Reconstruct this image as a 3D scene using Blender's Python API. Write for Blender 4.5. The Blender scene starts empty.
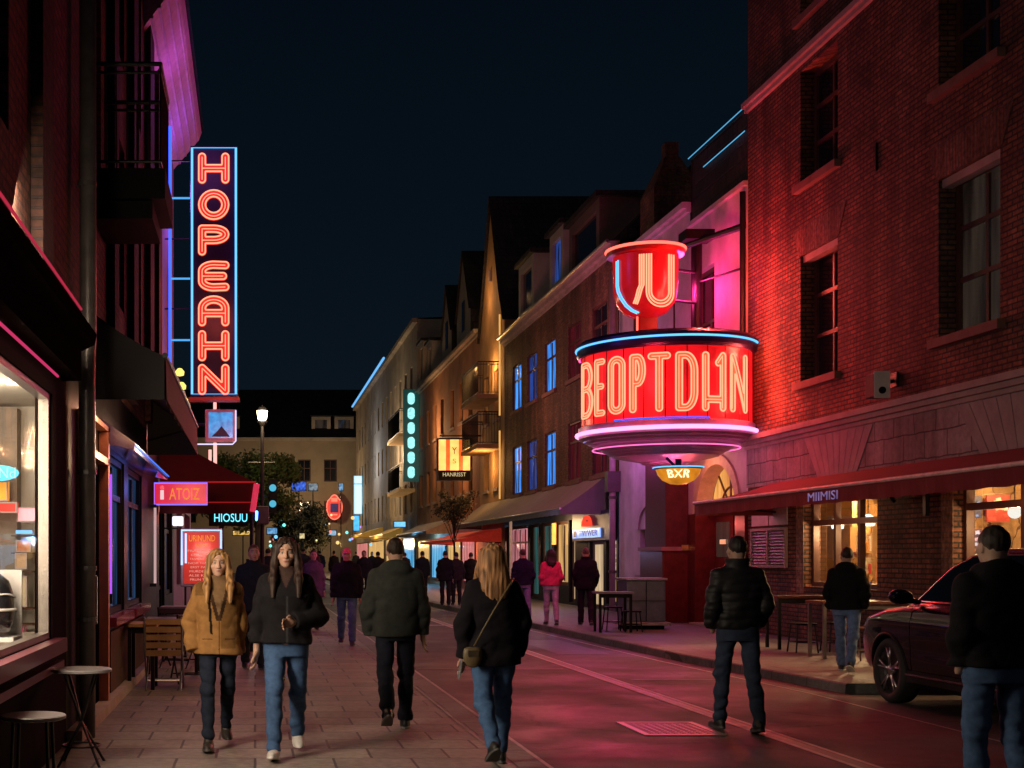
import bpy, bmesh, math, random
import numpy as np
from mathutils import Vector, Matrix
from mathutils.geometry import tessellate_polygon
random.seed(7); RNG = np.random.RandomState(11)
SC = bpy.context.scene
COL = SC.collection
R = math.radians
F = 1308.0                     # focal length in pixels of a 1024 px wide frame

# ------------------------------------------------------------------ objects
def thing(name, label, cat, loc=(0, 0, 0), rz=0.0, group=None):
    o = bpy.data.objects.new(name, None); COL.objects.link(o)
    o.empty_display_size = .1
    o.location = loc; o.rotation_euler = (0, 0, rz)
    o['label'] = label; o['category'] = cat
    if group: o['group'] = group
    return o

def origin(o):
    v = Vector((0, 0, 0))
    while o is not None:
        v += o.location; o = o.parent
    return v

class MB:
    """collects faces and links them as ONE mesh object"""
    def __init__(s): s.v = []; s.f = []; s.m = []; s.c = []
    def add(s, verts, faces, mi=0):
        n = len(s.v); s.v += [tuple(map(float, p)) for p in verts]
        for f in faces: s.f.append(tuple(int(i) + n for i in f)); s.m.append(mi)
        return s
    def box(s, x0, x1, y0, y1, z0, z1, mi=0):
        return s.hexa([(x0,y0,z0),(x1,y0,z0),(x1,y1,z0),(x0,y1,z0),(x0,y0,z1),(x1,y0,z1),(x1,y1,z1),(x0,y1,z1)], mi)
    def hexa(s, p, mi=0):
        return s.add(p, [(0,3,2,1),(4,5,6,7),(0,1,5,4),(1,2,6,5),(2,3,7,6),(3,0,4,7)], mi)
    def pbox(s, P, u0, u1, v0, v1, d0, d1, mi=0):
        return s.hexa([P(u0,v0,d0),P(u1,v0,d0),P(u1,v0,d1),P(u0,v0,d1),P(u0,v1,d0),P(u1,v1,d0),P(u1,v1,d1),P(u0,v1,d1)], mi)
    def quad(s, a, b, c, d, mi=0): return s.add([a,b,c,d], [(0,1,2,3)], mi)
    def tube(s, pts, r, n=8, closed=False, mi=0, cap=True):
        pts = [Vector(p) for p in pts]; m = len(pts)
        rs = r if hasattr(r, '__len__') else [r]*m
        V = []; prev = None
        for i, p in enumerate(pts):
            a = pts[(i-1) % m] if (closed or i > 0) else pts[i]
            b = pts[(i+1) % m] if (closed or i < m-1) else pts[i]
            t = (b - a)
            if t.length < 1e-9: t = Vector((0,0,1))
            t.normalize()
            if prev is None:
                ref = Vector((0,0,1)) if abs(t.z) < .9 else Vector((1,0,0))
                nn = t.cross(ref).normalized()
            else:
                nn = prev - t*prev.dot(t)
                if nn.length < 1e-6: nn = t.orthogonal()
                nn.normalize()
            prev = nn; bb = t.cross(nn)
            for k in range(n):
                A = 2*math.pi*k/n
                V.append(p + (nn*math.cos(A) + bb*math.sin(A))*rs[i])
        Fc = []
        for i in range(m if closed else m-1):
            j = (i+1) % m
            for k in range(n):
                l = (k+1) % n
                Fc.append((i*n+k, i*n+l, j*n+l, j*n+k))
        if not closed and cap:
            Fc.append(tuple(range(n-1, -1, -1))); Fc.append(tuple(range((m-1)*n, m*n)))
        return s.add(V, Fc, mi)
    def lathe(s, prof, c=(0,0,0), n=32, axis='z', mi=0):
        V = []; m = len(prof)
        for (r, h) in prof:
            for k in range(n):
                A = 2*math.pi*k/n; a, b = r*math.cos(A), r*math.sin(A)
                V.append({'z':(c[0]+a,c[1]+b,c[2]+h),'y':(c[0]+a,c[1]+h,c[2]+b),'x':(c[0]+h,c[1]+a,c[2]+b)}[axis])
        Fc = [(i*n+k, i*n+(k+1)%n, (i+1)*n+(k+1)%n, (i+1)*n+k) for i in range(m-1) for k in range(n)]
        return s.add(V, Fc, mi)
    def prism(s, poly, mapf, d0, d1, mi=0):
        """poly: 2D points, mapf(u,v,d) -> xyz"""
        n = len(poly)
        V = [mapf(u, v, d0) for u, v in poly] + [mapf(u, v, d1) for u, v in poly]
        Fc = [(i, (i+1) % n, n+(i+1) % n, n+i) for i in range(n)]
        for t in tessellate_polygon([[Vector((u, v, 0)) for u, v in poly]]):
            Fc.append(tuple(t)); Fc.append(tuple(n+i for i in reversed(t)))
        return s.add(V, Fc, mi)
    def wall(s, P, u0, u1, v0, v1, holes=(), depth=.2, mi=0, mr=None):
        us = sorted({u0, u1} | {h[0] for h in holes} | {h[1] for h in holes})
        vs = sorted({v0, v1} | {h[2] for h in holes} | {h[3] for h in holes})
        us = [u for u in us if u0 <= u <= u1]; vs = [v for v in vs if v0 <= v <= v1]
        for a, b in zip(us, us[1:]):
            for c, d in zip(vs, vs[1:]):
                mu, mv = (a+b)/2, (c+d)/2
                if any(h[0] < mu < h[1] and h[2] < mv < h[3] for h in holes): continue
                s.quad(P(a,c,0), P(b,c,0), P(b,d,0), P(a,d,0), mi)
        mr = mi if mr is None else mr
        for (a, b, c, d) in [h[:4] for h in holes]:
            k = -depth
            s.quad(P(a,c,0),P(a,c,k),P(a,d,k),P(a,d,0),mr); s.quad(P(b,c,k),P(b,c,0),P(b,d,0),P(b,d,k),mr)
            s.quad(P(a,c,0),P(b,c,0),P(b,c,k),P(a,c,k),mr); s.quad(P(a,d,k),P(b,d,k),P(b,d,0),P(a,d,0),mr)
        return s
    def build(s, name, mats, parent=None, smooth=False, local=False, bevel=0, colors=None):
        me = bpy.data.meshes.new(name)
        V = s.v
        if parent is not None and not local:
            o = origin(parent); V = [(x-o.x, y-o.y, z-o.z) for x, y, z in V]
        me.from_pydata(V, [], s.f)
        if not isinstance(mats, (list, tuple)): mats = [mats]
        for m in mats: me.materials.append(m)
        if len(mats) > 1: me.polygons.foreach_set('material_index', s.m)
        if smooth: me.polygons.foreach_set('use_smooth', [True]*len(me.polygons))
        if colors is not None: set_colors(me, colors)
        me.update()
        ob = bpy.data.objects.new(name, me); COL.objects.link(ob)
        if parent is not None: ob.parent = parent
        if bevel:
            md = ob.modifiers.new('bevel', 'BEVEL'); md.width = bevel; md.segments = 2; md.limit_method = 'ANGLE'; md.angle_limit = R(40)
        return ob

def set_colors(me, c):
    at = me.color_attributes.new('Col', 'FLOAT_COLOR', 'POINT')
    a = np.ones((len(me.vertices), 4), np.float32); a[:, :3] = np.asarray(c)[:, :3]
    at.data.foreach_set('color', a.ravel())

def tag(o, label, cat, group=None):
    o['label'] = label; o['category'] = cat
    if group: o['group'] = group
    return o
def struct(o): o['kind'] = 'structure'; return o

def PR(x): return lambda u, v, d: (x - d, u, v)      # facade on the far side of the road, faces -X
def PL(x): return lambda u, v, d: (x + d, u, v)      # facade beside the pavement, faces +X
def PE(y): return lambda u, v, d: (u, y - d, v)      # faces the camera (-Y)

# ------------------------------------------------------------------ materials
MATS = {}
def _new(name):
    m = bpy.data.materials.new(name); m.use_nodes = True
    nt = m.node_tree; nt.nodes.clear()
    out = nt.nodes.new('ShaderNodeOutputMaterial')
    return m, nt, out
def N(nt, t, **kw):
    n = nt.nodes.new(t)
    for k, v in kw.items():
        if k in n.inputs: n.inputs[k].default_value = v
        else: setattr(n, k, v)
    return n
def rgba(c): return (c[0], c[1], c[2], 1.0)

def mat(name, col, rough=.6, metal=0.0, var=.25, scale=6.0, bump=.15, bscale=60.0, spec=.5, coat=0.0, sheen=0.0, emit=None, es=0.0, dist=.01):
    if name in MATS: return MATS[name]
    m, nt, out = _new(name); L = nt.links.new
    b = N(nt, 'ShaderNodeBsdfPrincipled'); L(b.outputs[0], out.inputs[0])
    tc = N(nt, 'ShaderNodeTexCoord')
    n1 = N(nt, 'ShaderNodeTexNoise', Scale=scale, Detail=6.0, Roughness=.65); L(tc.outputs['Object'], n1.inputs['Vector'])
    mx = N(nt, 'ShaderNodeMix', data_type='RGBA')
    mr = N(nt, 'ShaderNodeMapRange'); mr.inputs[1].default_value = .3; mr.inputs[2].default_value = .7
    L(n1.outputs[0], mr.inputs[0]); L(mr.outputs[0], mx.inputs[0])
    mx.inputs[6].default_value = rgba([c*(1-var) for c in col]); mx.inputs[7].default_value = rgba([min(1, c*(1+var)) for c in col])
    L(mx.outputs[2], b.inputs['Base Color'])
    b.inputs['Metallic'].default_value = metal
    b.inputs['Specular IOR Level'].default_value = spec
    b.inputs['Coat Weight'].default_value = coat; b.inputs['Coat Roughness'].default_value = .04
    b.inputs['Sheen Weight'].default_value = sheen
    rr = N(nt, 'ShaderNodeMapRange'); rr.inputs[3].default_value = max(.02, rough*.8); rr.inputs[4].default_value = min(1, rough*1.2)
    L(n1.outputs[0], rr.inputs[0]); L(rr.outputs[0], b.inputs['Roughness'])
    if bump:
        n2 = N(nt, 'ShaderNodeTexNoise', Scale=bscale, Detail=5.0); L(tc.outputs['Object'], n2.inputs['Vector'])
        bp = N(nt, 'ShaderNodeBump', Strength=bump, Distance=dist); L(n2.outputs[0], bp.inputs['Height']); L(bp.outputs[0], b.inputs['Normal'])
    if emit:
        b.inputs['Emission Color'].default_value = rgba(emit); b.inputs['Emission Strength'].default_value = es
    MATS[name] = m; return m

def vcol_mat(name, rough=.6, bump=.1, bscale=150., sss=0.0, spec=.4, stretch=(1,1,1), var=.2):
    if name in MATS: return MATS[name]
    m, nt, out = _new(name); L = nt.links.new
    b = N(nt, 'ShaderNodeBsdfPrincipled'); L(b.outputs[0], out.inputs[0])
    a = N(nt, 'ShaderNodeVertexColor'); a.layer_name = 'Col'
    tc = N(nt, 'ShaderNodeTexCoord'); mp = N(nt, 'ShaderNodeMapping'); mp.inputs['Scale'].default_value = stretch
    L(tc.outputs['Object'], mp.inputs[0])
    n = N(nt, 'ShaderNodeTexNoise', Scale=bscale, Detail=4.0); L(mp.outputs[0], n.inputs['Vector'])
    n3 = N(nt, 'ShaderNodeTexNoise', Scale=bscale*.15, Detail=4.0); L(mp.outputs[0], n3.inputs['Vector'])
    mr = N(nt, 'ShaderNodeMapRange'); mr.inputs[1].default_value = .3; mr.inputs[2].default_value = .7; mr.inputs[3].default_value = 1-var; mr.inputs[4].default_value = 1+var
    L(n3.outputs[0], mr.inputs[0])
    vm = N(nt, 'ShaderNodeVectorMath', operation='SCALE'); L(a.outputs[0], vm.inputs[0]); L(mr.outputs[0], vm.inputs['Scale'])
    L(vm.outputs[0], b.inputs['Base Color'])
    b.inputs['Roughness'].default_value = rough; b.inputs['Specular IOR Level'].default_value = spec
    if sss: b.inputs['Subsurface Weight'].default_value = sss; b.inputs['Subsurface Radius'].default_value = (.01,.004,.002)
    bp = N(nt, 'ShaderNodeBump', Strength=bump, Distance=.006); L(n.outputs[0], bp.inputs['Height']); L(bp.outputs[0], b.inputs['Normal'])
    MATS[name] = m; return m

def brick(name, c1, c2, mortar, bw=.23, bh=.075, ms=.012, rough=.85, bump=.6, ground=False, var=.5, grime=.6, offset=.5, spec=.3):
    """bricks, ashlar or pavers in metres, from object coordinates"""
    if name in MATS: return MATS[name]
    m, nt, out = _new(name); L = nt.links.new
    b = N(nt, 'ShaderNodeBsdfPrincipled'); L(b.outputs[0], out.inputs[0])
    tc = N(nt, 'ShaderNodeTexCoord'); sp = N(nt, 'ShaderNodeSeparateXYZ'); L(tc.outputs['Object'], sp.inputs[0])
    cb = N(nt, 'ShaderNodeCombineXYZ')
    if ground: L(sp.outputs[0], cb.inputs[0]); L(sp.outputs[1], cb.inputs[1])
    else:
        ad = N(nt, 'ShaderNodeMath', operation='ADD'); L(sp.outputs[0], ad.inputs[0]); L(sp.outputs[1], ad.inputs[1])
        L(ad.outputs[0], cb.inputs[0]); L(sp.outputs[2], cb.inputs[1])
    nw = N(nt, 'ShaderNodeTexNoise', Scale=3.0, Detail=3.0); L(tc.outputs['Object'], nw.inputs['Vector'])
    wob = N(nt, 'ShaderNodeVectorMath', operation='SCALE'); wob.inputs['Scale'].default_value = bh*(.02 if ground else .16)
    sub = N(nt, 'ShaderNodeVectorMath', operation='SUBTRACT'); sub.inputs[1].default_value = (.5,.5,.5)
    L(nw.outputs[1], sub.inputs[0]); L(sub.outputs[0], wob.inputs[0])
    av = N(nt, 'ShaderNodeVectorMath', operation='ADD'); L(cb.outputs[0], av.inputs[0]); L(wob.outputs[0], av.inputs[1])
    br = N(nt, 'ShaderNodeTexBrick'); L(av.outputs[0], br.inputs['Vector'])
    br.offset = offset
    br.inputs['Scale'].default_value = 1.0; br.inputs['Mortar Size'].default_value = ms; br.inputs['Mortar Smooth'].default_value = .25
    br.inputs['Brick Width'].default_value = bw; br.inputs['Row Height'].default_value = bh; br.inputs['Bias'].default_value = 0.0
    br.inputs['Color1'].default_value = rgba(c1); br.inputs['Color2'].default_value = rgba(c2); br.inputs['Mortar'].default_value = rgba(mortar)
    ng = N(nt, 'ShaderNodeTexNoise', Scale=1.1, Detail=8.0, Roughness=.7); L(tc.outputs['Object'], ng.inputs['Vector'])
    mr = N(nt, 'ShaderNodeMapRange'); mr.inputs[1].default_value = .3; mr.inputs[2].default_value = .7; mr.inputs[3].default_value = 1-grime; mr.inputs[4].default_value = 1.15
    L(ng.outputs[0], mr.inputs[0])
    nf = N(nt, 'ShaderNodeTexNoise', Scale=14.0, Detail=5.0); L(tc.outputs['Object'], nf.inputs['Vector'])
    mf = N(nt, 'ShaderNodeMapRange'); mf.inputs[1].default_value = .3; mf.inputs[2].default_value = .7; mf.inputs[3].default_value = 1-var; mf.inputs[4].default_value = 1+var
    L(nf.outputs[0], mf.inputs[0])
    mm = N(nt, 'ShaderNodeMath', operation='MULTIPLY'); L(mr.outputs[0], mm.inputs[0]); L(mf.outputs[0], mm.inputs[1])
    if ground:                                                       # trodden gum and spots
        vo = N(nt, 'ShaderNodeTexVoronoi', Scale=1.7); L(tc.outputs['Object'], vo.inputs['Vector'])
        gm = N(nt, 'ShaderNodeMapRange'); gm.inputs[1].default_value = .035; gm.inputs[2].default_value = .055; gm.inputs[3].default_value = .45; gm.inputs[4].default_value = 1.0; L(vo.outputs['Distance'], gm.inputs[0])
    else:                                                            # rain streaks and soot
        mp = N(nt, 'ShaderNodeMapping'); mp.inputs['Scale'].default_value = (1.6,1.6,.14); L(tc.outputs['Object'], mp.inputs[0])
        ns = N(nt, 'ShaderNodeTexNoise', Scale=1.0, Detail=6.0, Roughness=.65); L(mp.outputs[0], ns.inputs['Vector'])
        gm = N(nt, 'ShaderNodeMapRange'); gm.inputs[1].default_value = .36; gm.inputs[2].default_value = .6; gm.inputs[3].default_value = .5; gm.inputs[4].default_value = 1.1; L(ns.outputs[0], gm.inputs[0])
    m2 = N(nt, 'ShaderNodeMath', operation='MULTIPLY'); L(mm.outputs[0], m2.inputs[0]); L(gm.outputs[0], m2.inputs[1]); mm = m2
    vm = N(nt, 'ShaderNodeVectorMath', operation='SCALE'); L(br.outputs['Color'], vm.inputs[0]); L(mm.outputs[0], vm.inputs['Scale'])
    L(vm.outputs[0], b.inputs['Base Color'])
    rr = N(nt, 'ShaderNodeMapRange'); rr.inputs[3].default_value = rough*.75; rr.inputs[4].default_value = min(1, rough*1.2)
    L(ng.outputs[0], rr.inputs[0]); L(rr.outputs[0], b.inputs['Roughness'])
    b.inputs['Specular IOR Level'].default_value = spec
    h = N(nt, 'ShaderNodeMath', operation='MULTIPLY_ADD'); L(br.outputs['Fac'], h.inputs[0]); h.inputs[1].default_value = -1.0
    n4 = N(nt, 'ShaderNodeMath', operation='MULTIPLY'); L(nf.outputs[0], n4.inputs[0]); n4.inputs[1].default_value = .4; L(n4.outputs[0], h.inputs[2])
    bp = N(nt, 'ShaderNodeBump', Strength=bump, Distance=.012); L(h.outputs[0], bp.inputs['Height']); L(bp.outputs[0], b.inputs['Normal'])
    MATS[name] = m; return m

def neon(name, col, strength=3.0, var=0.0, scale=8.0):
    if name in MATS: return MATS[name]
    m, nt, out = _new(name); L = nt.links.new
    e = N(nt, 'ShaderNodeEmission', Strength=strength); e.inputs[0].default_value = rgba(col); L(e.outputs[0], out.inputs[0])
    if var:
        tc = N(nt, 'ShaderNodeTexCoord'); n = N(nt, 'ShaderNodeTexNoise', Scale=scale, Detail=4.0); L(tc.outputs['Object'], n.inputs['Vector'])
        mr = N(nt, 'ShaderNodeMapRange'); mr.inputs[1].default_value = .3; mr.inputs[2].default_value = .7; mr.inputs[3].default_value = strength*(1-var); mr.inputs[4].default_value = strength*(1+var)
        L(n.outputs[0], mr.inputs[0]); L(mr.outputs[0], e.inputs[1])
    MATS[name] = m; return m

def plastic_lit(name, col, es, base=None, rough=.25, var=.25, scale=4.0):
    """translucent sign plastic that glows"""
    if name in MATS: return MATS[name]
    m, nt, out = _new(name); L = nt.links.new
    b = N(nt, 'ShaderNodeBsdfPrincipled', Roughness=rough); L(b.outputs[0], out.inputs[0])
    b.inputs['Base Color'].default_value = rgba(base or col); b.inputs['Emission Color'].default_value = rgba(col)
    tc = N(nt, 'ShaderNodeTexCoord'); n = N(nt, 'ShaderNodeTexNoise', Scale=scale, Detail=4.0); L(tc.outputs['Object'], n.inputs['Vector'])
    mr = N(nt, 'ShaderNodeMapRange'); mr.inputs[1].default_value = .3; mr.inputs[2].default_value = .7; mr.inputs[3].default_value = es*(1-var); mr.inputs[4].default_value = es*(1+var)
    L(n.outputs[0], mr.inputs[0]); L(mr.outputs[0], b.inputs['Emission Strength'])
    MATS[name] = m; return m

def glass(name='clear_shop_glass', tint=(.95,.97,1), refl=.14):
    if name in MATS: return MATS[name]
    m, nt, out = _new(name); L = nt.links.new
    t = N(nt, 'ShaderNodeBsdfTransparent'); t.inputs[0].default_value = rgba(tint)
    g = N(nt, 'ShaderNodeBsdfGlossy', Roughness=.02)
    lw = N(nt, 'ShaderNodeLayerWeight', Blend=.25); mu = N(nt, 'ShaderNodeMath', operation='MULTIPLY_ADD'); mu.inputs[1].default_value = .55; mu.inputs[2].default_value = refl*.3
    L(lw.outputs['Fresnel'], mu.inputs[0])
    mx = N(nt, 'ShaderNodeMixShader'); L(mu.outputs[0], mx.inputs[0]); L(t.outputs[0], mx.inputs[1]); L(g.outputs[0], mx.inputs[2]); L(mx.outputs[0], out.inputs[0])
    MATS[name] = m; return m

def curtain_glow(name, col, es, dark=.35, bands=9.0, base=(.02,.02,.03)):
    """a lit window: curtain folds behind a shiny pane"""
    if name in MATS: return MATS[name]
    m, nt, out = _new(name); L = nt.links.new
    b = N(nt, 'ShaderNodeBsdfPrincipled', Roughness=.08); L(b.outputs[0], out.inputs[0])
    b.inputs['Base Color'].default_value = rgba(base); b.inputs['Emission Color'].default_value = rgba(col)
    tc = N(nt, 'ShaderNodeTexCoord'); sp = N(nt, 'ShaderNodeSeparateXYZ'); L(tc.outputs['Object'], sp.inputs[0])
    ad = N(nt, 'ShaderNodeMath', operation='ADD'); L(sp.outputs[0], ad.inputs[0]); L(sp.outputs[1], ad.inputs[1])
    cb = N(nt, 'ShaderNodeCombineXYZ'); L(ad.outputs[0], cb.inputs[0])
    z = N(nt, 'ShaderNodeMath', operation='MULTIPLY'); z.inputs[1].default_value = .12; L(sp.outputs[2], z.inputs[0]); L(z.outputs[0], cb.inputs[1])
    n = N(nt, 'ShaderNodeTexNoise', Scale=bands, Detail=3.0); L(cb.outputs[0], n.inputs['Vector'])
    mr = N(nt, 'ShaderNodeMapRange'); mr.inputs[1].default_value = .35; mr.inputs[2].default_value = .62; mr.inputs[3].default_value = es*dark; mr.inputs[4].default_value = es
    L(n.outputs[0], mr.inputs[0]); L(mr.outputs[0], b.inputs['Emission Strength'])
    MATS[name] = m; return m

# ------------------------------------------------------------------ text
def text_mesh(s, size=1.0, extrude=.01):
    cu = bpy.data.curves.new('lettering_curve', 'FONT'); cu.body = s; cu.size = size; cu.extrude = extrude
    cu.align_x = 'CENTER'; cu.align_y = 'CENTER'; cu.resolution_u = 3
    ob = bpy.data.objects.new('lettering_curve', cu); COL.objects.link(ob)
    dg = bpy.context.evaluated_depsgraph_get(); dg.update()
    ev = ob.evaluated_get(dg); me = ev.to_mesh()
    V = [tuple(v.co) for v in me.vertices]; Fc = [tuple(p.vertices) for p in me.polygons]
    ev.to_mesh_clear(); bpy.data.objects.remove(ob); bpy.data.curves.remove(cu)
    return V, Fc
def add_text(mb, s, P, u, v, d, width, height, mi=0, flip=False, extrude=.02):
    """lettering fitted into width x height around (u, v) on plane P"""
    V, Fc = text_mesh(s, 1.0, extrude)
    if not V: return
    xs = [p[0] for p in V]; ys = [p[1] for p in V]
    sx = width/(max(xs)-min(xs)); sy = height/(max(ys)-min(ys)); cx = (max(xs)+min(xs))/2; cy = (max(ys)+min(ys))/2
    k = -1 if flip else 1
    mb.add([P(u + k*(x-cx)*sx, v + (y-cy)*sy, d + z) for x, y, z in V], Fc, mi)

# skeleton letters for the neon tubes, box 0..1 x 0..1 (w given per letter)
def _arc(cx, cy, rx, ry, a0, a1, n=12): return [(cx+rx*math.cos(R(a0+(a1-a0)*i/n)), cy+ry*math.sin(R(a0+(a1-a0)*i/n))) for i in range(n+1)]
def _stad(w, h=1.0):
    r = w/2
    return [_arc(r, h-r, r, r, 180, 0) + _arc(r, r, r, r, 0, -180) + [(0, h-r)]]
GL = {
 'H': lambda w: [[(0,0),(0,1)], [(w,0),(w,1)], [(0,.5),(w,.5)]],
 'O': lambda w: _stad(w),
 'P': lambda w: [[(0,0),(0,1),(w*.45,1)] + _arc(w*.5,.75,w*.5,.25,90,-90) + [(0,.5)]],
 'E': lambda w: [[(w,0),(0,0),(0,1),(w,1)], [(0,.52),(w*.85,.52)]],
 'e': lambda w: [[(w,.02)] + _arc(w*.5,.28,w*.5,.28,-80,-180,8) + _arc(w*.5,.72,w*.5,.28,180,80,8) + [(w,.98)], [(0,.5),(w*.9,.5)]],
 'A': lambda w: [[(0,0)] + [(0,.6)] + _arc(w*.5,.62,w*.5,.38,180,0) + [(w,0)], [(0,.4),(w,.4)]],
 'N': lambda w: [[(0,0),(0,1),(w,0),(w,1)]],
 'B': lambda w: [[(0,0),(0,1),(w*.5,1)] + _arc(w*.5,.76,w*.45,.24,90,-90) + [(0,.52),(w*.5,.52)] + _arc(w*.5,.26,w*.5,.26,90,-90) + [(0,0)]],
 'T': lambda w: [[(0,1),(w,1)], [(w*.5,1),(w*.5,0)]],
 'D': lambda w: [[(0,0),(0,1),(w*.4,1)] + _arc(w*.4,.7,w*.6,.3,90,0) + _arc(w*.4,.3,w*.6,.3,0,-90) + [(0,0)]],
 'h': lambda w: [[(0,0),(0,1)], [(w*.72,.86),(w,1),(w,0)], [(0,.16),(w,.16)]],
}
def contours(strokes, hw, step):
    """outlines at distance hw round a stroke skeleton: marching squares, linked into closed loops"""
    P = [np.array(s, float) for s in strokes]; allp = np.vstack(P)
    lo = allp.min(0) - hw - 2*step; hi = allp.max(0) + hw + 2*step
    nx = int((hi[0]-lo[0])/step)+2; ny = int((hi[1]-lo[1])/step)+2
    X, Y = np.meshgrid(lo[0]+np.arange(nx)*step, lo[1]+np.arange(ny)*step, indexing='ij')
    D = np.full(X.shape, 9.0)
    for s in P:
        for a, b in zip(s[:-1], s[1:]):
            d = b-a; L2 = (d*d).sum()
            if L2 < 1e-12: continue
            t = np.clip(((X-a[0])*d[0]+(Y-a[1])*d[1])/L2, 0, 1)
            D = np.minimum(D, np.hypot(X-a[0]-t*d[0], Y-a[1]-t*d[1]))
    D -= hw; I = D < 0
    def cross(i, j, k, l):
        t = D[i,j]/(D[i,j]-D[k,l]); return (X[i,j]+t*(X[k,l]-X[i,j]), Y[i,j]+t*(Y[k,l]-Y[i,j]))
    nxt = {}; pos = {}
    c = I[:-1,:-1].astype(int)+I[1:,:-1]+I[1:,1:]+I[:-1,1:]
    for i, j in zip(*np.where((c > 0) & (c < 4))):
        q = [(i,j),(i+1,j),(i+1,j+1),(i,j+1)]; ins = [I[p] for p in q]
        E = []
        for k in range(4):
            a, b = q[k], q[(k+1)%4]
            if I[a] != I[b]:
                key = (min(a,b), max(a,b)); pos[key] = cross(*key[0], *key[1]); E.append((key, I[a]))
        outs = [e for e, s in E if s]; inn = [e for e, s in E if not s]
        for a, b in zip(outs, inn): nxt[a] = b
    loops = []
    while nxt:
        k0, k = next(iter(nxt.items())); loop = [k0]; del nxt[k0]
        while k in nxt: loop.append(k); k = nxt.pop(k)
        pts = [pos[e] for e in loop]
        if len(pts) > 5: loops.append(pts)
    return loops
def thin(pts, tol):
    out = [pts[0]]
    for p in pts[1:]:
        if math.hypot(p[0]-out[-1][0], p[1]-out[-1][1]) >= tol: out.append(p)
    return out

# ------------------------------------------------------------------ lights
def lamp(name, loc, col, watts, r=.08, kind='POINT', spot=None, target=None, mis=False):
    l = bpy.data.lights.new(name, kind); l.energy = watts; l.color = col
    if kind in ('POINT', 'SPOT'): l.shadow_soft_size = r
    if kind == 'SPOT': l.spot_size = R(spot or 120); l.spot_blend = .8
    if kind == 'AREA': l.shape = 'RECTANGLE'; l.size = r[0]; l.size_y = r[1]
    l.cycles.use_multiple_importance_sampling = mis
    o = bpy.data.objects.new(name, l); COL.objects.link(o); o.location = loc
    if target is not None: o.rotation_euler = (Vector(target)-Vector(loc)).to_track_quat('-Z', 'Y').to_euler()
    return o
# ------------------------------------------------------------------ signed distance modelling (people, car body)
def g_cap(p, a, b, r1, r2):
    a = np.asarray(a, np.float32); b = np.asarray(b, np.float32); d = b-a; L2 = max(float((d*d).sum()), 1e-9)
    t = np.clip(((p[0]-a[0])*d[0]+(p[1]-a[1])*d[1]+(p[2]-a[2])*d[2])/L2, 0, 1)
    return np.sqrt((p[0]-a[0]-t*d[0])**2+(p[1]-a[1]-t*d[1])**2+(p[2]-a[2]-t*d[2])**2) - (r1+(r2-r1)*t)
def g_ell(p, c, r):
    q = [(p[i]-c[i])/r[i] for i in range(3)]
    k0 = np.sqrt(q[0]**2+q[1]**2+q[2]**2); k1 = np.sqrt((q[0]/r[0])**2+(q[1]/r[1])**2+(q[2]/r[2])**2)+1e-6
    return k0*(k0-1)/k1
def smin(a, b, k):
    h = np.clip(.5+.5*(b-a)/k, 0, 1); return b+(a-b)*h-k*h*(1-h)
def smax(a, b, k): return -smin(-a, -b, k)
def g_prof(p, prof, e=2.4):
    """body of stacked ovals; prof rows: z, half width, half depth, y offset"""
    T = np.array(prof, np.float32); z = p[2]
    rx = np.interp(z, T[:,0], T[:,1]); ry = np.interp(z, T[:,0], T[:,2]); cy = np.interp(z, T[:,0], T[:,3])
    k = (np.abs(p[0]/rx)**e+np.abs((p[1]-cy)/ry)**e)**(1/e)
    return (k-1)*np.minimum(rx, ry)
def wob(p, amp, ks):
    d = 0
    for kx, ky, kz, ph in ks: d = d+np.sin(p[0]*kx+p[1]*ky+p[2]*kz+ph)
    return amp*d/len(ks)
def ridge(p, amp, ks):
    d = 0
    for kx, ky, kz, ph in ks: d = d+(1-2*np.abs(np.sin(.5*(p[0]*kx+p[1]*ky+p[2]*kz+ph+1.3*np.sin(p[2]*13+p[0]*17+ph)))))
    return amp*d/len(ks)
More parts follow.
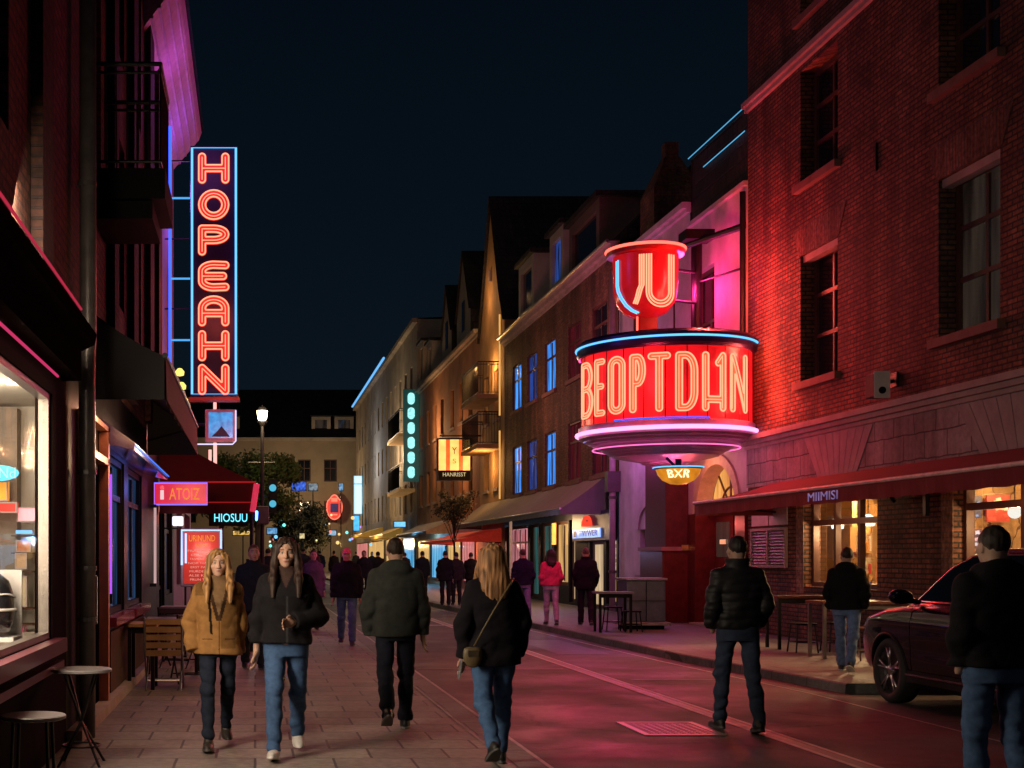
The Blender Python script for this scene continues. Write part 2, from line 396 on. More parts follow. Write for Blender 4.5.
def surface(fn, lo, hi, h):
    """surface nets of fn<0 inside lo..hi at spacing h -> verts, quads"""
    lo = np.array(lo, float); n = [max(4, int(math.ceil((hi[i]-lo[i])/h))+1) for i in range(3)]
    ax = [(lo[i]+h*np.arange(n[i])).astype(np.float32) for i in range(3)]
    p = np.meshgrid(*ax, indexing='ij'); D = np.asarray(fn(p), np.float32)
    D[0]=D[-1]=1; D[:,0]=D[:,-1]=1; D[:,:,0]=D[:,:,-1]=1
    I = D < 0
    cn = [(a,b,c) for a in (0,1) for b in (0,1) for c in (0,1)]
    sl = lambda A, o: A[o[0]:A.shape[0]-1+o[0], o[1]:A.shape[1]-1+o[1], o[2]:A.shape[2]-1+o[2]]
    cnt = sum(sl(I, o).astype(np.int8) for o in cn)
    act = np.argwhere((cnt > 0) & (cnt < 8)); idx = -np.ones(cnt.shape, np.int64)
    idx[tuple(act.T)] = np.arange(len(act))
    acc = np.zeros((len(act), 3)); num = np.zeros(len(act))
    for o in cn:
        for a in range(3):
            if o[a]: continue
            q = list(o); q[a] = 1
            d0 = D[tuple((act+o).T)]; d1 = D[tuple((act+q).T)]
            m = (d0 < 0) != (d1 < 0)
            t = np.where(m, d0/np.where(m, d0-d1, 1), 0)
            pt = np.tile(np.array(o, float), (len(act), 1)); pt[:, a] += t
            acc[m] += pt[m]; num[m] += 1
    V = lo+(act+acc/num[:,None])*h
    Q = []
    for a in range(3):
        b, c = (a+1)%3, (a+2)%3
        s0 = [slice(None)]*3; s1 = [slice(None)]*3; s0[a] = slice(0,-1); s1[a] = slice(1,None)
        A, B = I[tuple(s0)], I[tuple(s1)]
        e = np.argwhere(A != B)
        e = e[(e[:,b] > 0) & (e[:,c] > 0) & (e[:,b] < n[b]-1) & (e[:,c] < n[c]-1)]
        eb = np.zeros(3, int); eb[b] = 1; ec = np.zeros(3, int); ec[c] = 1
        f = np.stack([idx[tuple((e-eb-ec).T)], idx[tuple((e-ec).T)], idx[tuple(e.T)], idx[tuple((e-eb).T)]], 1)
        fl = ~A[tuple(e.T)]; f[fl] = f[fl][:, ::-1]
        Q.append(f)
    return V, np.vstack(Q)
def np_mesh(name, V, Q, mats, parent, colors=None, smooth=True):
    me = bpy.data.meshes.new(name); me.from_pydata(V.tolist(), [], Q.tolist())
    for m in (mats if isinstance(mats, (list, tuple)) else [mats]): me.materials.append(m)
    if smooth: me.polygons.foreach_set('use_smooth', [True]*len(me.polygons))
    if colors is not None: set_colors(me, colors)
    me.update(); o = bpy.data.objects.new(name, me); COL.objects.link(o); o.parent = parent
    return o

# ------------------------------------------------------------------ people (modelled at 1.75 m, facing -Y, then scaled)
def unit(v): v = np.asarray(v, float); return v/np.linalg.norm(v)
def person(label, X, Y, rz, H, o, vox=.009, z0=0.0, group=None):
    K = H/1.75; fem = o.get('fem', False)
    root = thing('person', label, 'person', (X, Y, z0), R(rz), group)
    root.scale = (K, K, K)
    rs = np.random.RandomState(sum(map(ord, label)) % 99991)
    # --- legs
    L1, L2 = .44, .415; hips = []; feet = []
    for s, (a, b, pt) in zip((1, -1), o.get('legs', ((8, 6, 0), (-10, 18, 20)))):
        hp = np.array([s*(.088 if fem else .095), 0, .935]); a1 = R(a); a2 = R(a-b)
        kn = hp+L1*np.array([s*.012, -math.sin(a1), -math.cos(a1)])
        an = kn+L2*np.array([-s*.008, -math.sin(a2), -math.cos(a2)])
        fp = R(pt)                                                    # heel raised by pt degrees
        fwd = np.array([s*.10, -math.cos(fp), -math.sin(fp)]); fwd /= np.linalg.norm(fwd)
        up = np.array([0, -math.sin(fp), math.cos(fp)])
        hips.append((hp, kn, an)); feet.append((an, fwd, up))
    low = min(min((an-up*.088-fwd*.06)[2], (an-up*.088+fwd*.17)[2]) for an, fwd, up in feet)
    dz = -low
    mv = np.array([0, 0, dz])
    hips = [tuple(q+mv for q in h) for h in hips]; feet = [(a+mv, f, u) for a, f, u in feet]
    lean = o.get('lean', .02)
    def T(z): return z+dz*min(1, 1)
    sw = .150 if fem else .172
    bulk = o.get('bulk', 1.0)
    # --- arms: directions of upper arm and forearm
    arms = []
    for s, (ua, fa) in zip((1, -1), o.get('arms', (((.22, .06, -1), (.05, -.15, -1)), ((-.22, -.06, -1), (-.05, -.25, -1))))):
        sh = np.array([s*sw, .005-lean*.4, 1.395+dz]); el = sh+.285*unit(ua); wr = el+.25*unit(fa)
        arms.append((sh, el, wr, unit(fa)))
    hyaw = R(o.get('yaw', 0)); hc, hs = math.cos(hyaw), math.sin(hyaw)
    hoff = np.array([0, -lean*.6-.012, dz])
    def head_frame(p):
        x = p[0]-hoff[0]; y = p[1]-hoff[1]-.01; z = p[2]-hoff[2]
        return (x*hc+y*hs, -x*hs+y*hc+.01, z)
    # --- body: head and neck (fine), hands (fine), core under the clothes (coarse)
    jw = .054 if fem else .061
    def headf(p):
        p = head_frame(p); ax = np.abs(p[0]); q = (ax, p[1], p[2])
        d = g_ell(p, (0, .012, 1.655), (.076, .096, .098))
        d = smin(d, g_ell(p, (0, -.028, 1.59), (jw, .068, .072)), .03)
        d = smin(d, g_ell(p, (0, -.066, 1.545), (.026, .022, .02)), .025)          # chin
        d = smin(d, g_ell(q, (.038, -.058, 1.612), (.026, .022, .02)), .025)       # cheekbones
        d = smin(d, g_cap(q, (0, -.086, 1.668), (.04, -.075, 1.667), .011, .009), .02)   # brow
        d = smax(d, -g_ell(q, (.032, -.098, 1.641), (.02, .016, .013)), .012)      # sockets
        d = smin(d, g_ell(q, (.031, -.074, 1.641), (.0135, .0125, .0115)), .003)
        d = smin(d, g_cap(p, (0, -.088, 1.655), (0, -.108, 1.607), .008, .0125), .01)    # nose
        d = smin(d, g_ell(q, (.011, -.1, 1.602), (.009, .01, .008)), .006)
        d = smin(d, g_ell(p, (0, -.089, 1.578), (.022, .011, .0055)), .006)
        d = smin(d, g_ell(p, (0, -.087, 1.568), (.019, .011, .0065)), .006)
        d = smin(d, g_ell(q, (.077, .012, 1.622), (.009, .02, .032)), .008)        # ears
        d = smin(d, g_cap((p[0], p[1], p[2]), (0, .028, 1.58), (0, .02, 1.44), .05 if fem else .058, .056 if fem else .066), .03)
        return d
    hv = max(vox*.72, .0062)
    V, Q = surface(headf, (-.13, -.16, 1.42+dz), (.13, .16, 1.78+dz), hv)
    skin = np.array(o.get('skin', (.52, .32, .24)))
    h = np.stack(head_frame(V.T), 1)
    c = np.tile(skin, (len(V), 1)); ax = np.abs(h[:,0])
    def blend(c, w, col): w = np.clip(w, 0, 1)[:,None]; return c*(1-w)+np.array(col)*w
    fr = h[:,1] < -.03
    c = blend(c, fr*(1-np.hypot((ax-.031)/.021, (h[:,2]-1.641)/.014))*1.6, skin*.42)  # shade of the eye sockets painted into the skin
    c = blend(c, fr*(1-np.hypot((ax-.031)/.0135, (h[:,2]-1.641)/.008))*3, (.55,.52,.5))
    c = blend(c, fr*(1-np.hypot((ax-.031)/.0075, (h[:,2]-1.641)/.0085))*3, (.02,.014,.01))
    c = blend(c, fr*(1-np.hypot((ax-.034)/.026, (h[:,2]-1.667-.06*(.034-ax))/.0065))*2.5, np.array(o.get('hair_col', (.03,.02,.015)))*.5+.005)
    c = blend(c, fr*(1-np.hypot(h[:,0]/.025, (h[:,2]-1.573)/.0125))*2.2, o.get('lip', skin*np.array((.72,.4,.42))))
    c = blend(c, fr*(1-np.hypot(h[:,0]/.02, (h[:,2]-1.5735)/.003))*1.5, skin*.2)
    c = blend(c, fr*(1-np.hypot((ax-.04)/.03, (h[:,2]-1.6)/.026))*.35, skin*np.array((1.1,.75,.72)))
    if o.get('beard'): c = blend(c, fr*(1-np.hypot(h[:,0]/.075, (h[:,2]-1.545)/.045))*1.2, np.array(o['hair_col'])*1.2)
    VV, QQ, CC = [V], [Q], [c]
    for s, (sh, el, wr, fa), vis in zip((1, -1), arms, o.get('hands', (1, 1))):
        if not vis: continue
        al = fa; th = np.array(o.get('thumb', {}).get(s, (0, -1, 0)), float); wd = unit(th-al*np.dot(th, al)); nm = np.cross(al, wd)*(-s)   # width axis towards the thumb, palm normal towards the body
        B = np.stack([wd, al, nm]); w0 = wr+al*.012
        def handf(p):
            q = [B[i][0]*(p[0]-w0[0])+B[i][1]*(p[1]-w0[1])+B[i][2]*(p[2]-w0[2]) for i in range(3)]
            d = g_ell(q, (0, .05, 0), (.042, .056, .017))
            d = smin(d, g_cap(q, (0, -.05, 0), (0, .02, 0), .027, .026), .02)
            for bx, ln in ((-.031,.058), (-.0105,.07), (.0105,.076), (.031,.07)):
                b0 = (bx*.95, .088, .002); b1 = (bx*1.08, .088+ln*.5, .012); b2 = (bx*1.1, .088+ln*.82, .036)
                d = smin(d, g_cap(q, b0, b1, .0105, .0092), .006); d = smin(d, g_cap(q, b1, b2, .0092, .0075), .003)
            d = smin(d, g_cap(q, (.03, .025, .006), (.056, .062, .018), .014, .0115), .01)
            d = smin(d, g_cap(q, (.056, .062, .018), (.054, .095, .03), .0115, .009), .004)
            return d
        cen = wr+al*.08
        V, Q = surface(handf, cen-.135, cen+.135, max(vox*.55, .0048))
        VV.append(V); QQ.append(Q); CC.append(np.tile(skin*.92, (len(V), 1)))
    def core(p):
        d = g_prof(p, [(1.0+dz,.13,.09,0),(1.25+dz,.15,.1,-lean*.2),(1.4+dz,.15,.09,-lean*.4),(1.47+dz,.07,.06,-lean*.5)])
        d = np.maximum(d, np.maximum(.9+dz-p[2], p[2]-1.5-dz))
        d = smin(d, g_cap(p, (0,0,.95+dz), (0,0,1.05+dz), .11, .11), .04)
        for sh, el, wr, fa in arms: d = smin(smin(d, g_cap(p, sh, el, .042, .036), .02), g_cap(p, el, wr, .036, .026), .01)
        for hp, kn, an in hips: d = smin(smin(d, g_cap(p, hp, kn, .062, .042), .02), g_cap(p, kn, an, .042, .028), .01)
        return d
    V, Q = surface(core, (-.6, -.6, .03), (.6, .6, 1.52+dz), .026)
    VV.append(V); QQ.append(Q); CC.append(np.tile(skin, (len(V), 1)))
    off = 0; QA = []
    for V, Q in zip(VV, QQ): QA.append(Q+off); off += len(V)
    np_mesh('body', np.vstack(VV), np.vstack(QA), vcol_mat('skin', .5, .05, 220, .12, .4, var=.06), root, np.vstack(CC))
    # --- jacket
    hem = o.get('hem', .86)+dz; pf = o.get('puff', 0)
    if fem:
        pr = [(.70,.185,.145,.0),(.82,.182,.142,.0),(.95,.172,.13,.0),(1.08,.152,.118,.0),(1.2,.16,.125,-.005),(1.3,.172,.135,-.014),(1.37,.158,.118,-.006),(1.42,.125,.098,0),(1.46,.09,.08,.006),(1.53,.068,.068,.012)]
    else:
        pr = [(.70,.195,.14,.0),(.84,.192,.138,.0),(.95,.186,.132,.0),(1.08,.186,.128,.0),(1.2,.196,.134,-.002),(1.31,.203,.14,-.004),(1.38,.185,.125,0),(1.43,.145,.104,.004),(1.47,.102,.088,.008),(1.535,.074,.074,.014)]
    pr = [(z+dz, rx*bulk, ry*bulk, cy-lean*max(0, (z-.9)/.55)*.6) for z, rx, ry, cy in pr]
    ks = [tuple(rs.uniform(-1, 1, 3)*np.array([22, 22, 34]))+(rs.uniform(0, 6),) for _ in range(7)]
    kc = [tuple(rs.uniform(-1, 1, 3)*np.array([14, 14, 60]))+(rs.uniform(0, 6),) for _ in range(6)]
    sl = o.get('sleeve', 1.0)*(.92 if fem else 1.0)
    def jack(p):
        d = g_prof(p, pr)
        for sh, el, wr, fa in arms:
            a = smin(g_cap(p, sh, el, .068*sl, .060*sl), g_cap(p, np.array([0, .012-lean*.5, 1.462+dz]), sh+np.array([0, 0, .012]), .058, .054*sl), .045); b = g_cap(p, el, wr, .061*sl, .047*sl)
            arm = smin(a, b, .03)
            arm = smax(arm, ((p[0]-wr[0])*fa[0]+(p[1]-wr[1])*fa[1]+(p[2]-wr[2])*fa[2]), .008)
            arm = arm+ridge(p, .020, kc)*np.clip((1.42+dz-p[2])/.12, 0, 1)
            d = smin(d, arm, .010+.04*np.clip((p[2]-1.24-dz)/.16, 0, 1))
        if pf: d = d+.005-.009*np.abs(np.sin((p[2]-dz+.01*np.sin(p[0]*9))*math.pi/.078))
        d = d+ridge(p, .021, ks)*np.clip((1.42+dz-p[2])/.2, .1, 1)
        d = smax(d, hem-p[2]-.008*np.sin(p[0]*9+p[1]*7), .012)
        d = smax(d, p[2]-(1.535+dz), .01)
        if o.get('hood'):
            d = smin(d, g_ell(p, (0, .085-lean*.5, 1.475+dz), (.135, .07, .085)), .03)
            d = smin(d, g_ell((np.abs(p[0]), p[1], p[2]), (.095, .02-lean*.5, 1.485+dz), (.045, .075, .045)), .03)
        if o.get('collar'):
            rr = np.sqrt((p[0]/1.05)**2+(p[1]-.012+lean*.5)**2)
            col = np.maximum(np.abs(rr-.082-(p[2]-1.50-dz)*.25)-.012, np.abs(p[2]-1.51-dz)-.045+.02*(p[1] < -.05))
            d = smin(d, col, .012)
        return d
    xs = [a[k][0] for a in arms for k in range(3)]; ys = [a[k][1] for a in arms for k in range(3)]
    V, Q = surface(jack, (min(xs+[-.25])-.1, min(ys+[-.2])-.1, min(hem, min(a[2][2] for a in arms)-.06)-.05), (max(xs+[.25])+.1, max(ys+[.2])+.12, 1.62+dz), vox)
    jc = np.tile(np.array(o['jacket']), (len(V), 1))
    if 'jfun' in o: jc = o['jfun'](V-mv, jc)
    np_mesh('jacket', V, Q, vcol_mat(o.get('jmat', 'cloth'), *( (.55, .12, 120, 0, .3) if o.get('jmat') == 'puffer_cloth' else (.9, .35, 130, 0, .12) ), var=.16), root, jc)
    # --- trousers
    kt = [tuple(rs.uniform(-1, 1, 3)*np.array([20, 20, 55]))+(rs.uniform(0, 6),) for _ in range(7)]
    leg = o.get('leg', (.088, .062, .047) if fem else (.092, .068, .058))
    def trou(p):
        d = g_prof(p, [(.78+dz,.155,.115,.012),(.9+dz,.168,.12,.012),(1.0+dz,.15,.108,.005),(1.08+dz,.14,.1,0)])
        d = smax(np.maximum(d, .82+dz-p[2]), p[2]-1.06-dz, .02)
        for hp, kn, an in hips:
            a = g_cap(p, hp+np.array([0,.005,-.02]), kn, leg[0], leg[1])
            mid = kn*.62+an*.38+np.array([0,.018,0])
            b = smin(g_cap(p, kn, mid, leg[1], leg[1]*.97), g_cap(p, mid, an-np.array([0,0,.012]), leg[1]*.97, leg[2]), .02)
            l = smin(a, b, .02)+ridge(p, .012, kt)*(1+1.2*np.exp(-((p[2]-kn[2])/.07)**2)+1.2*np.exp(-((p[2]-an[2]-.04)/.06)**2))
            d = smin(d, l, .025)
        return smax(d, .075-p[2], .004) if min(f[0][2] for f in feet) > .05 else d
    P3 = np.array([q for hh in hips for q in hh])
    V, Q = surface(trou, (min(-.22, P3[:,0].min()-.1), P3[:,1].min()-.14, .05), (max(.22, P3[:,0].max()+.1), P3[:,1].max()+.14, 1.1+dz), vox)
    tc = np.tile(np.array(o['trousers']), (len(V), 1))
    for hp, kn, an in hips:                                            # faded thighs
        w = np.exp(-(((V[:,2]-(hp[2]*.5+kn[2]*.5))/.16)**2+((V[:,0]-hp[0])/.06)**2))*.35
        tc = tc*(1+w[:,None])
    np_mesh('trousers', V, Q, vcol_mat('denim', .85, .25, 170, 0, .15, var=.2), root, tc)
    # --- shoes
    for an, fwd, up in feet:
        sd = np.cross(fwd, up); B = np.stack([sd, fwd, up]); base = an-up*.088
        def shoe(p):
            q = [B[i][0]*(p[0]-base[0])+B[i][1]*(p[1]-base[1])+B[i][2]*(p[2]-base[2]) for i in range(3)]
            d = g_ell(q, (0, .085, .032), (.046, .105, .036)); d = smin(d, g_ell(q, (0, -.02, .045), (.038, .056, .05)), .03)
            d = smin(d, g_cap(q, (0, .01, .06), (0, -.005, .1), .042, .04), .03)
            d = smin(d, np.maximum(g_ell(q, (0, .055, .012), (.05, .14, .05)), np.abs(q[2]-.012)-.012), .004)
            d = smax(d, q[2]-.125, .005)
            return smax(d, -q[2], .004)
        V, Q = surface(shoe, an-np.array([.12,.3,.13]), an+np.array([.12,.3,.1]), max(vox*.75, .0065))
        q = (V-base)@B.T
        sc = np.tile(np.array(o.get('shoe', (.02,.02,.022))), (len(V), 1)); sc[q[:,2] < .02] = o.get('sole', (.25,.24,.23))
        np_mesh('shoe', V, Q, vcol_mat('shoe_leather', .5, .1, 90), root, sc)
    # --- hair
    hk = o.get('hair', 'short')
    if hk != 'none':
        zl = o.get('hair_low', 1.36)
        st = [(150, 60, 9, 0), (-90, 130, 12, 1.), (210, -40, 7, 2.2)]
        def hair(p0):
            p = head_frame(p0); ax = np.abs(p[0]); q = (ax, p[1], p[2])
            if hk == 'long':
                d = g_ell(p, (0, .018, 1.662), (.094, .112, .112))
                pz = [(zl-.03,.02,.02,.150),(zl+.04,.085,.04,.140),(zl+.1,.118,.05,.125),(1.5,.124,.066,.085),(1.58,.112,.08,.05),(1.68,.1,.1,.02),(1.75,.08,.08,.02)]
                e = g_prof(p, pz); e = np.maximum(e, np.maximum(zl-.03-p[2]+.03*np.sin(p[0]*75)+.02*np.sin(p[0]*31+1), p[2]-1.70))
                d = smin(d, e, .03)
                lk = smin(g_cap(q, (.072, -.035, 1.70), (.094, -.042, 1.56), .026, .030), smin(g_cap(q, (.094, -.042, 1.56), (.102, -.12, 1.43), .030, .034), g_cap(q, (.102, -.12, 1.43), (.10, -.152, o.get('lock_low', 1.34)), .034, .014), .02), .02)
                d = smin(d, lk, .02)
                d = smax(d, -g_ell(p, (0, -.115, 1.612), (.064, .098, .112)), .010)
                # parting
                d = d+.006*np.exp(-((p[0]-.012)/.012)**2)*(p[2] > 1.7)
                d = d+wob(p, .0035, st)
            elif hk == 'cap':
                d = smax(g_ell(p, (0, .012, 1.668), (.086, .106, .1)), 1.672-p[2], .006)
                d = smin(d, np.maximum(g_ell(p, (0, -.115, 1.675), (.075, .075, .03)), np.abs(p[2]-1.675-.12*(p[1]+.1))-.006), .006)
            else:
                d = g_ell(p, (0, .016, 1.662), (.0795, .101, .0985))
                d = smax(d, (1.645-.80*p[1]+.006*np.sin(p[0]*90)-.08*np.clip(ax-.055, 0, .03)*10)-p[2], .016)
                d = d+wob(p, .003, st)
            return d
        V, Q = surface(hair, (-.19, -.22, (min(zl, 1.34)-.06 if hk == 'long' else 1.52)+dz), (.19, .19, 1.80+dz), hv)
        hcol = np.array(o.get('hair_col', (.03,.02,.015))); hh = np.tile(hcol, (len(V), 1))
        lv = np.stack(head_frame(V.T), 1); k = (.75+.35*np.sin(lv[:,0]*160+3*np.sin(lv[:,1]*60))+.25*np.sin(lv[:,1]*140+lv[:,2]*8))
        if hk == 'cap': k = np.ones(len(V))
        hh = hh*np.clip(k, .35, 1.5)[:,None]
        if hk == 'short':
            w_ = np.clip((1.645-.8*lv[:,1]+.045-lv[:,2])/.05, 0, 1)[:,None]*.6; hh = hh*(1-w_)+skin*.5*w_
        np_mesh('cap' if hk == 'cap' else 'hair', V, Q, vcol_mat('hair_strands', .6, .5, 90, stretch=(1,1,.08)), root, hh)
    return root, dict(dz=dz, K=K, arms=arms, pr=pr)

# ------------------------------------------------------------------ trees
def tree(label, x, y, h, cr, cz, n=2600, trunk=.09, col=(.045,.07,.02), leaf=.13, squash=1.0, z0=0.0, group=None, name='street_tree', seed=3):
    rs = random.Random(seed); root = thing(name, label, 'tree', (x, y, z0), 0, group)
    t = MB(); top = Vector((x+rs.uniform(-.1,.1), y, z0+cz))
    t.tube([(x,y,z0-.02),(x+.02,y,z0+cz*.4),top], [trunk*1.3, trunk, trunk*.55], 8)
    cl = []
    for i in range(16):
        u = rs.uniform(-1,1); a = rs.uniform(0, 6.283); r = cr*rs.uniform(.45,.95); q = math.sqrt(1-u*u)
        c = Vector((x+r*q*math.cos(a), y+r*q*math.sin(a), z0+cz+squash*r*u)); cl.append((c, cr*rs.uniform(.28,.5)))
        b = Vector((x, y, z0+cz*rs.uniform(.55,.95)))
        t.tube([b, (b+c)/2+Vector((0,0,.1*cr)), c], [trunk*.4, trunk*.25, trunk*.08], 5)
    t.build('trunk', mat('bark', (.06,.045,.035), .9, bump=.6, bscale=20), root, smooth=True)
    m = MB()
    for i in range(n):
        c, r = cl[i % len(cl)]
        d = Vector((rs.gauss(0,1), rs.gauss(0,1), rs.gauss(0,.8))); d = d.normalized()*r*rs.uniform(.25,1.1)
        p = c+d; s = leaf*rs.uniform(.6,1.3)
        a = Vector((rs.gauss(0,1), rs.gauss(0,1), rs.gauss(0,1))).normalized(); b = a.orthogonal().normalized()*.55
        m.add([p-a*s*.5, p+b*s*.5, p+a*s*.5, p-b*s*.5], [(0,1,2,3)])
    m.build('crown', mat('leaves_%d' % seed, col, .6, var=.6, scale=2.5, bump=0), root)
    return root
# ------------------------------------------------------------------ camera, sky
cam = bpy.data.cameras.new('camera'); co = bpy.data.objects.new('camera', cam); COL.objects.link(co)
co.location = (0, 0, 1.6); co.rotation_euler = (R(90), 0, 0)
cam.sensor_width = 36; cam.lens = F*36/1024; cam.shift_x = (512-255)/1024; cam.shift_y = (557-384)/1024
cam.clip_start = .1; cam.clip_end = 3000
SC.camera = co
SC.render.resolution_x = 1024; SC.render.resolution_y = 768
SC.view_settings.view_transform = 'Standard'; SC.view_settings.look = 'None'; SC.view_settings.exposure = 0
cy = SC.cycles
cy.use_denoising = True
try: cy.denoiser = 'OPENIMAGEDENOISE'; cy.denoising_input_passes = 'RGB_ALBEDO_NORMAL'
except Exception: pass
cy.max_bounces = 6; cy.diffuse_bounces = 3; cy.glossy_bounces = 3; cy.transparent_max_bounces = 12
cy.sample_clamp_indirect = 4.0; cy.caustics_reflective = False; cy.caustics_refractive = False
cy.use_light_tree = True

w = bpy.data.worlds.new('World'); SC.world = w; w.use_nodes = True
nt = w.node_tree; nt.nodes.clear()
wo = nt.nodes.new('ShaderNodeOutputWorld'); bg = nt.nodes.new('ShaderNodeBackground'); nt.links.new(bg.outputs[0], wo.inputs[0])
sky = nt.nodes.new('ShaderNodeTexSky'); sky.sky_type = 'NISHITA'; sky.sun_disc = False
sky.sun_elevation = R(-4); sky.sun_rotation = R(20); sky.altitude = 50
tcw = nt.nodes.new('ShaderNodeTexCoord'); spw = nt.nodes.new('ShaderNodeSeparateXYZ'); nt.links.new(tcw.outputs['Generated'], spw.inputs[0])
rmp = nt.nodes.new('ShaderNodeValToRGB'); rmp.color_ramp.elements[0].position = .0; rmp.color_ramp.elements[0].color = (.0030,.0075,.0135,1)
rmp.color_ramp.elements[1].position = .45; rmp.color_ramp.elements[1].color = (.0008,.0026,.0056,1)
nt.links.new(spw.outputs['Z'], rmp.inputs[0])
mxw = nt.nodes.new('ShaderNodeMix'); mxw.data_type = 'RGBA'; mxw.blend_type = 'ADD'; mxw.inputs[0].default_value = .006
nt.links.new(rmp.outputs[0], mxw.inputs[6]); nt.links.new(sky.outputs[0], mxw.inputs[7])
nt.links.new(mxw.outputs[2], bg.inputs[0]); bg.inputs[1].default_value = 1.0
sun = bpy.data.lights.new('night_sun', 'SUN'); sun.energy = .05; sun.angle = R(15); sun.color = (1, .80, .62)
so = bpy.data.objects.new('night_sun', sun); COL.objects.link(so); so.rotation_euler = (R(42), 0, R(-14))

# ------------------------------------------------------------------ common materials
M = {}
def asphalt(name):
    """worn road: aggregate, stains, darker wheel tracks, hairline cracks, damp shinier patches"""
    m, nt, out = _new(name); L = nt.links.new
    b = N(nt, 'ShaderNodeBsdfPrincipled'); L(b.outputs[0], out.inputs[0]); tc = N(nt, 'ShaderNodeTexCoord')
    big = N(nt, 'ShaderNodeTexNoise', Scale=.55, Detail=9.0, Roughness=.7); fine = N(nt, 'ShaderNodeTexNoise', Scale=70.0, Detail=5.0); mid = N(nt, 'ShaderNodeTexNoise', Scale=4.0, Detail=7.0, Roughness=.7)
    for n in (big, fine, mid): L(tc.outputs['Object'], n.inputs['Vector'])
    wv = N(nt, 'ShaderNodeVectorMath', operation='MULTIPLY_ADD'); L(mid.outputs[1], wv.inputs[0]); wv.inputs[1].default_value = (.35,.35,0); L(tc.outputs['Object'], wv.inputs[2])
    vo = N(nt, 'ShaderNodeTexVoronoi', feature='DISTANCE_TO_EDGE', Scale=.42); L(wv.outputs[0], vo.inputs['Vector'])
    cr = N(nt, 'ShaderNodeMapRange'); cr.inputs[1].default_value = .0; cr.inputs[2].default_value = .012; cr.inputs[3].default_value = .35; cr.inputs[4].default_value = 1.0; L(vo.outputs['Distance'], cr.inputs[0])
    r1 = N(nt, 'ShaderNodeMapRange'); r1.inputs[1].default_value = .32; r1.inputs[2].default_value = .68; r1.inputs[3].default_value = .45; r1.inputs[4].default_value = 1.6; L(big.outputs[0], r1.inputs[0])
    r2 = N(nt, 'ShaderNodeMapRange'); r2.inputs[1].default_value = .3; r2.inputs[2].default_value = .7; r2.inputs[3].default_value = .6; r2.inputs[4].default_value = 1.45; L(fine.outputs[0], r2.inputs[0])
    r3 = N(nt, 'ShaderNodeMapRange'); r3.inputs[1].default_value = .35; r3.inputs[2].default_value = .65; r3.inputs[3].default_value = .75; r3.inputs[4].default_value = 1.2; L(mid.outputs[0], r3.inputs[0])
    k = r1.outputs[0]
    for q in (r2, r3, cr):
        mm = N(nt, 'ShaderNodeMath', operation='MULTIPLY'); L(k, mm.inputs[0]); L(q.outputs[0], mm.inputs[1]); k = mm.outputs[0]
    vm = N(nt, 'ShaderNodeVectorMath', operation='SCALE'); vm.inputs[0].default_value = (.050,.046,.044); L(k, vm.inputs['Scale']); L(vm.outputs[0], b.inputs['Base Color'])
    rr = N(nt, 'ShaderNodeMapRange'); rr.inputs[1].default_value = .35; rr.inputs[2].default_value = .65; rr.inputs[3].default_value = .48; rr.inputs[4].default_value = .85; L(big.outputs[0], rr.inputs[0]); L(rr.outputs[0], b.inputs['Roughness'])
    b.inputs['Specular IOR Level'].default_value = .4
    bp = N(nt, 'ShaderNodeBump', Strength=.55, Distance=.005); L(fine.outputs[0], bp.inputs['Height']); L(bp.outputs[0], b.inputs['Normal'])
    return m
M['asphalt'] = asphalt('asphalt')
M['paver'] = brick('pavement_slabs', (.28,.235,.20), (.18,.155,.135), (.045,.04,.037), bw=.62, bh=.52, ms=.012, rough=.65, bump=.45, ground=True, var=.25, grime=.55, spec=.45)
M['paver2'] = brick('far_pavement_slabs', (.15,.125,.12), (.11,.095,.09), (.05,.045,.045), bw=.5, bh=.5, ms=.008, rough=.6, bump=.4, ground=True, var=.2, grime=.4, spec=.4)
M['sill_dark'] = mat('sooty_sill', (.17,.085,.07), .8, var=.3, scale=3, bump=.4, bscale=30)
M['kerb'] = brick('kerb_stone', (.2,.19,.18), (.16,.15,.145), (.06,.06,.06), bw=1.0, bh=.9, ms=.01, rough=.7, bump=.4, ground=True, var=.2)
M['brick_red'] = brick('red_brick', (.30,.125,.075), (.16,.068,.045), (.055,.042,.036), ms=.014, bump=1.0, grime=.75, var=.35)
M['brick_lit'] = brick('lamplit_brick', (.36,.2,.12), (.24,.13,.08), (.2,.16,.12), bump=.9)
M['brick_brown'] = brick('brown_brick', (.23,.11,.07), (.14,.07,.048), (.12,.09,.07), bump=.8, grime=.6)
M['brick_dark'] = brick('dark_brick', (.2,.075,.05), (.13,.05,.035), (.08,.05,.04), bump=.8, grime=.4)
M['soldier'] = brick('soldier_brick', (.25,.115,.08), (.15,.07,.05), (.1,.08,.07), bw=.078, bh=.5, bump=.8, offset=0)
M['ashlar'] = brick('pale_ashlar', (.36,.31,.3), (.3,.26,.25), (.1,.085,.08), bw=.62, bh=.38, ms=.012, bump=.5, grime=.4, var=.15)
M['plaster_pink'] = mat('pale_plaster', (.50,.43,.45), .85, var=.3, scale=1.0, bump=.25, bscale=35)
M['plaster_gold'] = mat('ochre_plaster', (.36,.22,.11), .85, var=.4, scale=.7, bump=.25, bscale=35)
M['plaster_orange'] = mat('orange_plaster', (.34,.17,.09), .85, var=.45, scale=.5, bump=.25, bscale=30)
M['plaster_cream'] = mat('cream_plaster', (.40,.34,.27), .85, var=.4, scale=.4, bump=.2, bscale=25)
M['plaster_grey'] = mat('grey_plaster', (.3,.29,.27), .85, var=.2, scale=.8, bump=.2, bscale=25)
M['plaster_purple'] = mat('violet_plaster', (.34,.22,.34), .8, var=.2, scale=1.5, bump=.25, bscale=30)
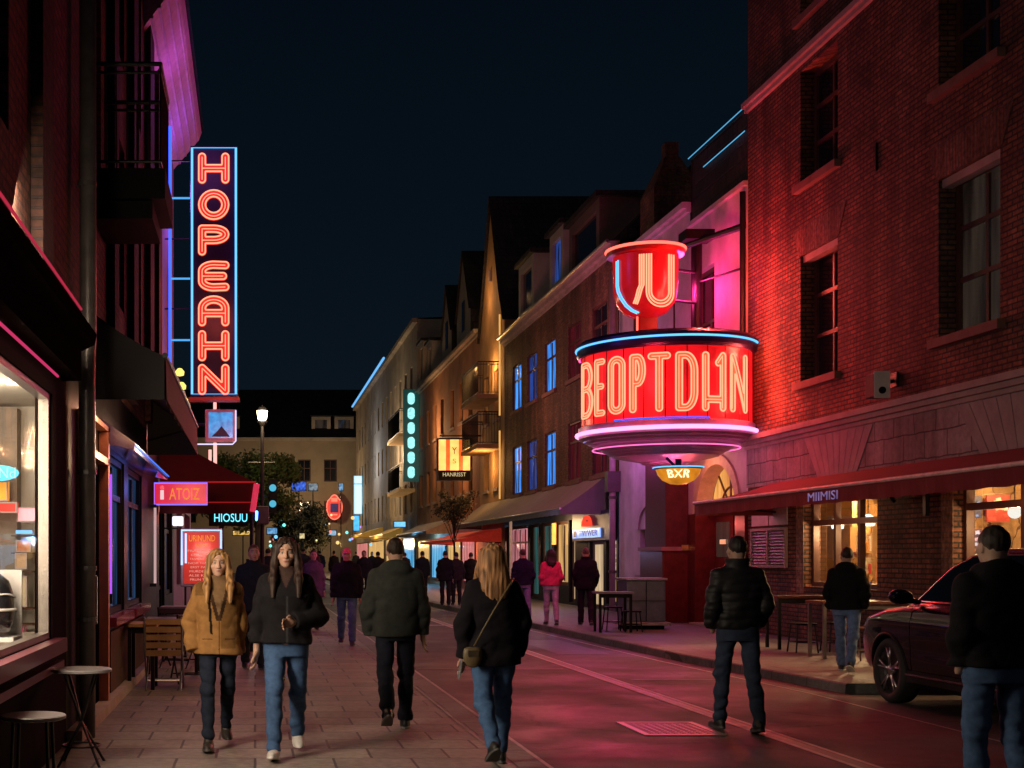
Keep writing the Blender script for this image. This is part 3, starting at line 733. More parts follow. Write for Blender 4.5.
M['stone_trim'] = mat('stone_trim', (.34,.27,.25), .8, var=.25, scale=3, bump=.3, bscale=30)
M['roof'] = brick('roof_tiles', (.028,.026,.028), (.018,.017,.019), (.008,.008,.008), bw=.25, bh=.3, ms=.02, rough=.6, bump=1.0, grime=.3)
M['iron'] = mat('black_iron', (.012,.011,.012), .45, metal=.4, var=.3, bump=.1)
M['black_paint'] = mat('black_paint', (.010,.009,.010), .5, var=.3, bump=.12, bscale=30, spec=.08)
M['brown_wood'] = mat('brown_wood', (.075,.032,.016), .6, spec=.15, var=.4, scale=4, bump=.3, bscale=40)
M['frame_dark'] = mat('dark_frame', (.075,.032,.024), .5, var=.3, bump=.1)
M['frame_light'] = mat('pale_frame', (.4,.33,.32), .55, var=.2, bump=.1)
M['red_paint'] = mat('red_gloss_paint', (.085,.009,.011), .38, var=.35, bump=.08, bscale=15, spec=.35)
M['dark_glass'] = mat('dark_pane', (.012,.013,.018), .06, var=.3, scale=2, bump=.02, bscale=3, spec=.8)
M['dim_glass'] = curtain_glow('dim_pane', (.4,.27,.2), .075, .12, 3, (.02,.02,.022))
M['metal'] = mat('brushed_metal', (.4,.4,.42), .35, metal=.9, var=.15, bump=.08)
M['pipe'] = mat('painted_pipe', (.1,.085,.085), .4, metal=.3, var=.25, bump=.15, bscale=20)
M['canvas_red'] = mat('red_canvas', (.17,.012,.016), .8, var=.15, scale=3, bump=.3, bscale=180)
M['canvas_black'] = mat('black_canvas', (.016,.013,.014), .8, var=.3, scale=3, bump=.3, bscale=180)
M['canvas_grey'] = mat('grey_canvas', (.2,.185,.18), .8, var=.15, scale=2, bump=.3, bscale=160)
M['shelf_wood'] = mat('honey_wood', (.42,.24,.09), .5, var=.3, scale=3, bump=.25, bscale=40)
M['white_paint'] = mat('white_paint', (.7,.68,.66), .5, var=.08, bump=.08)
GL_CLEAR = glass()
BLUE = (.05,.28,1.0); CYAN = (.08,.62,.95); PINK = (1.0,.12,.42); REDN = (1.0,.03,.02); PEACH = (1.0,.34,.2); WARM = (1.0,.62,.28)
NB = neon('blue_neon_tube', (.12,.45,1.0), 2.6); NBs = neon('pale_blue_neon_tube', (.13,.5,1.0), 1.55); NC = neon('cyan_neon_tube', (.18,.8,1.0), 1.6)
NP = neon('pink_neon_tube', (1.0,.26,.60), 2.6); NR = neon('red_neon_tube', (1.0,.13,.09), 2.4); NPe = neon('peach_neon_tube', (1.0,.33,.18), 1.75)
NW = neon('white_lamp_glow', (1.0,.86,.62), 5.0); NY = neon('golden_neon_tube', (1.0,.62,.18), 2.2)

# ------------------------------------------------------------------ ground
g = MB(); g.quad((-900,-300,-.03),(900,-300,-.03),(900,1500,-.03),(-900,1500,-.03)); struct(g.build('ground', mat('ground_dark', (.04,.038,.037), .8, var=.3, scale=.5)))
KERB = [(9.2,9.0),(9.2,15.15),(6.9,15.3),(6.5,20),(6.25,29),(5.75,42),(5.3,60),(5.0,90),(4.9,127)]
m = MB(); m.quad((2.1,2,0),(9.6,2,0),(9.6,128,0),(2.1,128,0)); struct(m.build('road', M['asphalt']))
m = MB(); m.quad((-1.62,2,.001),(2.1,2,.001),(2.1,128,.001),(-1.62,128,.001)); struct(m.build('pavement', M['paver']))
m = MB()
for (a, b), (c, d) in zip(KERB, KERB[1:]):
    m.quad((a+.3 if b > 15.2 else a+.2, b, .12), (10.2, b, .12), (10.2, d, .12), (c+.3 if d > 15.2 else c+.2, d, .12))
struct(m.build('sidewalk', M['paver2']))
m = MB()
pk = KERB[1:]
prof = []
for (a, b) in KERB:
    prof.append([(a, b, -.01), (a+.012, b, .105), (a+.03, b, .121), (a+.30, b, .121)])
for p, q in zip(prof, prof[1:]):
    for i in range(3): m.quad(p[i], p[i+1], q[i+1], q[i])
m.quad((9.2,15.15,-.01),(9.2,15.15,.12),(6.93,15.3,.12),(6.9,15.3,-.01))
struct(m.build('kerb', M['kerb']))
def strip(name, pts, wd, z, mt):
    m = MB()
    for (a, b), (c, d) in zip(pts, pts[1:]): m.quad((a-wd/2,b,z),(a+wd/2,b,z),(c+wd/2,d,z),(c-wd/2,d,z))
    return struct(m.build(name, mt))
pale = mat('worn_line_paint', (.36,.3,.29), .6, var=.4, scale=5, bump=.2)
gut = mat('gutter_stone', (.12,.105,.1), .5, var=.3, scale=4, bump=.3)
strip('gutter_line', [(4.62,4),(4.55,14),(4.45,30),(4.3,60),(4.2,127)], .05, .005, pale)
strip('gutter_line', [(4.78,4),(4.71,14),(4.61,30),(4.46,60),(4.36,127)], .045, .005, pale)
strip('gutter_line', [(4.70,4),(4.63,14),(4.53,30),(4.38,60),(4.28,127)], .105, .003, gut)
strip('gutter_line', [(6.45,11),(6.5,15.3),(6.22,20),(5.98,29),(5.5,42),(5.1,60)], .035, .004, pale)
strip('gutter_channel', [(2.1,2),(2.1,127)], .26, .004, M['kerb'])
strip('gutter_line', [(2.24,2),(2.24,127)], .035, .0075, pale)
strip('gutter_line', [(1.96,2),(1.96,127)], .025, .0075, gut)
patch = mat('fresh_asphalt', (.028,.026,.026), .5, var=.3, scale=3, bump=.4, bscale=120)
def rect(name, x0, x1, y0, y1, z, mt):
    m = MB(); m.quad((x0,y0,z),(x1,y0,z),(x1,y1,z),(x0,y1,z)); return struct(m.build(name, mt))
rect('road_patch', 5.0, 5.85, 21.5, 25.2, .004, patch); rect('road_patch', 2.3, 4.4, 18.6, 18.75, .004, patch); rect('road_patch', 4.9, 6.1, 17.0, 17.12, .004, patch)
rect('road_patch', 2.4, 6.2, 30.5, 30.75, .004, pale)
# iron access cover in the road
t = thing('manhole_cover', 'rectangular ribbed access cover set into the dark road', 'manhole cover', (3.85,12.15,0))
m = MB()
for a in ((3.48,4.22,11.68,11.74),(3.48,4.22,12.56,12.62),(3.48,3.54,11.742,12.558),(4.16,4.22,11.742,12.558)): m.box(*a, .001, .011)
m.build('frame', mat('cover_rim', (.3,.24,.23), .45, metal=.5, var=.3), t)
m = MB()
m.box(3.542,4.158,11.742,12.558,.0005,.005)
for i in range(10):
    for j in range(8): m.box(3.56+j*.074, 3.605+j*.074, 11.76+i*.08, 11.80+i*.08, .0052, .009)
m.build('cover_plate', mat('cover_iron', (.16,.12,.115), .45, metal=.6, var=.4), t)

# ------------------------------------------------------------------ facade helpers
def window(par, P, h, depth, fr, gl, cols=2, rows=(.45,), fw=.07, sill=None, sillm=None, name='window'):
    u0, u1, v0, v1 = h; m = MB(); k = -depth
    a, b = k+.01, k+.09
    m.pbox(P,u0,u1,v0,v0+fw,a,b).pbox(P,u0,u1,v1-fw,v1,a,b).pbox(P,u0,u0+fw,v0+fw,v1-fw,a,b).pbox(P,u1-fw,u1,v0+fw,v1-fw,a,b)
    vs = [v0+fw]+[v0+(v1-v0)*r for r in rows]+[v1-fw]
    for r in rows:
        v = v0+(v1-v0)*r; m.pbox(P,u0+fw,u1-fw,v-.035,v+.035,a,b-.01)
    for c in range(1, cols):
        u = u0+(u1-u0)*c/cols
        for p, q in zip(vs, vs[1:]): m.pbox(P,u-.03,u+.03,p+.035,q-.035,a,b-.015)
    f = m.build(name, fr, par)
    g = MB(); g.quad(P(u0+.02,v0+.02,k+.04),P(u1-.02,v0+.02,k+.04),P(u1-.02,v1-.02,k+.04),P(u0+.02,v1-.02,k+.04)); g.build('pane', gl, f)
    if sill:
        s = MB(); s.pbox(P,u0-.12,u1+.12,v0-.13,v0-.003,-.02,sill)
        s.build('sill', sillm or M['stone_trim'], f)
    return f
def molding(mb, P, u0, u1, rows, mi=0):
    """rows: v0, v1, projection"""
    for a, b, d in rows: mb.pbox(P, u0, u1, a, b, -.05, d, mi)
def awning(label, P, u0, u1, vw, vf, d, val, cloth, group=None, text=None, trim=None, gap=.01, name='shop_awning', ends=True):
    u = (u0+u1)/2; o = P(u, 0, 0); root = thing(name, label, 'awning', (o[0], o[1], 0), 0, group)
    m = MB(); n = max(4, int((u1-u0)/.5)); k = 8
    def S(i, j, th):
        a = u0+(u1-u0)*i/n; t = j/k; sag = .035*math.sin(t*math.pi)+.012*math.sin(i*2.1)*t
        return P(a, vw+(vf-vw)*t-sag-th, gap+(d-gap)*t)
    for i in range(n):
        for j in range(k):
            m.quad(S(i,j,0),S(i+1,j,0),S(i+1,j+1,0),S(i,j+1,0)); m.quad(S(i,j,.012),S(i,j+1,.012),S(i+1,j+1,.012),S(i+1,j,.012))
    if ends:
        for uu in (u0, u1):
            q = [P(uu, vw, gap)]+[P(uu, vw+(vf-vw)*j/k-.035*math.sin(j/k*math.pi), gap+(d-gap)*j/k) for j in range(1, k+1)]+[P(uu, vf-val, d), P(uu, vf-val, gap)]
            m.add(q, [tuple(range(len(q)))])
    m.build('canopy', cloth, root)
    v = MB(); n2 = n*4
    for i in range(n2):
        a = u0+(u1-u0)*i/n2; b = u0+(u1-u0)*(i+1)/n2; w0 = .01*math.sin(i*1.3); w1 = .01*math.sin((i+1)*1.3)
        v.quad(P(a,vf-val+w0*.6,d+w0),P(b,vf-val+w1*.6,d+w1),P(b,vf,d),P(a,vf,d))
    v.build('valance', cloth, root)
    b = MB(); b.tube([P(u0-.02,vf+.005,d+.008),P(u1+.02,vf+.005,d+.008)], .028, 8)
    b.build('front_bar', trim or M['metal'], root)
    for uu in (u0+.15, u1-.15): b = MB(); b.tube([P(uu,vf-val*.3-.1,.02),P(uu,vf-.04,d-.03)], .018, 6); b.build('arm', M['iron'], root)
    if text:
        tm, s, uu, wd, ht = text; b = MB(); add_text(b, s, P, uu, vf-val*.52, d+.016, wd, ht, flip=True, extrude=.003); b.build('lettering', tm, root)
    return root
def railing(par, P, u0, u1, v, h, d, mt, step=.11, d0=0.02):
    m = MB(); L = [P(u0,v,d0),P(u0,v,d),P(u1,v,d),P(u1,v,d0)]
    def up(p, z): return (p[0],p[1],p[2]+z)
    for z in (.08, h*.92, h): m.tube([up(p, z) for p in L], .016 if z < h else .024, 6)
    for a, b in zip(L, L[1:]):
        a = Vector(a); b = Vector(b); n = max(2, int((b-a).length/step))
        for i in range(n+1):
            q = a.lerp(b, i/n); m.tube([(q.x,q.y,q.z+.08),(q.x,q.y,q.z+h)], .009, 5)
    return m.build('railing', mt, par)
def balcony(label, P, u0, u1, v, d, h=1.05, slab=.16, under=None, group=None, loc=None):
    o = P((u0+u1)/2, v, 0); root = thing('balcony', label, 'balcony', o, 0, group)
    m = MB(); m.pbox(P,u0-.05,u1+.05,v-slab,v,.003,d+.05); m.build('floor_slab', under or M['stone_trim'], root)
    railing(root, P, u0, u1, v, h, d, M['iron'])
    return root

# ================================================================== RIGHT SIDE OF THE STREET
XF = 9.8; P = PR(XF)
# ---------------- brick corner building, Y 9..26
B = thing('brick_building', 'tall dark red brick building with stone ground floor, above the long red awning', 'building', (XF,17.5,0))
WIN = [(22.0,23.5),(17.2,18.75),(12.4,13.95)]
holes = [(a,b,4.72,7.0) for a,b in WIN]+[(a,b,8.27,10.3) for a,b in WIN]+[(a,b,11.25,13.2) for a,b in WIN]
m = MB(); m.wall(P, 9, 26, 3.97, 16, holes, .34)
m.quad((XF,26,3.97),(XF+9,26,3.97),(XF+9,26,16),(XF,26,16)); m.quad((XF,9,0),(XF+9,9,0),(XF+9,9,16),(XF,9,16)); m.quad((XF,9,16),(XF+9,9,16),(XF+9,26,16),(XF,26,16)); m.quad((XF+9,9,0),(XF+9,26,0),(XF+9,26,16),(XF+9,9,16))
m.build('upper_wall', M['brick_red'], B)
SH = [(20.6,23.35,1.08,2.95),(14.3,18.35,1.08,2.95),(9.6,13.4,1.08,2.95)]
m = MB(); m.wall(P, 9, 26, .0, 2.97, SH, .3); m.quad((XF,26,0),(XF+9,26,0),(XF+9,26,3.9),(XF,26,3.9)); m.build('pier', M['brick_red'], B)
m = MB(); m.pbox(P, 9, 26, 2.972, 3.72, -.05, .03); m.build('stone_band', M['ashlar'], B)
m = MB(); molding(m, P, 9, 26.03, [(3.722,3.79,.06),(3.792,3.87,.13),(3.872,3.966,.2)]); m.build('cornice', M['stone_trim'], B)
m = MB(); molding(m, P, 9, 26.03, [(10.42,10.5,.07),(10.502,10.6,.13)]); m.build('string_course', M['stone_trim'], B)
m = MB(); molding(m, P, 9, 26.03, [(13.6,13.7,.1),(13.702,13.85,.2)]); m.build('string_course', M['stone_trim'], B)
# splayed stone voussoirs over the shop openings
def fan(par, P, uc, v0, v1, half, spread, n, d0, mt, name, gap=.006):
    for i in range(n):
        a = -1+2*i/n; b = -1+2*(i+1)/n
        m = MB(); q = [(uc+half*a+gap, v0), (uc+half*b-gap, v0), (uc+(half+spread)*b-gap, v1), (uc+(half+spread)*a+gap, v1)]
        m.prism(q, P, .0, d0); m.build(name, mt, par)
sm = mat('voussoir_stone', (.33,.28,.27), .8, var=.25, scale=2.5, bump=.35, bscale=25)
fan(B, P, 21.95, 2.99, 3.705, .75, .55, 9, .045, sm, 'voussoir', .008); fan(B, P, 16.4, 2.99, 3.705, 1.2, .6, 11, .045, sm, 'voussoir', .008)
for a, b in WIN:
    for v0, v1, gl in ((4.72,7.0,M['dim_glass'] if a < 20 else M['dark_glass']),(8.27,10.3,M['dark_glass']),(11.25,13.2,M['dark_glass'])):
        window(B, P, (a,b,v0,v1), .34, M['frame_dark'], gl, 2, (.36,.68), .09, .11, M['sill_dark'])
    for v in (7.0, 10.3):
        if v > 10 : continue
        m = MB(); q = [(a-.05,v+.004),(b+.05,v+.004),(b+.32,v+.52),(a-.32,v+.52)]; m.prism(q, P, -.02, .008); m.build('lintel', M['soldier'], B)
    m = MB(); m.pbox(P, a, b, 7.0-.12, 6.998, -.2, -.05); m.build('lintel', M['stone_trim'], B)
# iron tie plates
for u, v in ((20.6,7.9),(19.6,11.0),(15.9,7.9)):
    m = MB(); m.pbox(P,u-.02,u+.02,v-.22,v+.22,.002,.03); m.build('tie_plate', M['iron'], B)
# small lit lamp behind the wide window
m = MB(); m.lathe([(0,-.14),(.05,-.13),(.07,-.05),(.07,.05),(.05,.12),(0,.13)], (XF+.27,17.42,6.1), 16)
tag(m.build('window_lamp', neon('small_cyan_glow', (.1,.75,1.0), 1.8)), 'small glowing cyan lamp behind the wide upper window of the brick building', 'lamp')
# shop windows: frames, panes, rooms
def shop_window(par, P, h, depth, fr, cols, tr, fw=.08):
    u0,u1,v0,v1 = h; m = MB(); a, b = -depth+.02, -depth+.12
    m.pbox(P,u0,u1,v0,v0+fw,a,b).pbox(P,u0,u1,v1-fw,v1,a,b).pbox(P,u0,u0+fw,v0+fw,v1-fw,a,b).pbox(P,u1-fw,u1,v0+fw,v1-fw,a,b)
    if tr: m.pbox(P,u0+fw,u1-fw,tr-.05,tr+.05,a,b-.005)
    for c in cols:
        if tr: m.pbox(P,c-.045,c+.045,v0+fw,tr-.05,a,b-.01).pbox(P,c-.045,c+.045,tr+.05,v1-fw,a,b-.01)
        else: m.pbox(P,c-.045,c+.045,v0+fw,v1-fw,a,b-.01)
    f = m.build('shop_window', fr, par)
    g = MB(); g.quad(P(u0+.02,v0+.02,-depth+.06),P(u1-.02,v0+.02,-depth+.06),P(u1-.02,v1-.02,-depth+.06),P(u0+.02,v1-.02,-depth+.06)); g.build('pane', GL_CLEAR, f)
    return f
shop_window(B, P, SH[0], .26, M['frame_dark'], (21.55,22.45), 2.2); shop_window(B, P, SH[1], .26, M['frame_dark'], (15.6,16.95), 2.3); shop_window(B, P, SH[2], .26, M['frame_dark'], (11.5,), 2.3)
m = MB(); x0, x1 = XF+.31, XF+3.0
for y0, y1 in ((20.0,25.9),(9.2,19.7)):
    m.quad((x1,y0,.1),(x1,y1,.1),(x1,y1,3.0),(x1,y0,3.0)); m.quad((x0,y0,.1),(x0,y0,3),(x1,y0,3),(x1,y0,.1)); m.quad((x0,y1,.1),(x0,y1,3),(x1,y1,3),(x1,y1,.1))
    m.quad((x0,y0,.1),(x1,y0,.1),(x1,y1,.1),(x0,y1,.1)); m.quad((x0,y0,3),(x1,y0,3),(x1,y1,3),(x0,y1,3))
    m.quad((x0-.01,y0,.1),(x0-.01,y1,.1),(x0-.01,y1,1.05),(x0-.01,y0,1.05))
m.build('shop_interior', brick('timber_panelling', (.5,.3,.12), (.42,.24,.09), (.12,.06,.02), bw=.32, bh=3.1, ms=.014, rough=.5, bump=.3, offset=0, var=.2), B)
# shelves with goods
def shelf_unit(label, x, y0, y1, zs, depth, wood, seed):
    rs = random.Random(seed); t = thing('shelf_unit', label, 'shelf', (x,(y0+y1)/2,.1))
    m = MB(); m.box(x,x+depth,y0,y0+.04,.1,zs[-1]+.45); m.build('side_panel', wood, t)
    m = MB(); m.box(x,x+depth,y1-.04,y1,.1,zs[-1]+.45); m.build('side_panel', wood, t)
    for z in zs: m = MB(); m.box(x,x+depth,y0+.041,y1-.041,z-.03,z); m.build('shelf', wood, t)
    for z in zs:
        y = y0+.1; i = 0
        while y < y1-.2:
            wd = rs.uniform(.08,.2); h = rs.uniform(.15,.34)
            c = rs.choice([('cream_box',(.6,.5,.35)),('red_box',(.5,.05,.04)),('blue_box',(.06,.1,.4)),('white_box',(.7,.68,.64)),('amber_jar',(.5,.22,.03))])
            m = MB()
            if c[0] == 'amber_jar': m.lathe([(0,0),(wd*.4,0),(wd*.42,h*.7),(wd*.2,h*.85),(wd*.2,h),(0,h)], (x+depth*.4,y+wd/2,z), 12)
            else: m.box(x+.05,x+depth*.8,y,y+wd,z+.001,z+h)
            tag(m.build('bottle' if c[0]=='amber_jar' else 'box', mat(c[0], c[1], .5, var=.15)), 'small packaged good on '+label, 'bottle' if c[0]=='amber_jar' else 'box', 'goods on '+label)
            y += wd+rs.uniform(.02,.1)
shelf_unit('lit wooden shelf behind the two-pendant shop window', 10.95, 23.2, 24.1, (.9,1.3,1.7), .35, M['shelf_wood'], 3)
shelf_unit('dark wooden shelf behind the picture-hung shop window', 11.6, 18.2, 19.4, (.9,1.4,1.9), .35, M['brown_wood'], 5)
m = MB(); m.box(11.05,11.13,24.2,25.85,.1,3.0); m.build('interior_partition', M['shelf_wood'], B)
# framed pictures hung in the second window, lamplight put in as self-glow
def picture(label, px0, px1, py0, py1, Y, cols, seed):
    s_ = F/Y; x0, x1, z0, z1 = (px0-255)/s_, (px1-255)/s_, 1.6+(557-py1)/s_, 1.6+(557-py0)/s_; Q = PE(Y)
    t = thing('framed_picture', label, 'picture', ((x0+x1)/2,Y,z0)); rs = random.Random(seed); W, H_ = x1-x0, z1-z0
    m = MB(); m.pbox(Q,x0,x1,z0,z1,-.04,0); m.build('board', mat('picture_%d' % seed, cols[0], .4, emit=cols[0], es=.5), t)
    m = MB()
    for i in range(14):
        a = x0+W*rs.uniform(.05,.75); b = z0+H_*rs.uniform(.05,.75); q = W*rs.uniform(.12,.3)
        m.add([Q(a,b,.002+.001*i),Q(a+q,b+q*rs.uniform(-.3,.4),.002+.001*i),Q(a+q*.7,b+q*.8,.002+.001*i),Q(a-q*.2,b+q*.6,.002+.001*i)], [(0,1,2,3)], i % 2)
    m.build('motif', [mat('motif_a%d' % seed, cols[1], .4, emit=cols[1], es=.8), mat('motif_b%d' % seed, cols[2], .4, emit=cols[2], es=.8)], t)
picture('blue and white picture hung beside the round globe lamps', 967, 982, 496, 518, 19.5, [(.02,.03,.08),(.6,.62,.7),(.1,.2,.6)], 1)
picture('red and cream picture high in the lamp-lit window', 987, 1010, 495, 522, 19.5, [(.35,.04,.02),(.7,.5,.35),(.6,.06,.03)], 2)
picture('stacked poster strip of blue and red labels under the globe lamp', 963, 982, 529, 548, 19.5, [(.03,.02,.06),(.6,.1,.1),(.3,.4,.7)], 3)
picture('dark poster with pale round motif low in the lamp-lit window', 963, 982, 551, 568, 19.5, [(.03,.02,.02),(.6,.55,.5),(.5,.08,.08)], 4)
picture('pale notice board on the timber wall behind the two drum pendants', 832, 843, 541, 560, 25.3, [(.5,.4,.36),(.3,.1,.1),(.7,.6,.5)], 6)
def pendant(label, x, y, z, r, gl, watts=0, col=WARM, drum=False):
    t = thing('pendant_lamp', label, 'pendant lamp', (x,y,z))
    m = MB()
    if drum: m.lathe([(0,-r),(r*.95,-r*.95),(r*1.05,-r*.2),(r*.8,r*.7),(r*.35,r),(0,r)], (x,y,z), 20)
    else: m.lathe([(r*math.sin(R(a)), -r*math.cos(R(a))) for a in range(0,181,15)], (x,y,z), 20)
    m.build('lamp_shade', gl, t, smooth=True)
    m = MB(); m.tube([(x,y,z+r*.9),(x,y,2.98)], .008, 6); m.build('cord', M['iron'], t)
    if watts: lamp('pendant_light', (x,y,z-r-.06), col, watts, .08)
pendant('drum pendant lamp nearer the red door in the shop window', 10.2, 22.9, 2.19, .10, NW, 110, drum=True); pendant('drum pendant lamp nearer the brick pier in the shop window', 10.2, 21.76, 2.21, .10, NW, 110, drum=True)
gw = neon('globe_glow', (1.0,.93,.8), 2.4)
pendant('white globe lamp beside the blue picture', 10.2, 18.87, 2.19, .085, gw, 90); pendant('white globe lamp above the man in the black hooded top', 10.2, 17.56, 2.2, .085, gw, 90); pendant('half-hidden white globe lamp at the window edge', 10.2, 17.3, 2.23, .1, gw, 60)
for x_, y_, w_ in ((11.5,23.9,950),(11.3,18.2,380)): lamp('shop_room_light', (x_,y_,2.8), WARM, w_, .2)
# inner jambs of the openings, window light put into a paler brick colour
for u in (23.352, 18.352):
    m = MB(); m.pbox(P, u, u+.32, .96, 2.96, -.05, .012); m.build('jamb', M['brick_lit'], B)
# louvred shutters and panels by the door
t = thing('louvred_shutter', 'grey louvred shutter on the brick pier beside the red door', 'shutter', (XF,24.85,1.3))
m = MB(); u0,u1,v0,v1 = 24.05,25.75,1.4,2.15
m.pbox(P,u0,u1,v0,v0+.05,.003,.06).pbox(P,u0,u1,v1-.05,v1,.003,.06).pbox(P,u0,u0+.05,v0+.05,v1-.05,.003,.06).pbox(P,u1-.05,u1,v0+.05,v1-.05,.003,.06).pbox(P,24.88,24.93,v0+.05,v1-.05,.003,.06); m.build('frame', M['stone_trim'], t)
m = MB()
for i in range(11):
    z = v0+.07+i*.058; m.hexa([P(u0+.05,z,.045),P(u1-.05,z,.045),P(u1-.05,z,.05),P(u0+.05,z,.05),P(u0+.05,z+.05,.012),P(u1-.05,z+.05,.012),P(u1-.05,z+.05,.017),P(u0+.05,z+.05,.017)])
m.build('slats', mat('shutter_paint', (.15,.115,.125), .55, var=.2), t)
m = MB(); m.pbox(P,u0,24.87,2.2,2.75,.003,.025).pbox(P,24.94,u1,2.2,2.75,.003,.025); m.build('upper_panel', mat('pale_panel', (.45,.36,.38), .6, var=.15), t)
# box speaker with a pale face on the brick wall
t = thing('wall_speaker', 'pale fronted box speaker on a black bracket high on the brick wall', 'speaker', (9.5,19.9,4.2))
m = MB(); m.box(9.40,9.62,19.86,20.16,4.03,4.40); m.build('housing', M['black_paint'], t, bevel=.02)
m = MB(); m.hexa([(9.398,19.85,4.01),(9.62,19.80,4.01),(9.62,19.855,4.01),(9.395,19.86,4.01),(9.398,19.85,4.42),(9.62,19.80,4.42),(9.62,19.855,4.42),(9.395,19.86,4.42)]); m.build('front_face', mat('pale_plastic', (.62,.55,.55), .4, var=.08), t, bevel=.01)
m = MB(); m.lathe([(0,-.012),(.05,-.012),(.055,0),(.055,.01)], (9.51,19.82,4.13), 16, 'y'); m.build('driver', M['black_paint'], t)
m = MB(); m.tube([(9.62,20.0,4.25),(9.8,20.0,4.3)], .03, 8); m.box(9.76,9.797,19.9,20.1,4.2,4.42); m.build('bracket', M['iron'], t)
# awning
PUR = neon('violet_letter_glow', (.32,.2,.45), .55, .4)  # emission in place of paint, so the awning letters look lit
awning('long red canvas awning across the brick building', P, 9.2, 24.7, 3.0, 2.61, 1.5, .23, M['canvas_red'], text=(PUR, 'MIIMISI', 19.1, 1.0, .13), trim=mat('pale_bar', (.75,.55,.55), .45))
t = thing('awning_bracket', 'black folded awning arm under the red canvas on the brick pier', 'bracket', (9.6,19.6,2.3))
m = MB(); m.tube([P(19.0,2.75,.02),P(19.45,2.72,.5),P(19.9,2.45,.08)], .03, 8); m.pbox(P,19.0,19.08,2.2,2.75,.004,.06); m.build('arm', M['iron'], t)

# ---------------- pale plaster house with the red door, Y 26..35
B = thing('plaster_house', 'pale plaster house with arched red door behind the round neon drum sign', 'building', (XF,30.5,0))
holes = [(27.9,29.3,5.6,7.9),(31.75,33.3,1.15,2.3),(33.0,34.0,5.7,7.4)]
m = MB(); m.wall(P, 29.45, 35.2, .12, 9.5, [h for h in holes if h[0] > 29.5], .25)
m.wall(P, 26, 29.45, 3.72, 9.1, [holes[0]], .25)
# arched part of the small window: fill the corners
def arch_fill(mb, P, u0, u1, v, d0, d1, top, n=14):
    c = (u0+u1)/2; r = (u1-u0)/2
    pts = [(c-r*math.cos(math.pi*i/n), v+r*math.sin(math.pi*i/n)*1.0) for i in range(n+1)]
    for (a, b), (e, f) in zip(pts, pts[1:]): mb.hexa([P(a,b,d0),P(e,f,d0),P(e,f,d1),P(a,b,d1),P(a,top,d0),P(e,top,d0),P(e,top,d1),P(a,top,d1)])
m.build('wall', M['plaster_pink'], B)
m = MB(); m.pbox(P,31.75,33.3,2.3,2.8,-.26,-.24); m.build('window', M['frame_dark'], B)
window(B, P, (31.75,33.3,1.15,2.75), .25, M['frame_dark'], M['dim_glass'], 2, (.6,), .08, .1)
window(B, P, holes[0], .25, M['frame_dark'], M['dark_glass'], 2, (.5,), .08, .08); window(B, P, holes[2], .25, M['frame_dark'], M['dark_glass'], 2, (.5,), .08, .08)
m = MB()                                                         # arched window head: ring standing proud of the wall
n = 16
for i in range(n):
    a0 = math.pi*i/n; a1 = math.pi*(i+1)/n; f = lambda r, a: (32.525-r*math.cos(a), 2.3+r*.72*math.sin(a))
    q = [f(.78,a0), f(.78,a1), f(1.0,a1), f(1.0,a0)]; m.prism(q, P, .0, .05)
m.build('arch', M['plaster_pink'], B)
# door bay
DC = 27.75
for ua, ub in ((26.02,26.55),(28.95,29.43)): m = MB(); m.pbox(P,ua,ub,.12,2.55,-.4,.06); m.build('door_jamb', M['red_paint'], B)
m = MB(); n = 18; r0, r1 = 1.18, 1.42
for i in range(n):
    a0 = math.pi*i/n; a1 = math.pi*(i+1)/n; f = lambda r, a: (DC-r*math.cos(a), 2.553+r*.86*math.sin(a))
    m.prism([f(r0,a0),f(r0,a1),f(r1,a1),f(r1,a0)], P, -.3, .05)
m.build('arch', mat('arch_stone', (.5,.36,.26), .7, var=.2, bump=.3), B)
m = MB()
for i in range(n):
    a0 = math.pi*i/n; a1 = math.pi*(i+1)/n; f = lambda r, a: (DC-r*math.cos(a), 2.553+r*.86*math.sin(a))
    q = [f(r1,a0),f(r1,a1),(f(r1,a1)[0],3.718),(f(r1,a0)[0],3.718)]; m.prism(q, P, -.3, 0)
m.pbox(P,26.0,DC-r1,2.553,3.718,-.3,0).pbox(P,DC+r1,29.45,2.553,3.718,-.3,0)
m.build('spandrel', M['plaster_pink'], B)
m = MB(); poly = [(DC-1.18*math.cos(math.pi*i/n), 2.6+1.18*.86*math.sin(math.pi*i/n)) for i in range(n+1)]
m.add([P(u,v,-.32) for u, v in poly], [tuple(range(len(poly)))]); m.build('fanlight', curtain_glow('amber_fanlight', (1.0,.5,.12), .85, .25, 2.5, (.2,.1,.04)), B)
m = MB()
for a in (50, 90, 130): m.tube([P(DC,2.62,-.30),P(DC-1.17*math.cos(R(a)),2.62+1.0*math.sin(R(a)),-.30)], .025, 6)
m.tube([P(DC-.55*math.cos(R(a)),2.62+.47*math.sin(R(a)),-.30) for a in range(0,181,12)], .025, 6)
m.build('fanlight_bars', M['frame_dark'], B)
m = MB(); m.pbox(P,26.55,28.95,2.5,2.6,-.36,-.2); m.build('transom', M['red_paint'], B)
m = MB(); m.pbox(P,27.72,27.78,.13,2.5,-.38,-.33)
for u0, u1 in ((26.57,27.71),(27.79,28.93)):
    m.pbox(P,u0,u1,.14,2.5,-.4,-.36)
    for v0, v1 in ((.3,.95),(1.1,1.45)): m.pbox(P,u0+.15,u1-.15,v0,v1,-.36,-.335)
d = m.build('door', M['red_paint'], B)
m = MB()
for u0, u1 in ((26.72,27.56),(27.94,28.78)): m.quad(P(u0,1.6,-.352),P(u1,1.6,-.352),P(u1,2.36,-.352),P(u0,2.36,-.352))
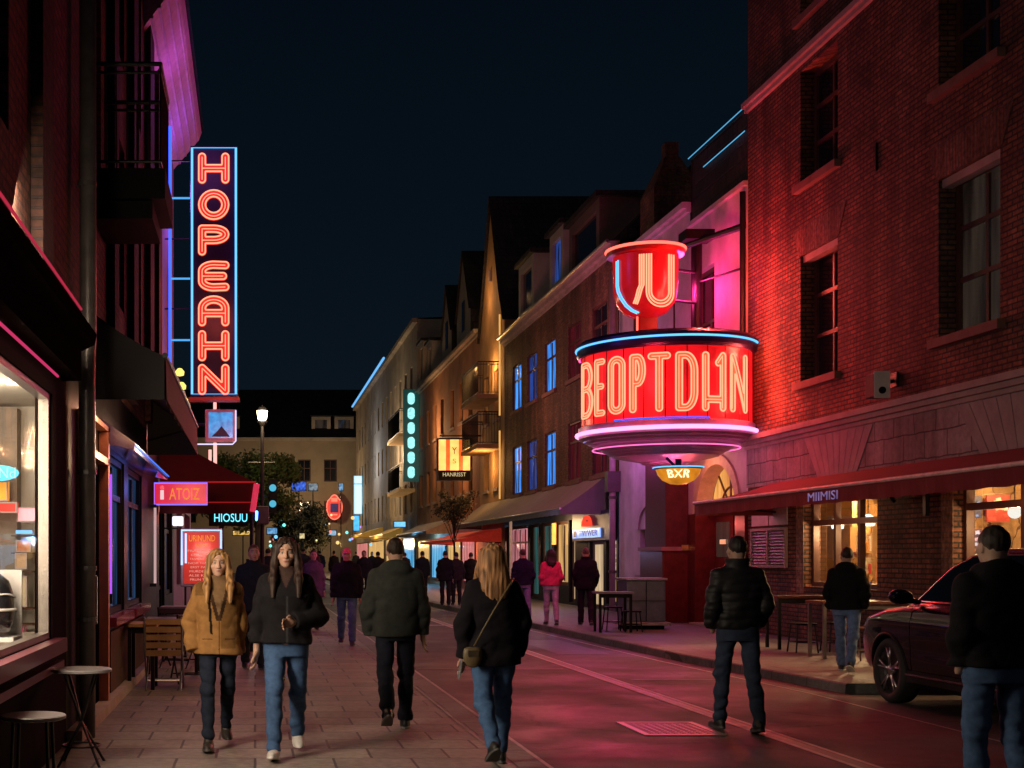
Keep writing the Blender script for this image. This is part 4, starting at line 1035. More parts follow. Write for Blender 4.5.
m.build('pane', M['dim_glass'], d)
m = MB(); m.tube([P(27.6,1.1,-.33),P(27.6,1.12,-.26),P(27.6,1.35,-.26),P(27.6,1.37,-.33)], .014, 8); m.build('handle', M['metal'], d)
m = MB(); m.pbox(P,26.57,28.93,.122,.16,-.4,.2); m.build('doorstep', M['stone_trim'], B)
m = MB(); m.pbox(P,28.15,28.5,1.88,1.98,-.33,-.325); m.build('notice', plastic_lit('notice_glow', (1,.55,.3), .6), B)
# red pilaster that carries the sign
m = MB(); m.pbox(P,29.47,31.2,.12,1.75,.003,.62); m.build('pilaster', M['red_paint'], B, bevel=.02)
m = MB(); m.pbox(P,29.55,31.12,1.752,4.2,.003,.52); m.build('pilaster', mat('dark_red_paint', (.07,.013,.018), .6, var=.3, spec=.2), B, bevel=.02)
m = MB(); m.pbox(P,29.43,31.24,1.74,1.83,.003,.66); m.build('pilaster_cap', mat('dusky_stone', (.25,.12,.14), .6), B)
m = MB(); m.pbox(P,29.4,29.44,1.75,1.87,.0,.2); m.build('number_plate', mat('brass_plate', (.6,.4,.15), .3, metal=.8), B)
m = MB(); m.pbox(P,26.0,29.44,9.1,10.55,-.3,-.02); m.build('parapet', M['roof'], B)
m = MB(); molding(m, P, 29.46, 35.2, [(9.38,9.46,.08),(9.462,9.6,.18)]); m.build('cornice', M['plaster_pink'], B)
m = MB(); molding(m, P, 26.02, 29.44, [(9.0,9.09,.09)]); m.build('cornice', M['plaster_pink'], B)
m = MB(); m.quad((XF,26.05,10.5),(XF,29.4,10.5),(XF+3.5,29.4,12.3),(XF+3.5,26.05,12.3)); m.quad((XF,29.4,9.6),(XF,35.2,9.6),(XF+4,35.2,11.2),(XF+4,29.4,11.2)); m.quad((XF,29.4,9.5),(XF+4,29.4,9.5),(XF+4,29.4,12.4),(XF,29.4,10.5)); m.build('roof', M['roof'], B)
m = MB(); x0,x1,y0,y1 = 10.25,11.45,33.6,34.8
m.box(x0,x1,y0,y1,9.6,11.1); m.hexa([(x0,y0,11.1),(x1,y0,11.1),(x1,y1,11.1),(x0,y1,11.1),(10.65,34.0,12.0),(11.05,34.0,12.0),(11.05,34.4,12.0),(10.65,34.4,12.0)]); m.box(10.68,11.02,34.03,34.37,12.0,12.4)
m.build('chimney', M['brick_brown'], B)
for z in (10.58, 10.1):
    y1 = 29.5 if z > 10.3 else 28.5
    m = MB(); m.tube([P(26.1,z,.03),P(y1,z,.03)], .010, 8); tag(m.build('neon_strip', neon('roofline_blue', (.12,.5,.85), .9)), 'upper blue neon line along the dark parapet' if z > 10.3 else 'lower blue neon line along the dark parapet', 'neon strip')
t = thing('drain_pipe', 'pink lit drain pipe between the plaster house and brown brick house', 'drain pipe', (9.65,35.25,0))
m = MB(); m.tube([(9.62,35.2,9.3),(9.62,35.2,.15)], .085, 12); m.build('pipe', mat('pale_pipe', (.45,.35,.4), .4, var=.15), t, smooth=True)
m = MB()
m.box(9.45,9.8,35.05,35.35,3.35,3.9); m.build('hopper', M['pipe'], t)
for z in (1.2,3.2,5.2,7.2): m = MB(); m.lathe([(.09,-.04),(.11,-.03),(.11,.03),(.09,.04)], (9.62,35.2,z), 14); m.build('pipe_clip', M['pipe'], t)
# iron frame that stays the sign
t = thing('sign_gantry', 'black iron gantry on the wall behind the cup sign', 'bracket', (9.2,27.0,5.8))
m = MB()
m.tube([(9.35,27.6,5.7),(9.35,27.6,8.4)], .085, 8); m.tube([(9.35,27.9,5.8),(9.35,27.9,8.3)], .05, 8)
m.tube([(9.79,26.1,8.22),(9.05,28.1,8.22)], .07, 8); m.box(9.0,9.6,27.3,27.8,8.25,8.45)
m.tube([(9.75,26.15,5.2),(9.75,26.15,8.9)], .06, 8)
for z in (6.35,6.95,7.6): m.tube([(9.35,27.6,z),(8.75,27.3,z)], .03, 6)
m.tube([(8.75,27.3,6.3),(8.75,27.3,7.65)], .02, 6); m.tube([(9.35,27.6,7.4),(9.79,26.3,7.4)], .025, 6)
m.build('frame', M['iron'], t)

# ---------------- the round drum sign
CX, CY, RD = 8.25, 26.3, 1.64
D0 = Vector((-CX, -CY, 0)).normalized(); Rt = Vector((-D0.y, D0.x, 0))
if Rt.x < 0: Rt = -Rt
def cyl(th, z, r): d = D0*math.cos(th)+Rt*math.sin(th); return (CX+d.x*r, CY+d.y*r, z)
S = thing('drum_sign', 'large round red drum sign with peach neon lettering above the red door', 'sign', (CX,CY,3.4))
m = MB()
seg = 14
for i in range(96):
    a = 2*math.pi*i/96; b = 2*math.pi*(i+1)/96
    m.quad(cyl(a,4.22,RD),cyl(b,4.22,RD),cyl(b,5.6,RD),cyl(a,5.6,RD))
m.build('lit_face', plastic_lit('red_sign_plastic', (1.0,.010,.016), .74, (.4,.015,.02), .3, .45, 1.3), S, smooth=True)
m = MB()
for i in range(26):
    a = 2*math.pi*i/26; m.tube([cyl(a,4.22,RD+.002),cyl(a,5.6,RD+.002)], .009, 5)
m.build('panel_seams', mat('seam_dark', (.06,.004,.006), .4), S)
m = MB(); m.lathe([(0,5.6),(RD-.02,5.6),(RD+.06,5.6),(RD+.09,5.66),(RD+.09,5.86),(RD+.02,5.92),(0,5.95)], (CX,CY,0), 96); m.build('top_rim', mat('navy_metal', (.03,.03,.11), .3, metal=.5, var=.2, bump=.05), S, smooth=False)
m = MB(); m.tube([cyl(2*math.pi*i/96,5.78,RD+.105) for i in range(96)], .021, 8, True); m.build('blue_tube', NBs, S)
prof = [(RD+.02,4.22),(RD+.06,4.2),(RD+.06,3.98)]
r = RD+.02
for i in range(7): prof += [(r, 3.975-i*.055), (r-.045, 3.965-i*.055-.03)]; r -= .10
prof += [(.5,3.50),(.45,3.46),(0,3.46)]
m = MB(); m.lathe(prof, (CX,CY,0), 96); m.build('stepped_base', mat('mauve_metal', (.55,.3,.45), .35, metal=.2, var=.15, bump=.05), S)
m = MB(); m.tube([cyl(2*math.pi*i/96,4.06,RD+.09) for i in range(96)], .04, 8, True); m.build('pink_tube', NP, S)
m = MB(); m.tube([cyl(math.pi*2*i/96,3.76,RD-.22) for i in range(96)], .014, 6, True); m.build('pink_tube', neon('base_fill_pink', (1,.16,.5), 1.5), S)  # lower tube added to light the stepped base
m = MB(); m.tube([cyl(-.55+1.1*i/24-.05,4.235,RD+.02) for i in range(25)], .018, 6); m.build('blue_tube', neon('deep_blue_tube', (.05,.12,1), 1.3), S)
ZB, HL = 4.36, 1.1
spec = [('B',-71,-54),('E',-51.5,-42),('O',-38.5,-26),('P',-22.5,-12.5),('T',-10.5,3),('D',6.5,20),('h',23.5,40),('N',44.5,62)]
plate = plastic_lit('peach_letter_plate', (1.0,.16,.06), .62, (.5,.1,.05), .4, .3, 6)
def neon_letter(par, ch, mapf, wd, ht, hw, tube_r, tube_m, plate_m, step=.012, d_plate=.02, d_tube=.05, glow=0.0):
    sk = GL[ch](max(.05, (wd-2*hw)/(ht-2*hw))); sk = [[(x*(ht-2*hw)+hw, y*(ht-2*hw)+hw) for x, y in s] for s in sk]
    lp = [thin(l, step*.9) for l in contours(sk, hw, step)]
    mb = MB()
    lg = [thin(l, step*.9) for l in contours(sk, hw+glow, step)] if glow else lp
    lg = [l for l in lg if len(l) > 3]
    tri = tessellate_polygon([[Vector((x, y, 0)) for x, y in l] for l in lg]); flat = [p for l in lg for p in l]
    mb.add([mapf(x, y, d_plate) for x, y in flat], [tuple(t) for t in tri])
    o = mb.build('letter', plate_m, par)
    mb = MB()
    for l in lp:
        if len(l) > 4: mb.tube([mapf(x, y, d_tube) for x, y in l], tube_r, 6, True)
    for s in sk:
        q = []
        for a, b in zip(s, s[1:]):
            n_ = max(1, int(math.hypot(b[0]-a[0], b[1]-a[1])/.04)); q += [(a[0]+(b[0]-a[0])*i/n_, a[1]+(b[1]-a[1])*i/n_) for i in range(n_)]
        q.append(s[-1]); mb.tube([mapf(x, y, d_tube*.7) for x, y in q], tube_r*.62, 5)
    mb.build('tube', tube_m, o)
    return o
for ch, a, b in spec:
    th0 = R(a); wd = R(b-a)*RD
    neon_letter(S, ch, lambda x, y, d, th0=th0: cyl(th0+x/RD, ZB+y, RD+d), wd, HL, .056 if ch not in 'BE' else .05, .015, NPe, plate, .012)
# ---------------- cup sign on its pedestal
S = thing('cup_sign', 'red cup-shaped neon sign with pale looping tubes, standing on the drum sign', 'sign', (7.85,CY,5.95))
ux, uy = 7.85, CY
def cup(th, z, r): d = D0*math.cos(th)+Rt*math.sin(th); return (ux+d.x*r, uy+d.y*r, z)
prof = [(0,6.36),(.22,6.4),(.42,6.5),(.56,6.68),(.615,6.9),(.64,7.55),(.64,7.62),(.75,7.64),(.77,7.7),(.75,7.78),(0,7.8)]
m = MB(); m.lathe(prof[:7], (ux,uy,0), 48); m.build('lit_body', plastic_lit('red_cup_plastic', (1.0,.012,.018), .34, (.3,.012,.015), .25, .3, 2.5), S, smooth=True)
m = MB(); m.lathe(prof[6:], (ux,uy,0), 48); m.build('rim', mat('rim_red', (.4,.02,.02), .3, var=.1), S)
m = MB(); m.tube([cup(2*math.pi*i/64,7.75,.765) for i in range(64)], .03, 8, True); m.build('red_tube', NR, S)
m = MB(); m.box(ux-.2,ux+.2,uy-.17,uy+.17,5.955,6.45); m.build('pedestal', plastic_lit('pedestal_red', (.6,.02,.02), .05, (.16,.012,.014)), S, bevel=.03)
m = MB(); m.tube([(ux-.22,uy-.19,5.97),(ux-.22,uy-.19,6.4)], .02, 6); m.build('red_tube', NR, S)
def cx(u, v, d=.03):
    """point on the front of the cup, u metres across"""
    rr = np.interp(v, [6.4,6.5,6.68,6.9,7.55], [.3,.42,.56,.62,.64])+d; s = max(-.985, min(.985, u/rr)); return cup(math.asin(s), v, rr)
def ushape(u0, u1, vt, vb, n=14):
    c = (u0+u1)/2; r = (u1-u0)/2
    return [(u0, vt-(vt-vb-r)*i/6) for i in range(6)]+[(c-r*math.cos(math.pi*i/n), vb+r-r*math.sin(math.pi*i/n)) for i in range(n+1)]+[(u1, vb+r+(vt-vb-r)*i/6) for i in range(1, 7)]
m = MB()
for o in (0, .05, .1): m.tube([cx(u, v) for u, v in ushape(.03+o*.9, .54-o*.9, 7.55, 6.55+o)], .016, 6)
m.build('peach_tube', NPe, S)
m = MB()
for o in (0, .05, .1):
    pts = [(-.02-o*.8, 7.55-.1*i) for i in range(7)]+[(-.06-o*.8,6.86),(-.10-o*.75,6.72),(-.15-o*.7,6.6+o*.2)]; m.tube([cx(u, v) for u, v in pts], .016, 6)
m.build('peach_tube', NPe, S)
m = MB(); pts = [(-.55,7.5-.1*i) for i in range(6)]+[(-.53,6.88),(-.47,6.74),(-.38,6.6),(-.27,6.5),(-.15,6.44)]
for o in (0, .035): m.tube([cx(u+o, v+o*.3) for u, v in pts], .016, 6)
m.build('blue_tube', NBs, S)
# ---------------- small bowl sign under the drum
S = thing('bowl_sign', 'small amber bowl sign with pale lettering hanging under the drum', 'sign', (8.25,25.6,2.95))
bx, by = 8.22, 25.4
m = MB(); m.lathe([(0,3.0),(.16,3.02),(.3,3.09),(.39,3.2),(.42,3.3)], (bx,by,0), 40); m.build('lit_bowl', plastic_lit('amber_bowl', (1,.36,.02), .55, (.5,.2,.02), .3, .35, 5), S, smooth=True)
m = MB(); m.lathe([(0,3.3),(.42,3.3),(.47,3.32),(.47,3.345),(.3,3.36),(0,3.36)], (bx,by,0), 40); m.build('rim', mat('navy_metal', (.03,.03,.11), .3), S)
m = MB(); m.tube([(bx+.47*math.cos(2*math.pi*i/40), by+.47*math.sin(2*math.pi*i/40), 3.335) for i in range(40)], .014, 6, True); m.build('blue_tube', NBs, S)
m = MB(); m.tube([(bx,by,3.36),(bx,by,3.5)], .06, 10); m.tube([(bx-.1,by-.1,3.36),(bx-.25,by-.05,3.52)], .03, 6); m.build('stem', mat('navy_metal', (.03,.03,.11), .3), S)
m = MB(); V, Fc = text_mesh('BXR', 1.0, .02); xs = [p[0] for p in V]; ys = [p[1] for p in V]; kx = .42/(max(xs)-min(xs)); ky = .15/(max(ys)-min(ys))
def bowl(u, v, d): rr = np.interp(v, [3.02,3.09,3.2,3.3], [.2,.32,.4,.43])+.012+d; dd = D0*math.cos(u/.4)+Rt*math.sin(u/.4); return (bx+dd.x*rr, by+dd.y*rr, v)
m.add([bowl(x*kx, 3.19+y*ky, z) for x, y, z in V], Fc); m.build('lettering', neon('pale_yellow_letter', (1,.85,.5), 1.6), S)
# ---------------- brown brick townhouse, Y 35..51
B = thing('brick_townhouse', 'brown brick townhouse with dormers and blue-lit windows, over the grey awning', 'building', (XF,43.2,0))
YC = [37.2,40.15,43.45,46.3,48.95]; hw = .8
rows = [(3.95,5.75),(7.1,8.8)]
holes = [(y-hw,y+hw,a,b) for y in YC for a, b in rows]
m = MB(); m.wall(P, 35.3, 51.3, 3.4, 10.1, holes, .14); m.quad((XF,35.3,3.4),(XF+8,35.3,3.4),(XF+8,35.3,10.1),(XF,35.3,10.1)); m.build('wall', M['brick_brown'], B)
GLB = curtain_glow('blue_window', (.05,.3,1.0), 1.3, .12, 5); GLBd = curtain_glow('dim_blue_window', (.03,.16,.8), .4, .05, 6); GLR = curtain_glow('red_window', (.5,.02,.04), .14, .2, 6); GLW = curtain_glow('amber_window', (1.0,.55,.2), .5, .2, 6)
gl = {(0,0):GLR,(1,0):GLR,(2,0):GLB,(3,0):GLBd,(4,0):GLB,(0,1):M['dark_glass'],(1,1):GLR,(2,1):GLB,(3,1):GLBd,(4,1):GLB}
for i, y in enumerate(YC):
    for j, (a, b) in enumerate(rows): window(B, P, (y-hw,y+hw,a,b), .13, M['frame_dark'], gl[(i,j)], 2, (.66,), .055, .08, M['sill_dark'])
m = MB(); molding(m, P, 35.3, 51.3, [(9.85,9.95,.08),(9.952,10.08,.2),(10.082,10.14,.3)]); m.build('cornice', M['stone_trim'], B)
m = MB(); m.tube([P(35.3,10.14,.3),P(51.3,10.14,.3)], .05, 8); m.build('gutter', M['metal'], B)
m = MB(); m.quad((XF-.1,35.3,10.15),(XF-.1,51.3,10.15),(XF+2.2,51.3,12.4),(XF+2.2,35.3,12.4)); m.quad((XF+2.2,35.3,12.4),(XF+2.2,51.3,12.4),(XF+7,51.3,12.6),(XF+7,35.3,12.6)); m.add([(XF-.1,35.3,10.15),(XF+2.2,35.3,12.4),(XF+7,35.3,12.6),(XF+7,35.3,10.15)], [(0,1,2,3)]); m.build('roof', M['roof'], B)
def dormer(par, P, u0, u1, v0, v1, depth, gl, mt, slope=0.15):
    m = MB(); m.wall(P, u0, u1, v0, v1, [(u0+.35,u1-.35,v0+.35,v1-.3)], .15)
    f = lambda d: (P(u0,v0,d),P(u0,v1,d)); q = -depth
    for u in (u0, u1): m.quad(P(u,v0,0),P(u,v0,q),P(u,v1,q),P(u,v1,0))
    d = m.build('dormer', mt, par)
    r = MB(); r.pbox(P, u0-.15, u1+.15, v1+.003, v1+.16, q, .15); r.build('roof', M['roof'], d)
    w = MB(); w.quad(P(u0+.36,v0+.36,-.1),P(u1-.36,v0+.36,-.1),P(u1-.36,v1-.31,-.1),P(u0+.36,v1-.31,-.1)); w.build('pane', gl, d)
dormer(B, P, 41.6, 43.5, 10.2, 12.2, 2.4, GLBd, M['plaster_grey']); dormer(B, P, 46.0, 48.6, 10.2, 12.3, 2.4, M['dark_glass'], M['plaster_grey'])
dormer(B, PR(9.9), 37.6, 41.2, 10.2, 11.95, 3.5, M['dark_glass'], mat('slate_wall', (.09,.065,.06), .8))
# ground floor: dark shopfront with openings
SF = [(45.2,46.6,.2,2.75),(43.2,44.9,.7,2.75),(40.95,42.9,.7,2.75),(40.05,40.8,.2,2.75)]
m = MB(); m.wall(P, 38.55, 51.3, .12, 3.4, SF+[(47.0,50.9,.7,2.75)], .2); m.wall(P, 35.3, 38.5, .12, 3.4, [(35.5,36.5,.3,2.05),(36.8,38.3,.14,2.05)], .2); m.build('shopfront', M['black_paint'], B)
sw = [curtain_glow('teal_shop_pane', (.1,.42,.4), .22, .2, 4), curtain_glow('amber_shop_pane', (1.0,.55,.18), .75, .25, 3), curtain_glow('cream_shop_pane', (1.0,.7,.4), .7, .4, 3), curtain_glow('pink_shop_pane', (1.0,.35,.4), .6, .2, 5)]
window(B, P, SF[0], .18, M['frame_dark'], sw[0], 1, (), .1, name='shop_window'); window(B, P, SF[1], .18, M['frame_dark'], sw[0], 2, (), .1, name='shop_window'); window(B, P, SF[2], .18, M['frame_dark'], sw[1], 2, (), .1, name='shop_window'); window(B, P, SF[3], .18, M['frame_dark'], sw[2], 1, (), .1, name='shop_window'); window(B, P, (47.0,50.9,.7,2.75), .18, M['frame_dark'], sw[3], 4, (.7,), .1, name='shop_window')
window(B, P, (35.5,36.5,.3,2.05), .18, M['frame_dark'], sw[1], 1, (), .07, name='shop_window'); window(B, P, (36.8,38.3,.14,2.05), .18, M['frame_dark'], sw[2], 1, (), .09, name='door')
m = MB(); m.pbox(P, 42.3,42.75,2.0,2.7,.06,.1); tag(m.build('poster', plastic_lit('amber_poster_glow', (1,.5,.1), .8)), 'small amber poster in the dark shop window under the grey awning', 'poster')  # poster given its own glow, as if lit
for i, (y, z) in enumerate(((35.75,1.95),(35.75,1.55),(35.78,1.15))):
    m = MB(); m.pbox(P, y,y+.5,z,z+.3,-.1,-.06); tag(m.build('menu_card', plastic_lit('menu_glow', (1,.8,.5), .8, var=.8, scale=14)), 'lit menu card in the window beside the blue lettered sign', 'menu card', 'menu cards in the shop window')
S = thing('shop_sign', 'blue-white lit shop sign with red half-moon on the black fascia', 'sign', (9.6,37.8,2.4))
m = MB(); m.pbox(P,35.5,39.9,2.08,2.9,.01,.12); m.build('fascia', mat('navy_board', (.012,.012,.04), .4), S)
m = MB(); m.pbox(P,36.6,39.7,2.16,2.42,.125,.16); m.build('light_box', plastic_lit('blue_white_box', (.3,.5,1), 1.1), S)
m = MB(); add_text(m, 'TIWWER', P, 37.85, 2.29, .17, 2.1, .17, flip=True, extrude=.004); m.build('lettering', mat('navy_letter', (.01,.01,.08), .4), S); m = MB(); m.pbox(P,39.2,39.55,2.2,2.38,.165,.172); m.build('logo', MATS['navy_letter'], S)
m = MB(); m.tube([P(38.0-.42*math.cos(R(a)), 2.5+.25*math.sin(R(a)), .16) for a in range(0,181,15)], .06, 8); m.tube([P(38.0-.16*math.cos(R(a)), 2.5+.1*math.sin(R(a)), .16) for a in range(0,181,30)], .04, 8); m.build('half_moon', neon('red_half_moon', (1,.06,.03), 1.1), S)
awning('grey canvas awning along the brown brick townhouse', P, 36.6, 56.5, 3.85, 2.95, 1.25, .16, M['canvas_grey'], trim=M['metal'])
awning('small bright red awning over the lit shop beyond the grey one', P, 52, 64, 2.75, 2.3, 1.75, .1, mat('glowing_red_canvas', (.7,.05,.03), .7, bump=.2, emit=(1,.06,.03), es=.12))  # canvas given a faint glow of its own, as if lit
m = MB(); m.tube([(8.6,44.0,.12),(8.6,44.0,2.8)], .05, 8); m.tube([(8.6,44.0,.12),(8.6,44.0,.2)], .09, 8); tag(m.build('awning_post', mat('white_post', (.5,.45,.5), .4)), 'pale post holding the grey awning edge', 'post')

# ---------------- golden gabled house, Y 51.4..57
B = thing('gabled_house', 'tall narrow gold-lit house with a steep pointed gable', 'building', (XF,54.2,0))
holes = [(52.6,53.6,4.4,6.0),(54.9,55.9,4.4,6.0),(52.6,53.6,7.2,9.2),(54.9,55.9,7.2,9.2),(53.8,54.6,12.2,13.2)]
m = MB(); m.wall(P, 51.35, 57, .12, 11.0, holes[:4], .25)
m.add([P(51.35,11.0,0),P(57,11.0,0),P(56.2,12.2,0),P(54.2,16.4,0),P(52.2,12.2,0)], [(0,1,2,3,4)]); m.quad(P(51.35,10,0),P(51.35,10,-8),P(51.35,11,-8),P(51.35,11,0)); m.build('wall', M['plaster_gold'], B)
for h in holes[:4]: window(B, P, h, .25, M['frame_dark'], GLW if h[0] < 53 else M['dark_glass'], 2, (.6,), .07, .08)
m = MB(); r = lambda u, v: (P(u,v,.12), P(u,v,-9))
for (a, b), (c, d) in (((51.2,10.9),(52.15,12.3)),((52.15,12.3),(54.2,16.55)),((54.2,16.55),(56.25,12.3)),((56.25,12.3),(57.1,10.9))):
    p, q = r(a,b), r(c,d); m.quad(p[0],q[0],q[1],p[1])
m.build('roof', M['roof'], B)
m = MB(); m.tube([P(54.2,13.0,.02),P(54.2,13.5,.02)], .12, 10); m.build('gable_ornament', M['stone_trim'], B)
for u, a, b in ((51.75,7.2,11.2),(51.75,3.9,6.6)):
    m = MB(); m.tube([P(u,a,.12),P(u,b,.12)], .035, 8); tag(m.build('neon_strip', neon('amber_strip', (1.0,.48,.12), .9)), '%s golden light strip on the gabled house beside the balconies' % ('upper' if a > 6 else 'lower'), 'neon strip')
balcony('upper black iron balcony on the gold-lit gabled house', P, 52.2, 56.2, 8.1, .9, 1.3, under=M['plaster_gold']); balcony('lower black iron balcony on the gold-lit gabled house', P, 52.2, 56.2, 6.1, .9, 1.3, under=M['plaster_gold'])

# ---------------- orange house, Y 57..79
B = thing('orange_house', 'long orange plaster house with two gable dormers', 'building', (XF,68,0))
yc = [59.5,62.2,65.0,68.5,71.2,74,77]
holes = [(y-.55,y+.55,a,b) for y in yc for a, b in ((4.6,6.4),(8.0,9.9))]
m = MB(); m.wall(P, 57.02, 79, .12, 11.5, holes, .22); m.build('wall', M['plaster_orange'], B)
for k, h in enumerate(holes): window(B, P, h, .22, M['frame_dark'], GLW if k in (5,) else M['dark_glass'], 2, (.6,), .06, .08)
m = MB(); molding(m, P, 57.02, 79, [(11.3,11.4,.1),(11.402,11.55,.28)]); m.build('cornice', M['plaster_cream'], B)
m = MB(); m.quad((XF-.1,57.05,11.56),(XF-.1,79,11.56),(XF+4,79,14.5),(XF+4,57.05,14.5)); m.add([(XF-.1,79,11.56),(XF+4,79,14.5),(XF+4,79,11)], [(0,1,2)]); m.build('roof', M['roof'], B)
for uc, w_, top in ((61.5,2.0,15.9),(66.8,1.6,15.4)):
    m = MB(); m.add([P(uc-w_,11.6,0),P(uc+w_,11.6,0),P(uc+w_,13.0,0),P(uc,top,0),P(uc-w_,13.0,0)], [(0,1,2,3,4)]); g = m.build('gable', M['plaster_grey'], B)
    m = MB()
    for s in (-1, 1): m.quad(P(uc+s*(w_+.1),12.9,.1),P(uc,top+.1,.1),P(uc,top+.1,-5),P(uc+s*(w_+.1),12.9,-5)); m.quad(P(uc+s*w_,11.6,0),P(uc+s*w_,13,0),P(uc+s*w_,13,-4),P(uc+s*w_,11.6,-4))
    m.build('roof', M['roof'], g)
    m = MB(); m.pbox(P,uc-.35,uc+.35,12.2,13.6,.003,.03); m.build('pane', M['dark_glass'], g)
dormer(B, P, 72.5, 74.5, 11.65, 13.6, 2.5, M['dark_glass'], M['plaster_grey']); dormer(B, P, 76.2, 78.2, 11.65, 14.2, 3, M['dark_glass'], M['plaster_cream'])
for y0, y1, g in ((58,61.5,curtain_glow('rosy_shop_pane',(1,.3,.3),.8,.3,4)),(62,66,curtain_glow('gold_shop_pane',(1,.6,.2),.9,.3,4)),(67,72,curtain_glow('azure_shop_pane',(.1,.55,1),1.0,.3,2)),(73,78,curtain_glow('gold_shop_pane',(1,.6,.2),.9,.3,4))):
    m = MB(); m.pbox(P,y0,y1,.4,2.6,.01,.05); f = m.build('shop_window', M['frame_dark'], B); m = MB(); m.quad(P(y0+.1,.5,.06),P(y1-.1,.5,.06),P(y1-.1,2.5,.06),P(y0+.1,2.5,.06)); m.build('pane', g, f)
awning('pale awning along the orange house, far up the street', P, 65, 78.5, 3.5, 2.9, 1.3, .15, mat('cream_canvas', (.4,.34,.28), .8, bump=.2))
# projecting signs
S = thing('projecting_sign', 'striped amber and red lit box sign above the small tree', 'sign', (8.6,56.5,5.0))
Q = PE(56.6); u0, u1 = 7.95, 9.3
m = MB(); m.pbox(Q,u0-.08,u1+.08,4.9,6.75,-.2,0); m.build('case', M['iron'], S)
m = MB(); n = 5; wds = [.24,.14,.3,.14,.24]; tot = sum(wds); a = u0
for i, q in enumerate(wds):
    b = a+q/tot*(u1-u0); m.pbox(Q,a,b,5.35,6.68,.004,.03,i % 2); a = b
m.build('lit_stripes', [plastic_lit('amber_stripe', (1,.55,.14), 1.35), plastic_lit('orange_stripe', (.95,.13,.02), .95)], S)
m = MB(); m.pbox(Q,u0,u1,4.93,5.33,.004,.02); m.build('name_plate', M['black_paint'], S)
m = MB(); add_text(m, 'HANRISST', Q, (u0+u1)/2, 5.17, .03, 1.0, .17, extrude=.004); m.build('lettering', neon('cream_letter', (1,.75,.4), .7), S)
m = MB(); add_text(m, 'Y', Q, (u0+u1)/2, 6.2, .035, .22, .3, extrude=.004); add_text(m, 'S', Q, (u0+u1)/2, 5.75, .035, .16, .2, extrude=.004); m.build('emblem', mat('olive_letter', (.3,.3,.08), .5), S)
m = MB(); m.tube([(9.2,56.65,6.85),(9.8,56.65,6.85)], .04, 6); m.tube([(8.0,56.65,6.85),(9.8,56.65,6.85)], .03, 6); m.build('bracket', M['iron'], S)
S = thing('vertical_sign', 'tall teal vertical sign with six pale lit lozenges', 'sign', (9.3,78,6.2))
Q = PE(78); m = MB(); m.pbox(Q,8.85,9.78,6.1,11.6,-.2,0); m.build('case', mat('teal_case', (.01,.12,.12), .4, emit=(.01,.2,.2), es=.15), S)
for i in range(6):
    m = MB(); z = 6.3+i*.88; pts = _stad(.42, .7)[0][:-1]; m.prism([(9.1+a, z+b) for a, b in pts], Q, .003, .04); m.build('lozenge', neon('pale_teal_glow', (.35,.9,.9), 1.2, .3), S)
# ---------------- cream block, Y 79..127
B = thing('cream_block', 'long cream block with blue neon eave at the far end of the street', 'building', (XF,103,0))
yc = [82+3.1*i for i in range(15)]
holes = [(y-.6,y+.6,a,a+1.9) for y in yc for a in (4.4,8.0,11.6)]
m = MB(); m.wall(P, 79.1, 127, .12, 16, holes, .22); m.quad(P(79.1,11,0),P(79.1,16,0),P(79.1,16,-8),P(79.1,11,-8)); m.build('wall', M['plaster_cream'], B)
lit = {7:GLBd, 22:GLW}
for k, h in enumerate(holes): window(B, P, h, .22, M['frame_dark'], lit.get(k, M['dark_glass']), 2, (.6,), .08)
m = MB(); molding(m, P, 79.1, 127, [(15.8,16.05,.3)]); m.build('cornice', M['plaster_cream'], B)
m = MB(); m.quad((XF,79.1,16.06),(XF,127,16.06),(XF+6,127,16.3),(XF+6,79.1,16.3)); m.build('roof', M['roof'], B)
m = MB(); m.tube([P(96,16.2,.35),P(127,16.2,.35)], .09, 8); tag(m.build('neon_strip', neon('eave_blue', (.16,.5,1.0), 1.1)), 'blue neon strip along the eave of the far cream block', 'neon strip')
wu = mat('soffit_glow', (.5,.3,.14), .7, emit=(1,.5,.15), es=.12)  # warm light on the balcony slabs put in as a glow
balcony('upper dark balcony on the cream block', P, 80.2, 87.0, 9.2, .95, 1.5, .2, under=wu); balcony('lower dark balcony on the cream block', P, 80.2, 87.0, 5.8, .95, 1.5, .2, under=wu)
for i, (y0, y1, g, tx) in enumerate(((80,86,'azure_shop_pane',0),(87,97,'gold_shop_pane',0),(99,112,'gold_shop_pane',0),(113,125,'rosy_shop_pane',0))):
    m = MB(); m.pbox(P,y0,y1,.3,2.9,.01,.05); f = m.build('shop_window', M['frame_dark'], B); m = MB(); m.quad(P(y0+.1,.4,.06),P(y1-.1,.4,.06),P(y1-.1,2.8,.06),P(y0+.1,2.8,.06)); m.build('pane', MATS[g], f)
yel = mat('glowing_yellow_canvas', (.5,.3,.06), .7, bump=.2, emit=(1,.55,.1), es=.12)  # faint glow in the canvas stands in for light on it
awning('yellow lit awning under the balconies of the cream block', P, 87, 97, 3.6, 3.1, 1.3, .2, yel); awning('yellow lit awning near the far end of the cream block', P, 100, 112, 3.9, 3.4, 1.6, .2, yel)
S = thing('lit_panel_sign', 'tall white glowing panel sign with blue edge on the far cream block', 'sign', (9.4,119,5.6))
